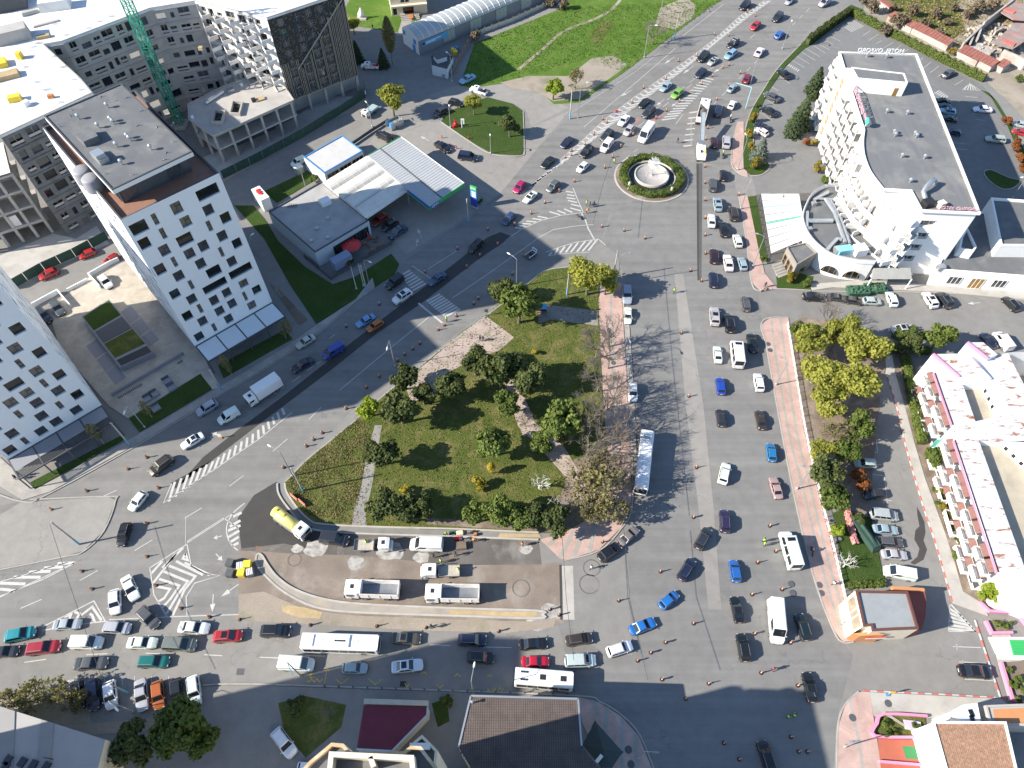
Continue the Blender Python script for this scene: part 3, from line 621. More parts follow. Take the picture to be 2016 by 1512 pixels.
def quad_on(mb,a,b,c,d,u0,u1,v0,v1,off=0.012,m=0,th=0.0):
 "pane lying on the quad a b (bottom) c d (top), inset to u0..u1, v0..v1"
 a,b,c,d=map(Vector,(a,b,c,d));n=(b-a).cross(d-a).normalized()
 f=lambda u,v:(a.lerp(b,u)).lerp(d.lerp(c,u),v)+n*off
 mb.face([f(u0,v0),f(u1,v0),f(u1,v1),f(u0,v1)],m)
def car(kind,L,Wd,H,hood,belt,xc,xrf,xrr,xd,deck,nose=0.62,wr=0.80,side=2,rear_glass=True,sunroof=0,rails=False,cargo=False,clearance=0.2,spare=False,bars=False):
 """x forward. hood/belt/deck heights; xc windscreen foot, xrf/xrr front and rear of the roof, xd foot of the rear window"""
 t=thing(kind,kind,'car');w=Wd/2;f=L/2;mb=MB()
 st=[(-f,w*0.80,clearance+0.18,deck-0.16),(-f+0.07,w*0.9,clearance+0.06,deck-0.06),(-f+0.3,w*0.97,clearance,deck),(xd,w,clearance,deck if deck<belt else belt),(xd+0.12,w,clearance,belt),(0,w,clearance,belt),
(xc-0.1,w,clearance,belt),(xc+0.05,w,clearance,belt-0.03),((xc+f)/2,w*0.985,clearance,hood),(f-0.4,w*0.94,clearance,hood-0.09),(f-0.12,w*0.84,clearance+0.04,nose+0.06),(f,w*0.66,clearance+0.16,nose-0.06)]
 loft(mb,[ring(*s_)for s_ in st])
 zr=H;wb=w*0.93;wt=w*wr
 A=[(xc,wb,belt-0.03),(xc,-wb,belt-0.03),(xd,-wb,belt-0.03),(xd,wb,belt-0.03)]
 T=[(xrf,wt,zr-0.05),(xrf,-wt,zr-0.05),(xrr,-wt,zr-0.05),(xrr,wt,zr-0.05)]
 T2=[(xrf-0.1,wt*0.88,zr),(xrf-0.1,-wt*0.88,zr),(xrr+0.1,-wt*0.88,zr),(xrr+0.1,wt*0.88,zr)]
 for P,Q in((A,T),(T,T2)):
  for k in range(4):mb.face([P[k],P[(k+1)%4],Q[(k+1)%4],Q[k]][::-1])
 xm=(xrf+xrr)/2
 mb.face([T2[0],(xm,wt*0.88,zr+0.02),(xm,-wt*0.88,zr+0.02),T2[1]]);mb.face([(xm,wt*0.88,zr+0.02),T2[3],T2[2],(xm,-wt*0.88,zr+0.02)])
 mb.face([T2[0],T2[3],(xm,wt*0.88,zr+0.02)]);mb.face([T2[1],(xm,-wt*0.88,zr+0.02),T2[2]])
 o=mb.build('body',PAINT,t);o['paint']=1
 g=MB();quad_on(g,A[1],A[0],T[0],T[1],0.05,0.95,0.06,0.95);g.build('windscreen',GLASS,t)
 if rear_glass:g=MB();quad_on(g,A[3],A[2],T[2],T[3],0.08,0.92,0.1,0.92);g.build('rear_window',GLASS,t)
 for s_ in(1,-1):
  a,b,c,d=(A[3],A[0],T[0],T[3])if s_<0 else(A[0],A[3],T[3],T[0])
  a,b,c,d=(A[2],A[1],T[1],T[2])if s_<0 else(A[0],A[3],T[3],T[0])
  u=[(0.05,0.3),(0.34,0.62),(0.66,0.93)]if side==3 else[(0.06,0.48),(0.52,0.92)]if side==2 else[(0.06,0.36)]
  for u0,u1 in u:
   g=MB()
   if s_<0:quad_on(g,a,b,c,d,1-u1,1-u0,0.1,0.88)
   else:quad_on(g,a,b,c,d,u0,u1,0.1,0.88)
   g.build('side_window',GLASS,t)
 rad=0.31 if H<1.6 else 0.35
 wm=wheel_mesh(rad,0.2)
 for sx in(f-L*0.19,-f+L*0.19):
  for s_ in(-1,1):link('wheel',wm,t,(sx,s_*(w-0.09),rad))
 for s_ in(-1,1):
  link('headlight',MB().box((f-0.16,s_*w*0.62,nose-0.02),(0.2,0.3,0.1),-s_*0.25).mesh('headlight',HEAD),t)
  link('tail_light',MB().box((-f+0.08,s_*w*0.7,deck-0.26 if not cargo else 0.75),(0.14,0.26,0.16),s_*0.15).mesh('tail_light',TAIL),t)
  m2=MB().box((xc-0.12,s_*(w+0.09),belt-0.02),(0.1,0.18,0.12)).build('mirror',PAINT,t);m2['paint']=1
 link('number_plate',MB().box((-f-0.005,0,0.55),(0.03,0.5,0.12)).mesh('plate',PLATE),t);link('number_plate',MB().box((f+0.0,0,0.42),(0.03,0.5,0.12)).mesh('plate',PLATE),t)
 link('bumper',MB().box((f-0.05,0,clearance+0.05),(0.14,w*1.25,0.16)).mesh('bumper',BLACK),t);link('bumper',MB().box((-f+0.05,0,clearance+0.05),(0.14,w*1.5,0.18)).mesh('bumper',BLACK),t)
 if sunroof:link('sunroof',MB().box((xrf-0.3-sunroof/2,0,zr+0.004),(sunroof,wt*1.35,0.02)).mesh('sunroof',GLASS),t)
 if rails or bars:
  rm=MB()
  if rails:
   for s_ in(-1,1):rm.bar((xrf-0.2,s_*wt*0.9,zr+0.04),(xrr+0.15,s_*wt*0.9,zr+0.04),0.04,0.04)
  if bars:
   for x in(xrf-0.45,xrr+0.5):rm.bar((x,-wt,zr+0.08),(x,wt,zr+0.08),0.09,0.05)
  link('roof_rail',rm.mesh('roof_rail',STEEL if bars else GREYM),t)
 if spare:link('spare_wheel',wheel_mesh(0.36,0.22),t,(-f-0.1,0,0.95),(0,0,R(90)))
 return t
PROTO={}
PROTO['hatch']=car('hatchback',4.15,1.76,1.48,0.9,0.96,1.0,0.35,-1.45,-1.85,0.95)
PROTO['sedan']=car('sedan',4.65,1.8,1.44,0.88,0.94,0.98,0.28,-0.95,-1.6,0.98)
PROTO['sedan_roof']=car('sedan',4.75,1.83,1.45,0.88,0.94,0.98,0.28,-0.95,-1.6,0.98,sunroof=0.8)
PROTO['estate']=car('estate_car',4.65,1.8,1.5,0.9,0.96,1.02,0.35,-1.9,-2.12,0.96,side=3,rails=True)
PROTO['suv']=car('suv',4.6,1.88,1.7,1.02,1.1,1.05,0.45,-1.75,-2.02,1.08,0.75,rails=True)
PROTO['suv_roof']=car('suv',4.6,1.88,1.7,1.02,1.1,1.05,0.45,-1.75,-2.02,1.08,0.75,rails=True,sunroof=0.9)
PROTO['suv_bars']=car('suv',4.3,1.8,1.72,1.04,1.1,0.95,0.5,-1.75,-1.95,1.1,0.78,bars=True)
PROTO['offroad']=car('off_roader',4.3,1.86,1.88,1.12,1.16,0.75,0.55,-1.95,-2.02,1.16,0.95,0.9,spare=True)
PROTO['mpv']=car('people_carrier',4.75,1.88,1.76,0.98,1.06,1.3,0.55,-2.05,-2.22,1.05,0.7,0.85,side=3)
PROTO['caddy']=car('small_van',4.35,1.8,1.82,0.98,1.06,1.2,0.5,-2.05,-2.12,1.05,0.7,0.9,side=1,rear_glass=False,cargo=True)
PROTO['van']=car('panel_van',5.2,1.98,2.02,1.1,1.18,1.75,0.95,-2.5,-2.56,1.15,0.75,0.92,side=1,rear_glass=False,cargo=True)
PROTO['longvan']=car('panel_van',6.3,2.05,2.6,1.2,1.3,2.35,1.6,-3.05,-3.1,1.28,0.85,0.9,side=1,rear_glass=False,cargo=True)
PROTO['minibus']=car('minibus',6.2,2.05,2.65,1.2,1.25,2.3,1.65,-3.0,-3.06,1.25,0.85,0.9,side=3,sunroof=0.6)
WORDS={'hatch':'hatchback','sedan':'sedan','sedan_roof':'sedan','estate':'estate car','suv':'suv','suv_roof':'suv','suv_bars':'suv','offroad':'off-roader','mpv':'people carrier','caddy':'small van','van':'van','longvan':'van','minibus':'minibus'}
WH,BK,SI,GY,NV,BL,RD,LB,DG,WI=(0.76,0.77,0.77),(0.012,0.012,0.014),(0.42,0.44,0.46),(0.085,0.088,0.092),(0.014,0.02,0.05),(0.02,0.11,0.42),(0.4,0.02,0.025),(0.24,0.42,0.6),(0.03,0.033,0.038),(0.2,0.012,0.03)
OR,TL,GN,SB,BR=(0.42,0.13,0.02),(0.02,0.25,0.28),(0.19,0.42,0.05),(0.3,0.38,0.44),(0.045,0.032,0.026)
USED=set()
DIMS={k:None for k in PROTO}
def span(root):
 xs=[p[0]for c in root.children if c.data for p in(v.co for v in c.data.vertices)if c.name.startswith('body')]
 return max(xs)-min(xs)
for k in PROTO:DIMS[k]=span(PROTO[k])
def park(kind,fx,fy,rx,ry,color,label,group='cars queuing through the roadworks',zmid=0.55):
 a,b=G(fx,fy,zmid),G(rx,ry,zmid);d=a-b;c=(a+b)/2
 k=max(0.93,min(1.1,d.length/DIMS[kind]));col=tuple(v*rnd.uniform(0.93,1.07)for v in color)
 rot=math.atan2(d.y,d.x)
 if kind not in USED:
  USED.add(kind);t=PROTO[kind];t.location=(c.x,c.y,0.024);t.rotation_euler=(0,0,rot);t.scale=(k,)*3;t['label']=label;t['group']=group;t['category']=WORDS[kind]
  for ch in t.children:
   if ch.get('paint'):ch.color=(*col,1)
  kids(t);[kids(ch)for ch in t.children]
  return t
 return dup(PROTO[kind],(c.x,c.y,0.024),rot,label,group,k,col,WORDS[kind])
Q,U,L3,A5,PK,HP,FS='cars queuing in the lower street','cars coming down the boulevard','cars queuing up the avenue','cars crossing the junction','cars parked in the kerbside row','cars in the hotel car park','cars at the filling station'
LN='cars parked in the lane'
CARS=[
('suv',1374,122,1394,104,BK,'large black suv on the boulevard beside the open topped silver car',U),('sedan_roof',1396,127,1411,115,SI,'silver car with dark open roof behind the dark hatchback',U),('estate',1427,117,1449,100,LB,'pale blue estate car in the outer lane below the black suv with white bars',U),
('suv_bars',1433,94,1452,80,BK,'black suv with two white roof bars on the boulevard',U),('hatch',1370,153,1388,137,NV,'dark navy hatchback beside the white turn arrows',U),('sedan',1302,179,1319,164,SB,'blue grey sedan above the lime green hatchback',U),
('hatch',1324,193,1342,178,GN,'lime green hatchback on the boulevard',U),('sedan',1259,211,1277,196,BK,'black sedan beside the chevron median above the black suv',U),('suv',1267,231,1286,214,DG,'black suv next to the red and white road marks',U),
('sedan',1447,167,1435,180,SB,'silver blue sedan under the blue overhead arm by the hotel verge',L3),('hatch',1446,199,1437,214,WH,'white hatchback beside the grass verge ahead of the scooter rider',L3),('suv',1417,208,1411,230,NV,'navy suv in the shade of the loaded tipper truck',L3),
('hatch',1474,146,1466,164,WI,'dark red hatchback beside the hotel verge lamp',L3),('suv',1458,19,1474,5,BK,'black suv at the top of the boulevard left of the median',U),('hatch',1479,59,1494,45,RD,'bright red hatchback high on the boulevard',U),
('suv',1522,44,1539,26,DG,'black suv above the blue hatchback at the top of the boulevard',U),('hatch',1542,63,1527,76,BL,'bright blue hatchback near the hotel hedge corner',U),('sedan',1501,95,1489,111,WH,'white sedan alone in the lane beside the curved verge',U),
('sedan',1549,7,1560,-2,SI,'silver sedan cut by the top edge of the picture',U),('caddy',1614,12,1632,2,SI,'pale van half hidden behind the bare shrub at the top',None),
('sedan',1106,290,1125,272,NV,'dark blue sedan left of the median below the tall pole',U),('sedan',1068,330,1088,311,BK,'black sedan left of the median below the dark blue sedan',U),('hatch',1014,379,1031,359,(0.38,0.01,0.1),'crimson hatchback passing the filling station exit',U),
('sedan_roof',1033,398,1054,379,WH,'white sedan with black sunroof beside the crimson hatchback',U),('suv',1079,377,1099,359,(0.1,0.115,0.12),'grey green suv above the hatched island',U),('hatch',1138,338,1156,322,WH,'white hatchback left of the round fountain',U),
('suv',1145,309,1164,290,BK,'black suv left of the white delivery van near the fountain',U),('caddy',1184,301,1204,277,WH,'small white delivery van approaching the fountain',U),('suv',1185,277,1204,259,DG,'black suv behind the small white delivery van',U),
('sedan',1220,247,1236,229,WH,'white sedan beside the blue sign on the median',U),('hatch',1231,266,1245,249,SI,'small silver hatchback beside the long white van',U),('longvan',1259,284,1284,249,WH,'long white van above the fountain',U),
('hatch',992,441,1012,421,(0.025,0.06,0.13),'dark blue hatchback at the shadow edge by the hatched island',U),('suv_roof',925,496,948,474,BK,'black suv on the boulevard below the filling station sign',U),('sedan',845,560,876,539,(0.03,0.08,0.17),'steel blue sedan beside the upper zebra stripes',U),
('offroad',762,568,792,546,BK,'boxy black off-roader on the zebra crossing',U),('suv_roof',775,596,809,574,WH,'white car with black roof below the off-roader',U),('sedan',702,642,737,622,(0.12,0.32,0.6),'light blue sedan beside the orange hatchback in the tower shade',U),
('hatch',724,651,753,632,OR,'orange brown hatchback in the shade of the tower',U),('van',637,704,675,681,(0.03,0.07,0.33),'royal blue van on the dark asphalt strip',U),('sedan',576,731,616,707,NV,'navy sedan ahead of the box truck',U),('sedan',584,684,619,662,(0.5,0.49,0.45),'beige sedan at the kerb below the white awnings',U),
('suv',388,816,428,792,SB,'silver blue suv near the plaza lawn',U),('caddy',430,832,471,809,WH,'small white van behind the box truck',U),('sedan_roof',358,881,400,856,WH,'white sedan with dark roof glass at the end of the shade',U),('suv',295,934,340,901,BR,'dark brown suv on the sunlit boulevard',U),('hatch',257,1005,287,969,WH,'white hatchback near the narrow end of the dark strip',U),
('suv',98,636,74,610,DG,'dark green suv in the left bay of the plaza',LN),('sedan',123,620,104,594,GY,'dark grey sedan in the walled plaza bay',LN),('hatch',219,568,198,543,WH,'white hatchback in the small plaza bay',LN),('hatch',77,549,115,532,RD,'red hatchback on the back street by the concrete frame',LN),('hatch',157,507,188,494,RD,'red hatchback in the middle of the back street row',LN),('hatch',205,520,233,503,RD,'red hatchback behind the white plaza wall',LN),
('suv',238,1076,252,1030,BK,'big black suv beside the paved traffic island',A5),('sedan',268,1181,248,1136,WH,'white sedan turned across the lanes by the chevrons',A5),('hatch',228,1210,227,1161,WH,'white hatchback beside the turned white sedan',A5),('hatch',312,1235,275,1198,GY,'dark grey hatchback joining the queue at an angle',A5),
('hatch',71,1243,11,1256,TL,'turquoise hatchback at the left of the top queue row',Q),('sedan',161,1228,106,1231,SI,'silver sedan over the hatched triangle',Q),('hatch',258,1238,205,1235,SI,'silver hatchback behind the angled grey one',Q),('sedan',413,1238,353,1235,WH,'white sedan below the chevron block',Q),('suv_roof',478,1251,421,1255,RD,'red suv with black roof window in the top queue row',Q),
('sedan',38,1281,-20,1286,DG,'dark sedan cut by the left edge of the picture',Q),('estate',123,1271,50,1280,(0.33,0.02,0.03),'long red estate car in the middle queue row',Q),('caddy',204,1266,143,1266,WH,'small white van behind the red estate car',Q),('sedan',310,1266,252,1266,WH,'white sedan in the middle queue row before the grey people carrier',Q),('mpv',390,1271,320,1268,(0.16,0.18,0.17),'grey green people carrier at the shade edge',Q),
('sedan',213,1305,148,1308,GY,'dark grey sedan in the bottom queue row',Q),('estate',334,1303,273,1303,(0.01,0.13,0.13),'teal green estate car in the bottom queue row',Q),('mpv',187,1398,184,1338,(0.014,0.016,0.05),'dark blue people carrier in the kerbside row',PK),('suv',158,1396,152,1342,BK,'black suv half under the bushes of the kerbside row',PK),('hatch',221,1396,216,1341,WH,'white hatchback in the kerbside row under the blue pole',PK),('sedan',282,1400,277,1338,SI,'silver sedan in the kerbside row',PK),('hatch',315,1396,310,1341,(0.4,0.11,0.015),'orange hatchback under the tree in the kerbside row',PK),('hatch',350,1391,347,1336,BK,'black hatchback second from the right of the kerbside row',PK),('suv',387,1390,380,1331,(0.6,0.68,0.72),'white suv at the right end of the kerbside row',PK),
('suv',573,1243,514,1243,BK,'black suv behind the white city bus',Q),('sedan_roof',829,1258,771,1256,(0.08,0.07,0.06),'brown grey sedan in front of the white city bus',Q),('suv',958,1261,902,1260,NV,'navy suv above the black van-like car in the shade',Q),('van',619,1310,551,1306,WH,'white van in the bottom row below the city bus',Q),('hatch',723,1316,674,1315,SB,'blue grey hatchback at the shade line below the bus',Q),('sedan_roof',833,1308,771,1315,(0.62,0.7,0.76),'white sedan with sunroof beside the yellow road marks',Q),('suv',972,1296,921,1294,BK,'black car behind the white street lamp head',Q),('suv',579,1488,542,1438,WH,'white suv parked beside the small corner lawn',None),('hatch',640,1515,585,1512,WH,'white car cut by the bottom edge near the apartment roof',None),
('mpv',687,1066,630,1058,DG,'black people carrier parked behind the yellow tanker',None),('van',806,1073,874,1075,WH,'white work van beside the road crew',None),('sedan',1255,1040,1221,1070,(0.2,0.17,0.16),'taupe sedan turning at the pink corner',A5),('hatch',1220,1073,1180,1101,BK,'black hatchback with green rear window following the taupe sedan',A5),('suv',1425,1006,1427,1047,(0.03,0.02,0.06),'dark purple suv waiting alone on the avenue',A5),('suv',1395,1041,1373,1080,DG,'dark grey suv crossing below the shadow of the bus stop trees',A5),('suv',1363,1103,1340,1140,NV,'navy suv in the chain of cars turning across the junction',A5),('hatch',1443,1103,1450,1146,BL,'bright blue hatchback driving up beside the minibus',A5),('hatch',1333,1168,1300,1195,(0.02,0.16,0.45),'bright blue hatchback in the turning chain above the blue sedan',A5),('sedan',1290,1223,1240,1243,(0.02,0.16,0.45),'bright blue sedan leaving the lower street',A5),('sedan',1445,1175,1456,1226,BK,'black sedan below the bright blue hatchback on the avenue',A5),('suv',1458,1250,1467,1300,BK,'black suv nearest the shadow edge on the avenue',A5),('suv',1244,1270,1195,1286,WH,'white suv at the head of the lower street queue',Q),('suv',1166,1255,1114,1263,BR,'dark brown suv beside the silver people carrier',Q),('sedan',1078,1266,1022,1270,BK,'black sedan above the red hatchback',Q),('sedan',1080,1303,1028,1303,(0.5,0.01,0.03),'red sedan above the white coach',Q),('mpv',1173,1300,1111,1303,(0.5,0.52,0.53),'silver people carrier ahead of the white coach',Q),('suv',1500,1465,1516,1515,BK,'black suv at the bottom edge in the deep shade',A5),
('minibus',1542,1045,1565,1126,WH,'white minibus beside the pink pavement',A5),('longvan',1530,1268,1523,1183,(0.8,0.8,0.78),'long white van driving down the avenue',A5),('suv',1572,1210,1587,1260,(0.012,0.022,0.024),'dark green suv beside the long white van',A5),('sedan',1587,1323,1600,1383,BK,'black sedan entering the building shade',A5),
('mpv',1768,1018,1712,1012,SI,'silver people carrier at the top of the car park row under the trees',PK),('sedan',1767,1045,1719,1041,SB,'silver blue sedan in the lane car park above the grey estate car',PK),('estate',1778,1070,1727,1066,GY,'grey estate car in the lane car park row',PK),('sedan',1785,1094,1736,1091,SI,'silver sedan next to the white van in the lane car park',PK),('van',1739,1123,1800,1135,WH,'white van at the bottom of the lane car park row',PK),('sedan',1955,1325,1884,1320,BK,'black sedan alone in the marked bay by the painted kerb',None),('hatch',1682,912,1725,914,SI,'silver hatchback between the trees and the painted kerb',PK),('hatch',1700,975,1742,972,DG,'dark car under the tree crowns of the lane car park',PK),
('sedan',1627,587,1580,584,BK,'black sedan at the left of the lane below the hotel',LN),('sedan',1664,589,1631,584,(0.05,0.045,0.045),'dark car under the bare tree below the hotel',LN),('hatch',1697,595,1664,590,(0.04,0.04,0.042),'dark hatchback between the bare tree and the green net skip',LN),('hatch',1735,595,1698,593,SI,'silver hatchback in the lane below the green net skip',LN),('suv',1749,575,1760,604,WH,'white suv parked below the hotel door',LN),('suv_roof',1820,576,1840,607,WH,'white suv parked beside the dark suv below the low white wing',LN),('suv_roof',1847,576,1870,607,DG,'dark suv parked beside the white suv below the low white wing',LN),('suv_roof',1976,586,2002,612,BK,'black suv at the far right of the lane',LN),('sedan_roof',1803,647,1755,651,SI,'silver sedan at the hedge by the bushy round trees',LN),('sedan',1934,657,1957,684,NV,'navy sedan behind the pink edged roof',LN),('van',1960,654,1987,691,WH,'white van behind the pink edged roof',LN),
('suv',1235,599,1233,564,SB,'silver blue suv at the kerb under the young green tree',None),('sedan',1236,637,1236,607,WH,'white sedan at the kerb behind the silver blue suv',None),('hatch',1246,791,1245,755,WH,'white hatchback with roof sign at the kerb ahead of the bus',None),
('hatch',1405,490,1406,520,(0.03,0.01,0.014),'dark red black hatchback beside the end of the milled trench',L3),('sedan',1430,502,1436,534,WH,'white sedan right of the trench end',L3),('hatch',1457,507,1465,532,SB,'blue grey hatchback beside the pink pavement corner',L3),('hatch',1403,536,1405,567,NV,'navy hatchback just below the trench end',L3),('estate',1465,584,1470,612,GY,'dark grey estate car leaving at the side street',L3),('suv_roof',1405,606,1407,642,SI,'silver suv with sunroof in the avenue queue',L3),('suv',1432,620,1438,655,BK,'black suv with red lamps beside the silver suv',L3),('sedan',1477,657,1484,694,(0.008,0.014,0.012),'black sedan with green rear glass beside the striped minibus',L3),('minibus',1446,669,1453,730,WH,'white minibus with teal and red stripes in the avenue queue',L3),('sedan',1411,683,1414,714,WH,'white sedan left of the striped minibus',L3),('hatch',1416,744,1420,777,(0.015,0.06,0.4),'blue hatchback with white racing stripes',L3),('suv',1490,736,1496,771,WH,'white suv near the pavement below the striped minibus',L3),('hatch',1416,806,1421,840,DG,'black hatchback behind the striped blue one',L3),('sedan',1493,808,1501,846,BR,'dark brown sedan near the pavement',L3),('hatch',1516,873,1520,909,(0.02,0.17,0.42),'blue hatchback near the pavement lamp',L3),('sedan',1522,944,1532,978,(0.42,0.28,0.25),'rose beige sedan near the pavement',L3),('suv',1430,913,1421,953,WH,'white suv alone on the avenue level with the bus',A5),
('hatch',1424,335,1424,356,BK,'small black hatchback beside the verge end',L3),('estate',1403,352,1403,377,GY,'dark grey estate car nearest the milled trench',L3),('suv_roof',1410,390,1414,416,SB,'silver blue suv beside the milled trench',L3),('suv',1440,408,1446,435,BR,'dark suv next to the pink pavement by the pergola',L3),('sedan',1400,422,1401,448,WH,'white sedan beside the trench below the silver blue suv',L3),('sedan',1420,437,1428,467,BK,'black sedan between two white cars beside the trench',L3),('hatch',1448,462,1455,487,(0.62,0.63,0.62),'pale silver hatchback below the dark suv by the pergola',L3),('hatch',1406,271,1406,291,(0.05,0.012,0.02),'dark red hatchback in the shade of the milling machine boom',L3),('suv',1430,267,1429,294,SI,'silver suv beside the milling machine boom',L3),
('sedan',1532,136,1554,156,BK,'black sedan nosed to the curved verge at the top of the hotel row',HP),('sedan',1505,183,1534,200,GY,'dark grey sedan in the hotel row below the black sedan',HP),('sedan',1498,211,1528,229,BK,'black sedan with bright roof reflection in the hotel row',HP),('sedan',1488,245,1512,255,NV,'navy sedan in the hotel row above the white car',HP),('hatch',1488,253,1511,267,WH,'white car in the hotel row beside the yellow bushes',HP),('sedan',1880,138,1854,153,GY,'grey sedan by the clipped hedge behind the hotel',HP),('sedan',1840,197,1870,202,BK,'black sedan highest in the shaded row behind the hotel',HP),('hatch',1843,207,1873,214,BK,'black hatchback second in the shaded row behind the hotel',HP),('suv_roof',1850,217,1880,223,LB,'pale blue suv in the shaded row behind the hotel',HP),('sedan',1852,230,1882,237,BK,'black sedan below the pale blue suv behind the hotel',HP),('hatch',1864,258,1889,263,NV,'navy hatchback lowest in the shade behind the hotel',HP),('sedan',1916,215,1952,217,WH,'white sedan in the sunny right bays of the hotel car park',HP),('estate',1940,273,1979,277,SI,'silver estate car in the lower right bay of the hotel car park',HP),('hatch',1996,243,2020,248,SI,'silver hatchback behind the orange bushes at the right edge',HP),('hatch',1996,258,2020,264,RD,'red hatchback behind the orange bushes at the right edge',HP),
('hatch',731,445,765,423,(0.3,0.04,0.03),'red hatchback beside the cafe terrace',FS),('hatch',752,453,782,435,DG,'dark hatchback between the red and the blue car',FS),('sedan',764,470,801,445,(0.03,0.05,0.09),'dark blue sedan by the terrace fence',FS),('suv',742,262,771,277,BK,'black suv behind the filling station roof',FS),('sedan',887,300,856,280,BK,'black sedan driving off the forecourt',FS),('mpv',942,313,901,307,NV,'navy people carrier at the forecourt exit',FS),('suv',912,207,884,200,BK,'black suv behind the small willow',None),('hatch',854,228,881,215,DG,'black hatchback at the tip of the lawn',None),('sedan',906,163,934,150,LB,'pale blue sedan at the edge of the field',None),('caddy',576,325,599,315,WH,'small white van beside the car wash',FS)]
for c_ in CARS:park(*c_[:7],c_[7]if len(c_)>7 else 'cars queuing through the roadworks')
# ---- bespoke vehicles
def place(t,fx,fy,rx,ry,z=0.8):
 a,b=G(fx,fy,z),G(rx,ry,z);d=a-b;c=(a+b)/2;t.location=(c.x,c.y,0.024);t.rotation_euler=(0,0,math.atan2(d.y,d.x));return t
def wheels(t,xs,w,r,wd=0.28):
 for x in xs:
  for s_ in(-1,1):link('wheel',wheel_mesh(r,wd),t,(x,s_*(w-wd/2-0.02),r))
def bus(kind,label,L,Wd,H,roof_stuff,paint=WHITE_M,group=None):
 t=thing(kind,label,'bus',group=group);f,w=L/2,Wd/2;mb=MB()
 loft(mb,[[(x,y*k,z)for y,z in((w*.96,.35),(w,.6),(w,H-.35),(w*.96,H-.12),(w*.82,H),(0,H+.03),(-w*.82,H),(-w*.96,H-.12),(-w,H-.35),(-w,.6),(-w*.96,.35))]for x,k in((-f,.93),(-f+.12,1),(f-.2,1),(f,.92))])
 mb.build('body',paint,t)
 g=MB();quad_on(g,(f,-w*.92,1.1),(f,w*.92,1.1),(f,w*.9,H-.3),(f,-w*.9,H-.3),.03,.97,0,1,.02);g.build('windscreen',GLASS,t)
 g=MB();quad_on(g,(-f,w*.9,1.5),(-f,-w*.9,1.5),(-f,-w*.88,H-.4),(-f,w*.88,H-.4),.08,.92,0,1,.02);g.build('rear_window',GLASS,t)
 n=int(L/1.5)
 for s_ in(-1,1):
  for k in range(n):
   x0=-f+.35+k*(L-.8)/n;x1=x0+(L-.8)/n-.08;y=s_*(w+.012)
   q=[(x0,y,1.15),(x1,y,1.15),(x1,y,H-.55),(x0,y,H-.55)]
   mb=MB();mb.face(q if s_<0 else q[::-1]);mb.build('side_window',GLASS,t)
 wheels(t,(f-2.5,-f+3.2),w+0.03,.48)
 for s_ in(-1,1):
  link('headlight',MB().box((f-.02,s_*w*.7,.65),(.12,.35,.18)).mesh('headlight',HEAD),t);link('tail_light',MB().box((-f,s_*w*.75,.9),(.1,.2,.3)).mesh('tail_light',TAIL),t)
  link('mirror',MB().bar((f-.05,s_*w,H-.5),(f+.25,s_*(w+.22),H-.6),.06).box((f+.25,s_*(w+.24),H-1.1),(.1,.2,.5)).mesh('mirror',BLACK),t)
 link('bumper',MB().box((f-.03,0,.35),(.16,w*1.7,.25)).mesh('bumper',BLACK),t)
 for nm,c,s_,m in roof_stuff:link(nm,MB().box((c[0],c[1],H+.0),s_,0,0,.94).mesh(nm,m),t)
 return t
fans=[('roof_fan',(x,0,0),(.28,.28,.32),BLACK)for x in(-.6,-.25,.1,.45,.8)]
place(bus('city_bus','long white city bus with five roof fans in the top queue row',12.0,2.5,3.0,[('air_unit',(.1,0,0),(3.0,1.9,.26),WHITE_M),('battery_box',(-4.8,0,0),(1.5,1.8,.2),WHITE_M),('roof_hatch',(2.6,0,0),(.7,.7,.08),PLATE),('roof_hatch',(-2.9,0,0),(.7,.7,.08),PLATE)]+fans),749,1267,591,1262,2.4)
place(bus('city_bus','white bus standing at the kerb under the bare trees',12.2,2.5,3.1,[('air_unit',(-4.3,0,0),(2.6,1.7,.22),WHITE_M),('roof_hatch',(1.2,0,0),(.7,.7,.08),SI and PLATE)]+[('roof_vent',(-4.9+.4*k,0,0),(.16,1.2,.3),GREYM)for k in range(4)]),1262,967,1276,843,3.0)
place(bus('coach','white coach with black roof hatches in the building shade',8.8,2.45,3.1,[('roof_hatch',(-.2,0,0),(.9,.8,.1),BLACK),('roof_hatch',(2.9,0,0),(.9,.8,.1),BLACK)]+[('roof_vent',(-3.0+dx,dy,0),(.3,.3,.12),BLACK)for dx in(-.4,0,.4)for dy in(-.55,.55)]),1126,1340,1016,1331,2.4)
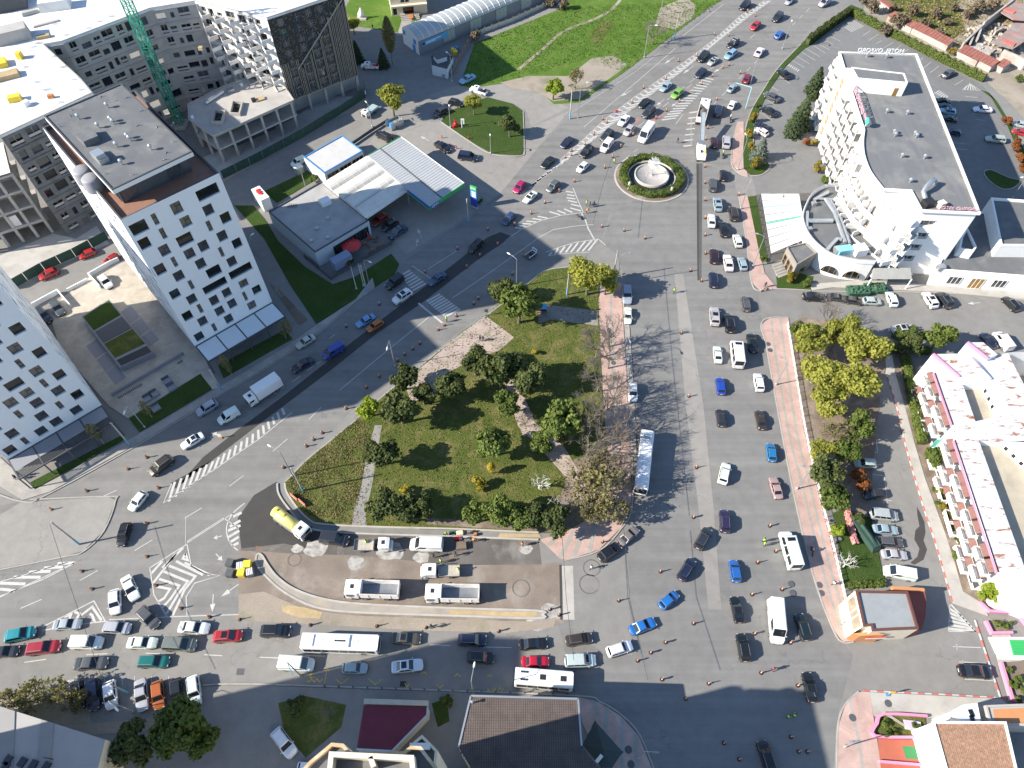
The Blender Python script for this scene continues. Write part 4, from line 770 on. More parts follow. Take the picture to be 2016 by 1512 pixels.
def cab(t,x0,x1,w,z0,H,slope=.25):
 mb=MB();loft(mb,[[(x,y*k,z0+(z-z0))for y,z in((w,z0),(w,H-.25),(w*.92,H-h),(0,H-h+.04),(-w*.92,H-h),(-w,H-.25),(-w,z0))]for x,k,h in((x0,.97,.05),(x0+.1,1,0),(x1-slope-.1,1,0),(x1-.02,.97,.16))])
 mb.build('cab',WHITE_M,t)
 g=MB();quad_on(g,(x1,-w*.9,z0+.95),(x1,w*.9,z0+.95),(x1-.03,w*.88,H-.35),(x1-.03,-w*.88,H-.35),.02,.98,0,1,.03);g.build('windscreen',GLASS,t)
 for s_ in(-1,1):
  y=s_*(w+.015);q=[(x0+.6,y,z0+1.0),(x1-.2,y,z0+1.0),(x1-.3,y,H-.4),(x0+.6,y,H-.4)]
  g=MB();g.face(q if s_<0 else q[::-1]);g.build('side_window',GLASS,t)
  link('mirror',MB().box((x1-.05,s_*(w+.2),H-1.2),(.12,.22,.6)).mesh('mirror',BLACK),t);link('headlight',MB().box((x1,s_*w*.75,z0+.2),(.1,.35,.2)).mesh('headlight',HEAD),t)
 link('roof_hatch',MB().box(((x0+x1)/2-.1,0,H),(.6,.7,.06)).mesh('roof_hatch',BLACK),t)
 link('grille',MB().box((x1+.01,0,z0+.1),(.06,w*1.5,.6)).mesh('grille',BLACK),t)
TIPB=mat('tipper_bed_steel',(0.2,0.22,0.25),0.3,0.6,0.55,0.4,stain=(0.3,0.25,0.2),sscale=0.8,samt=0.6);RIMW=mat('tipper_rim',(0.55,0.5,0.42),0.15,1.0,0.8,stain=(0.4,0.28,0.15),sscale=0.8,samt=0.8)
def tipper(label,load=False):
 t=thing('dump_truck',label,'truck',group='dump trucks of the road crew');w=1.25
 link('chassis',MB().box((-.3,0,.7),(8.4,.95,.35)).mesh('chassis',BLACK),t)
 cab(t,2.25,4.4,w,.75,3.0)
 b=MB();x0,x1,z0,z1=-4.3,1.95,1.15,2.75
 for s_ in(-1,1):b.box(((x0+x1)/2,s_*(w-.05),z0),(x1-x0,.12,z1-z0-.08))
 b.box((x1-.06,0,z0),(.14,2*w-.24,z1-z0+.3)).box((x1+.2,0,z1+.15),(.5,2*w-.3,.1));b.box((x0+.06,0,z0),(.14,2*w-.24,z1-z0-.2));b.build('tipper_body',WHITE_M,t)
 link('bed_floor',MB().box(((x0+x1)/2,0,z0+.05),(x1-x0-.3,2*w-.24,.1)).mesh('bed_floor',TIPB),t)
 r=MB()
 for s_ in(-1,1):r.box(((x0+x1)/2,s_*(w-.05),z1-.08),(x1-x0,.2,.1))
 r.box((x0+.06,0,z1-.2),(.2,2*w-.2,.1));r.build('bed_rim',RIMW,t)
 link('side_rib',MB().box((-3,w+.03,z0),(.1,.08,1.5)).box((-1.2,w+.03,z0),(.1,.08,1.5)).box((.6,w+.03,z0),(.1,.08,1.5)).box((-3,-w-.03,z0),(.1,.08,1.5)).box((-1.2,-w-.03,z0),(.1,.08,1.5)).box((.6,-w-.03,z0),(.1,.08,1.5)).mesh('side_rib',WHITE_M),t)
 if load:
  mb=MB();n=14
  for i in range(n):
   for j in range(8):
    f_=lambda i,j:(x0+.25+(x1-x0-.5)*i/n,(-w+.15)+(2*w-.3)*j/8,z0+.5+1.1*math.sin(math.pi*min(1,(i+.3)/n))*(.55+.45*math.sin(math.pi*j/8))+.08*math.sin(i*3.1+j*5.3))
    mb.face([f_(i,j),f_(i+1,j),f_(i+1,j+1),f_(i,j+1)])
  mb.build('asphalt_load',GRAVEL,t,True)
 wheels(t,(3.1,1.3,-2.3,-3.6),w+.02,.5,.34)
 link('mudguard',MB().box((-2.95,1.02,1.05),(2.7,.45,.06)).box((-2.95,-1.02,1.05),(2.7,.45,.06)).mesh('mudguard',BLACK),t)
 for s_ in(-1,1):link('tail_light',MB().box((-4.45,s_*.95,.8),(.1,.35,.2)).mesh('tail_light',TAIL),t)
 return t
place(tipper('white dump truck with empty tipper, left one of the two on the brown subgrade'),679,1158,789,1161,2.0)
place(tipper('white dump truck with rusty tipper rim, right one of the two on the brown subgrade'),837,1167,946,1168,2.0)
place(tipper('white dump truck being filled with milled asphalt beside the fountain roundabout',True),1392,190,1377,246,2.0)
t=thing('tanker_truck','truck with yellow tank and white cab by the new kerb','truck');cab(t,1.9,3.9,1.2,.75,2.9)
link('chassis',MB().box((-.2,0,.65),(7.6,.95,.3)).mesh('chassis',BLACK),t)
mb=MB();mb.tube([(-3.7,0,1.95),(-3.55,0,1.95),(1.4,0,1.95),(1.55,0,1.95)],[.75,1.02,1.02,.8],20);mb.build('tank',mat('tank_yellow',(0.66,0.58,0.19),0.1,0.6,0.45,stain=(0.5,0.4,0.12),sscale=0.7,samt=0.5),t,True)
for x in(-2.9,-1.2):link('tank_hatch',MB().lathe([(.28,0),(.28,.16)],(x,0,2.93),10).mesh('tank_hatch',YELLOW),t)
link('catwalk',MB().box((-1.0,1.0,1.0),(4.6,.3,.06)).box((-1.0,-1.0,1.0),(4.6,.3,.06)).mesh('catwalk',GREYM),t);wheels(t,(2.9,-1.6,-2.9),1.2,.5,.32)
place(t,601,1050,541,1006,1.8)
t=thing('box_truck','white box truck with blue striped rear lettering in the tower shade','truck');cab(t,1.9,3.7,1.1,.6,2.5)
link('chassis',MB().box((-.2,0,.55),(7,.9,.3)).mesh('chassis',BLACK),t);link('cargo_box',MB().box((-1.0,0,.95),(5.5,2.35,2.3)).mesh('cargo_box',WHITE_M),t)
for k in range(5):link('stripe',MB().box((-3.765,-.9+.42*k,1.7+.1*k),(.03,.2,1.3)).mesh('stripe',BLUE),t)
for k in range(4):mb=MB();mb.face([(-3.2+.5*k,-1.18,1.4),(-3.0+.5*k,-1.18,1.4),(-2.3+.35*k,-1.18,2.9),(-2.45+.35*k,-1.18,2.9)]);mb.build('stripe',BLUE,t)
wheels(t,(2.7,-2.3),1.12,.42);place(t,482,792,553,746,1.6)
def flatbed(label,crew):
 t=thing('flatbed_truck',label,'truck');cab(t,.6 if crew else 1.0,2.9,1.0,.5,2.15,.5)
 link('bonnet',MB().box((3.05,0,.5),(.5,1.8,.75),0,0,.9).mesh('bonnet',WHITE_M),t)
 link('chassis',MB().box((-.2,0,.5),(6,.8,.25)).mesh('chassis',BLACK),t);link('deck',MB().box((-1.5,0,.85),(3.4,2.0,.1)).mesh('deck',mat('deck_worn',(.4,.36,.3),.2,2)if 'deck_worn' not in MT else MT['deck_worn']),t)
 for c,s_ in(((-1.5,1.0,.95),(3.4,.05,.35)),((-1.5,-1.0,.95),(3.4,.05,.35)),((-3.2,0,.95),(.05,2.0,.35)),((.2,0,.95),(.06,2.0,.9))):link('side_board',MB().box(c,s_).mesh('side_board',GREYM),t)
 wheels(t,(2.2,-1.8),1.0,.36,.24);return t
place(flatbed('white flatbed truck carrying yellow tools behind the black people carrier',False),777,1073,693,1074,.9)
place(flatbed('white crew truck with open door and green machine parts on its bed',True),826,1126,908,1124,.9)
t=thing('tipper_van','small pale blue tipper truck by the dusty track','truck');cab(t,.9,2.3,.95,.5,2.0,.4);link('load_bed',MB().box((-1.1,0,.8),(3.2,1.95,.6)).mesh('load_bed',mat('bed_teal',(.3,.4,.42),.1,1)),t);link('chassis',MB().box((-.2,0,.45),(5,.8,.3)).mesh('chassis',BLACK),t);wheels(t,(1.6,-1.5),.95,.36,.24);place(t,716,228,738,211,.9)
for lab,f_,r_,bed in(('white pickup carrying red gear by the construction fence',(708,130),(749,131),RED),('pale blue pickup at the edge of the dirt track',(919,172),(966,186),BLACK)):
 t=thing('pickup_truck',lab,'pickup');cab(t,-.1,1.6,.88,.45,1.75,.6);link('bonnet',MB().box((2.0,0,.45),(1.1,1.7,.6),0,0,.93).mesh('bonnet',WHITE_M),t)
 link('load_bed',MB().box((-1.35,.82,.45),(2.3,.08,.7)).box((-1.35,-.82,.45),(2.3,.08,.7)).box((-2.5,0,.45),(.08,1.7,.65)).box((-1.35,0,.45),(2.3,1.6,.15)).mesh('load_bed',WHITE_M),t)
 link('cargo',MB().box((-1.3,.1,.62),(1.0,.9,.7),.3).box((-2.0,-.3,.62),(.5,.6,.9),.1).mesh('cargo',bed),t);wheels(t,(1.7,-1.6),.9,.35,.22);place(t,*f_,*r_,.7)
# milling machine with its long conveyor reaching over the loaded truck
t=thing('milling_machine','white road milling machine with long grey conveyor boom above the trench','road machine',world=True,loc=G(1379,308))
a,b=G(1381,318,.9),G(1379,284,.9);d=(b-a).normalized();n_=Vector((-d.y,d.x,0));ang=math.atan2(d.y,d.x);c=(a+b)/2
MB().box((c.x,c.y,.6),(5.2,2.1,1.5),ang,0,.95).build('body',WHITE_M,t);MB().box((c.x-d.x*.2,c.y-d.y*.2,2.1),(2.0,1.7,.7),ang,0,.9).build('engine_cover',WHITE_M,t)
q=c+d*1.6;MB().box((q.x+n_.x*.4,q.y+n_.y*.4,2.9),(1.6,1.4,.08),ang).build('canopy',GREYM,t)
p4=MB()
for sx,sy in((.6,.5),(.6,-.3),(-.6,.5),(-.6,-.3)):e=q+d*sx+n_*(sy+.3);p4.bar((e.x,e.y,2.0),(e.x,e.y,2.9),.07)
p4.build('canopy_post',GREYM,t)
for s_ in(-1,1):
 for k in(-1,1):e=c+d*1.9*k+n_*.85*s_;MB().box((e.x,e.y,0.02),(1.3,.35,.62),ang,0,.8).build('track',RUBBER,t)
p0=c+d*2.4;p1=G(1385,222,5.0)
MB().bar((p0.x,p0.y,1.9),p1,1.0,.45).build('conveyor',mat('conveyor_grey',(.26,.3,.33),.1,1),t)
for s_ in(-1,1):MB().bar(Vector((p0.x,p0.y,2.2))+n_*.52*s_,p1+n_*.52*s_+Vector((0,0,.25)),.09).build('conveyor_rail',STEEL,t)
for off,m in((-.7,YELLOW),(.2,BLACK)):e=c-d*1.4+n_*off;MB().box((e.x,e.y,2.1),(.5,.4,.5),ang).build('control_box',m,t)
# small line-marking machine
t=thing('marking_machine','small white road marking machine with open roll frame','road machine');MB().box((0,0,.35),(2.6,1.3,.55)).build('body',DGREY,t)
fr=MB()
for s_ in(-1,1):fr.bar((-1.2,s_*.65,.9),(1.2,s_*.65,.9),.1).bar((1.2,s_*.65,.9),(1.25,s_*.65,1.7),.1).bar((-1.2,s_*.65,.9),(-1.2,s_*.65,1.3),.1)
fr.bar((1.25,-.65,1.7),(1.25,.65,1.7),.12).bar((1.2,-.65,.95),(1.2,.65,.95),.12);fr.build('roll_frame',WHITE_M,t);MB().box((-.1,0,.9),(.6,.6,.5)).build('seat',BLACK,t);wheels(t,(.8,-.8),.68,.3,.2);place(t,1057,493,1033,511,.6)
# two-wheelers
def two_wheeler(name,label,cat,fx,fy,rx,ry,m,motor=True):
 t=thing(name,label,cat);r=.3 if motor else .34
 for x in(.62,-.62):link('wheel',wheel_mesh(r,.11 if motor else .04),t,(x,0,r))
 fr=MB()
 if motor:fr.bar((-.65,0,.55),(.35,0,.5),.26,.3).bar((.35,0,.4),(.5,0,.95),.2,.3)
 else:fr.bar((-.62,0,.34),(.05,0,.3),.04).bar((.05,0,.3),(.5,0,.8),.04).bar((-.15,0,.85),(.5,0,.8),.04).bar((.62,0,.34),(.48,0,.95),.04).bar((-.62,0,.34),(-.15,0,.85),.04)
 fr.build('frame',m,t);MB().box((-.3,0,.72 if motor else .88),(.6 if motor else .25,.26 if motor else .14,.1)).build('seat',BLACK,t);MB().bar((.48,-.32,1.02),(.48,.32,1.02),.05).build('handlebar',BLACK,t)
 return place(t,fx,fy,rx,ry,.3)
two_wheeler('scooter','dark scooter with pale rider beside the hotel verge','scooter',1438,231,1437,243,DGREY);two_wheeler('scooter','scooter ridden in green vest beside the silver suv','scooter',1422,302,1423,312,DGREY);two_wheeler('bicycle','bicycle beside the pedestrian at the pink pavement corner','bicycle',1512,570,1500,573,BLACK,False);two_wheeler('bicycle','bicycle ridden on the pink pavement beside the minibus','bicycle',1597,1080,1599,1092,BLACK,False);two_wheeler('motorcycle','grey motorcycle leaning by the dashed give way line','motorcycle',1133,424,1146,432,DGREY)
# ---------------------------------------------------------------- buildings
V2=lambda p:Vector((p[0],p[1]))
def wall_openings(mb,A,B,z0,z1,ops,depth=0.25,m=0,mr=None):
 "flat wall from A to B (left to right seen from outside) with recessed rectangular openings (u0,u1,v0,v1)"
 A,B=V2(A),V2(B);Wd=(B-A).length;u=(B-A)/Wd;n=Vector((u.y,-u.x));mr=m if mr is None else mr
 pt=lambda s_,v,d=0:(A.x+u.x*s_-n.x*d,A.y+u.y*s_-n.y*d,z0+v)
 cuts=sorted({0.0,z1-z0}|{o[2]for o in ops}|{o[3]for o in ops})
 for a,b in zip(cuts,cuts[1:]):
  if b-a<1e-4:continue
  mid=(a+b)/2;x=0.0
  for o in sorted([o for o in ops if o[2]<mid<o[3]]):
   if o[0]>x:mb.face([pt(x,a),pt(o[0],a),pt(o[0],b),pt(x,b)],m)
   x=max(x,o[1])
  if x<Wd:mb.face([pt(x,a),pt(Wd,a),pt(Wd,b),pt(x,b)],m)
 for o in ops:
  c=[(o[0],o[2]),(o[1],o[2]),(o[1],o[3]),(o[0],o[3])]
  for k in range(4):
   p,q=c[k],c[(k+1)%4];mb.face([pt(*p),pt(*p,depth),pt(*q,depth),pt(*q)][::-1],mr)
WINM={}
def add_window(par,A,B,z0,o,depth,style='mull',pane=None,frame=None,name='window'):
 A,B=V2(A),V2(B);u=(B-A).normalized();n=Vector((u.y,-u.x));w,h=round(o[1]-o[0],2),round(o[3]-o[2],2)
 pane=pane or GLASS;frame=frame or BLACK;key=(w,h,style,pane.name,frame.name)
 if key not in WINM:
  f=MB();t_=0.07
  for x0,x1,a,b in((0,w,0,t_),(0,w,h-t_,h),(0,t_,t_,h-t_),(w-t_,w,t_,h-t_)):f.box(((x0+x1)/2,-0.03,a),(x1-x0,0.06,b-a))
  if style=='mull':f.box((w*.5,-.03,t_),(.09,.06,h-2*t_)).box((w*.75,-.03,h*.5),(w*.46,.06,.09))
  if style=='two':f.box((w/2,-.03,h*.5),(w-2*t_,.06,.09))
  if style=='three':f.box((w/3,-.03,t_),(.07,.06,h-2*t_)).box((2*w/3,-.03,t_),(.07,.06,h-2*t_))
  p=MB();p.face([(0,-.004,0),(w,-.004,0),(w,-.004,h),(0,-.004,h)])
  WINM[key]=(f.mesh('window_frame',frame),p.mesh('pane',pane))
 fm,pm=WINM[key];q=A+u*o[0]-n*depth
 f_=link(name,fm,par,(q.x,q.y,z0+o[2]),math.atan2(u.y,u.x));link('pane',pm,f_)
 return f_
def on_wall(px,py,A,B):
 "point of the photograph laid on the vertical plane through A, B -> (u, z)"
 A,B=V2(A),V2(B);u=(B-A).normalized();n=Vector((u.y,-u.x,0));d=G(px,py,0)-Vector((0,0,CAM_H));o=Vector((0,0,CAM_H))
 k=(Vector((A.x,A.y,0))-o).dot(n)/d.dot(n);p=o+d*k
 return(Vector((p.x,p.y))-A).dot(u),p.z
def centre(pts):return Vector((sum(p[0]for p in pts)/len(pts),sum(p[1]for p in pts)/len(pts),0))
def flat_roof(par,pts,z,wallm,roofm,par_h=0.5,par_w=0.3,z0=0.0,walls=True,capm=None):
 A=sum(pts[k][0]*pts[(k+1)%len(pts)][1]-pts[(k+1)%len(pts)][0]*pts[k][1]for k in range(len(pts)))
 if A<0:pts=pts[::-1]
 if walls:
  mb=MB()
  for k in range(len(pts)):
   a,b=pts[k],pts[(k+1)%len(pts)];mb.face([(a[0],a[1],z0),(b[0],b[1],z0),(b[0],b[1],z),(a[0],a[1],z)])
  mb.build('wall',wallm,par)
 mb=MB();mb.poly(pts,z-0.02);mb.build('roof',roofm,par)
 if par_h:mb=MB();mb.curb(pts,par_w,z-0.05,z+par_h,0,par_w/2,True);mb.build('parapet',capm or wallm,par)
 return pts
def bld(label,pts,cat='building',name='building'):return thing(name,label,cat,centre(pts),world=True)
def pts_between(a,b,n):return[a.lerp(b,k/n)for k in range(n+1)]
FABRIC=plain('awning_white',(0.66,0.7,0.72),0.7);PANEL_G=plain('panel_grey',(0.24,0.24,0.26),0.6)
# ---- the two white towers
ZT=37.0
def tower(label,FL,FR,wins,roof_px,canopy):
 FL,FR=V2(FL),V2(FR);u=(FR-FL).normalized();n=Vector((u.y,-u.x));Wd=(FR-FL).length;D=33.0
 BL,BR=FL-n*D,FR-n*D
 t=thing('tower_block',label,'tower block',((FL.x+FR.x)/2,(FL.y+FR.y)/2,0),world=True)
 z0=3.9;front=[]
 for w in wins:
  a,b=on_wall(w[0],w[1],FL,FR),on_wall(w[2],w[3],FL,FR)
  front.append((max(.3,a[0]),min(Wd-.3,b[0]),max(.3,b[1]-z0),min(ZT-z0-.5,a[1]-z0),w[4]))
 mb=MB();wall_openings(mb,FL,FR,z0,ZT,[f[:4]for f in front],.45);mb.build('front_wall',WHITE_T,t)
 for k,f in enumerate(front):
  st=f[4];pane=(GLASS,GLASS2,GLASS3)[(0,1,2)[{'d':0,'m':1,'s':1,'g':2}[st]]]if st!='m' or k%3 else GLASS3
  add_window(t,FL,FR,z0,f[:4],.43,{'d':'plain','m':'mull','s':'two','g':'mull'}[st],pane)
 r=random.Random(len(label))
 for A,B in((BL,FL),(FR,BR)):
  ops=[]
  for fl in range(10):
   x=1.2
   while x<D-2.5:
    w=r.choice((.8,.8,1.8,1.8,2.6))
    if r.random()<.75:ops.append((x,x+w,.6+fl*3.2,.6+fl*3.2+1.9))
    x+=w+r.uniform(.9,2.0)
  mb=MB();wall_openings(mb,A,B,z0,ZT,ops,.3);mb.build('side_wall',WHITE_T,t)
  for o in ops:add_window(t,A,B,z0,(o[0],o[0]+round(o[1]-o[0],1),o[2],o[2]+1.9),.28,'plain',r.choice((GLASS,GLASS,GLASS3)))
 mb=MB();wall_openings(mb,BR,BL,z0,ZT,[],.3);mb.build('rear_wall',WHITE_T,t)
 mb=MB();q=[p for p in(FL-n*.4+u*.4,FR-n*.4-u*.4,BR+n*.4-u*.4,BL+n*.4+u*.4)];mb.prism(q,0,z0+.05);mb.build('ground_floor',GLASS3,t)
 out=[FL,FR,BR,BL]
 mb=MB();mb.poly(out,ZT-.75);mb.build('terrace',TIMBER,t)
 mb=MB();mb.curb(out,.3,ZT-.8,ZT+.02,0,.152,True);mb.build('parapet',DGREY,t)
 rf=[V2(G(*p,40.6))for p in roof_px]if roof_px else None
 if rf is None:rf=[FL+u*.2-n*3.0,FR-u*1.8-n*3.0,BR-u*1.8+n*.8,BL+u*.2+n*.8]
 rf=[rf[0],rf[1],rf[2],rf[3]];c=sum((p for p in rf),Vector((0,0)))/4
 inn=[p.lerp(c,.13)for p in rf]
 mb=MB()
 for k in range(4):wall_openings(mb,inn[k],inn[(k+1)%4],ZT-.75,39.8,[])
 mb.build('penthouse_wall',DGREY,t)
 for k in range(4):
  A,B=inn[k],inn[(k+1)%4];L=(B-A).length;m_=int(L/3.2)
  for j in range(m_):
   if j%3==1:continue
   add_window(t,A,B,ZT-.7,(j*L/m_+.25,round(j*L/m_+.25+2.6,2),.1,2.9),-.07,'three',GLASS3,DGREY)
 mb=MB();mb.prism(rf,39.8,40.55,0,0,True);mb.build('roof_slab',WHITE_M,t)
 mb=MB();mb.poly([p.lerp(c,.02)for p in rf],40.57);mb.build('roof',FELT,t)
 mb=MB();mb.curb([p for p in rf][::-1]if False else rf,.25,40.5,40.75,0,.13,True);mb.build('roof_edge',DGREY,t)
 if roof_px:
  vb=MB().lathe([(.12,0),(.12,.45),(.3,.6),(.36,.8),(.3,1.0),(.1,1.12)],n=10).mesh('roof_vent',STEEL);pb=MB().lathe([(.06,0),(.05,.55)],n=6).bar((-.35,0,.03),(.35,0,.03),.06).mesh('roof_peg',STEEL)
  Z=lambda x,y:G(60+x/5.04,160+y/5.04,40.6)
  for x,y in((770,262),(485,375),(805,400),(830,425),(680,462),(970,566),(995,592),(862,652),(1200,680),(910,825)):link('roof_vent',vb,t,Z(x,y))
  for x,y in((295,450),(400,285),(695,155),(950,165),(1095,295),(1255,455),(1405,600),(1325,780),(1000,930),(735,920),(560,560),(820,195),(395,345),(1060,440),(1345,710)):link('roof_peg',pb,t,Z(x,y),r.random()*3)
  a=[V2(Z(*p))for p in((555,655),(700,595),(635,510),(470,580))]
  mb=MB();mb.prism(a,40.5,41.7);mb.build('stair_head',FELT,t)
  p=Z(700,770);MB().box((p.x,p.y,40.6),(1.6,3.4,.9),R(45)).box((p.x+.5,p.y-.6,41.5),(1.5,1.3,.7),R(45)).build('air_unit',STEEL,t)
  for x,y in((500,880),(590,960)):
   p=G(60+x/5.04,160+y/5.04,38.5);MB().lathe([(1.5,0),(1.5,2.2),(1.2,2.5)],(p.x,p.y,ZT-.75),18).build('terrace_pod',PANEL_G,t,True)
 mb=MB();cz=3.75;dp=5.2
 L0=FL+u*.1;beams=4
 P=lambda s_,d,z:(L0.x+u.x*s_+n.x*d,L0.y+u.y*s_+n.y*d,z)
 for k in range(beams+1):s_=k*(Wd-.2)/beams;mb.bar(P(s_,0,cz),P(s_,dp,cz),.22,.3);mb.bar(P(s_,dp-.1,0),P(s_,dp-.1,cz),.18)
 mb.bar(P(0,dp,cz),P(Wd-.2,dp,cz),.22,.3).bar(P(0,.1,cz),P(Wd-.2,.1,cz),.4,.4);mb.build('canopy_frame',DGREY,t)
 for k in range(beams):
  s0,s1=k*(Wd-.2)/beams+.14,(k+1)*(Wd-.2)/beams-.14
  d1=dp-.15 if canopy=='white' else dp*.62
  g=MB();g.face([P(s0,.35,cz+.17),P(s0,d1,cz+.12),P(s1,d1,cz+.12),P(s1,.35,cz+.17)]);g.build('awning',FABRIC if canopy=='white' else PANEL_G,t)
  if canopy!='white':
   for j in range(5):d=d1+.3+j*.32;MB().bar(P(s0,d,cz+.05),P(s1,d,cz+.05),.1,.12).build('slat',DGREY,t)
 return t
Z1=lambda x,y:(230+x/6.109,330+y/6.109);Z2=lambda x,y:(330+x/6.72,500+y/6.72);Z3=lambda x,y:(x/6.72,540+y/6.72);Z4=lambda x,y:(x/6.72,740+y/6.72)
def wl_(Z,rows):return[(*Z(a,b),*Z(c,d),s_)for a,b,c,d,s_ in rows]
winA=wl_(Z1,((940,295,1248,295,'d'),(630,450,812,522,'m'),(400,570,525,672,'s'),(135,705,400,740,'d'),(1022,478,1184,540,'g'),(745,620,917,680,'m'),(1230,575,1390,632,'d'),(1062,655,1167,750,'s'),(497,745,617,840,'s'),(240,885,430,940,'d'),(703,852,937,880,'d'),(1193,795,1347,850,'g'),(487,965,662,1025,'m'),(963,915,1125,972,'g'),(795,1010,960,1060,'g'),(1375,885,1520,935,'d'),(1212,970,1305,1060,'s'),(640,1090,748,1180,'s'),(432,1200,612,1250,'d'),(932,1130,1090,1182,'g'),(1313,1105,1458,1155,'g'),(1063,1240,1275,1260,'d'),(1340,1268,1640,1215,'d'),(665,1280,830,1325,'g'),(845,1370,945,1450,'s')))+wl_(Z2,((455,455,800,385,'d'),(10,510,187,550,'d'),(237,575,407,620,'g'),(932,375,1080,405,'m'),(707,490,860,535,'g'),(1108,455,1253,490,'d'),(537,590,697,640,'g'),(378,680,485,765,'s'),(980,515,1072,605,'s'),(780,635,930,680,'g'),(1045,660,1187,695,'m'),(178,800,350,840,'d'),(612,735,768,775,'g'),(385,870,545,910,'g'),(738,835,885,880,'g'),(570,935,668,1010,'s'),(340,1075,500,1110,'d')))
tower('tall white tower with timber roof terrace and scattered dark windows beside the filling station',(-63.5,87.9),(-50.3,99.7),winA,[(220,375),(379,299),(239,165),(87,230)],'white')
winB=wl_(Z3,((100,708,357,742,'d'),(78,968,325,1000,'m'),(410,1022,638,1055,'d'),(180,1150,347,1222,'s'),(370,1272,603,1298,'m'),(680,1320,895,1342,'d'),(507,1410,660,1475,'s'),(35,1468,343,1448,'d'),(-130,860,48,910,'m'),(-150,1110,48,1155,'m'),(-160,1350,48,1390,'g'),(-120,350,48,400,'d'),(-100,640,18,680,'g')))+wl_(Z4,((243,220,475,235,'m'),(22,350,262,365,'m'),(660,190,880,207,'g'),(920,240,1128,258,'d'),(378,352,605,368,'g'),(717,362,863,415,'s'),(910,450,1112,460,'g'),(165,485,327,535,'s'),(442,527,662,540,'m'),(640,605,852,615,'g'),(440,730,655,738,'g'),(45,765,275,772,'m'),(255,838,407,885,'s'),(20,980,247,985,'d'),(-180,700,38,705,'m')))
tower('nearer white tower at the left edge with dark slatted pergola at its foot',(-90.5,62.0),(-77.5,73.8),winB,None,'grey')
# ---- the plaza between the towers
bx=[V2(G(*p,1.7))for p in((160,623),(236,722),(302,692),(214,588))]
t=bld('low ramp house with planted green roofs in the plaza',bx,'ramp house','ramp_house');mb=MB();mb.prism(bx,.1,1.6);mb.build('wall',PANEL_G,t)
def between(s0,s1,e=.04):return[bx[0].lerp(bx[1],s0).lerp(bx[3].lerp(bx[2],s0),e),bx[0].lerp(bx[1],s1).lerp(bx[3].lerp(bx[2],s1),e),bx[0].lerp(bx[1],s1).lerp(bx[3].lerp(bx[2],s1),1-e),bx[0].lerp(bx[1],s0).lerp(bx[3].lerp(bx[2],s0),1-e)]
for s0,s1,m,nm in((.02,.3,GRASS_L,'green_roof'),(.33,.55,DGREY,'roof_panel'),(.57,.84,GRASS,'green_roof'),(.88,.99,BLACK,'ramp_opening')):
 mb=MB();mb.prism(between(s0,s1),1.6,1.68 if m is not BLACK else 1.62);mb.build(nm,m,t)
for s0,s1,e0,e1 in((.35,.6,-.42,-.04),(.62,.85,-.42,-.04),(.86,1.1,-.42,-.04),(.2,.45,1.04,1.42),(.47,.7,1.04,1.42),(.72,.92,1.04,1.42)):
 f_=lambda s,e:bx[0].lerp(bx[1],s)+(bx[3]-bx[0])*e
 mb=MB();mb.poly([f_(s0,e0),f_(s1,e0),f_(s1,e1),f_(s0,e1)],.147);mb.build('paving_panel',PANEL_G,kind='structure')
for lab,run in(('low white bay wall at the left of the plaza',[(60,608),(117,577),(142,606)]),('low white bay wall round the white hatchback',[(200,569),(178,545),(222,520),(236,514)]),('thin white wall along the back edge of the plaza',[(135,574),(175,553)]),('dark sign wall with raised letters along the plaza steps',[(222,780),(363,698)])):
 t=thing('plaza_wall',lab,'wall',G(*run[0]),world=True);mb=MB();mb.curb(GS(run),.25,0,1.2 if 'bay' in lab else .9);mb.build('wall',WHITE_T if 'white' in lab else PANEL_G,t)
 if 'letters' in lab:
  for a,b,k in(((235,785),(283,757),15),((352,717),(362,711),4)):
   for j in range(k):p=G(a[0]+(b[0]-a[0])*j/k,a[1]+(b[1]-a[1])*j/k);MB().box((p.x,p.y,.1),(.16,.12,.5),R(42)).build('letter',BLACK,t)
for px,py in((293,786),(305,778),(330,752),(308,805),(340,765)):
 p=G(px,py);tt=thing('planter_bench','grey block bench beside the plaza lawn','bench',p,R(42),group='block benches by the plaza lawn');MB().box((0,0,.15),(1.6,1.6,.5)).build('seat',PANEL_G,tt);MB().box((0,.6,.65),(1.5,.3,.4)).build('backrest',DGREY,tt)
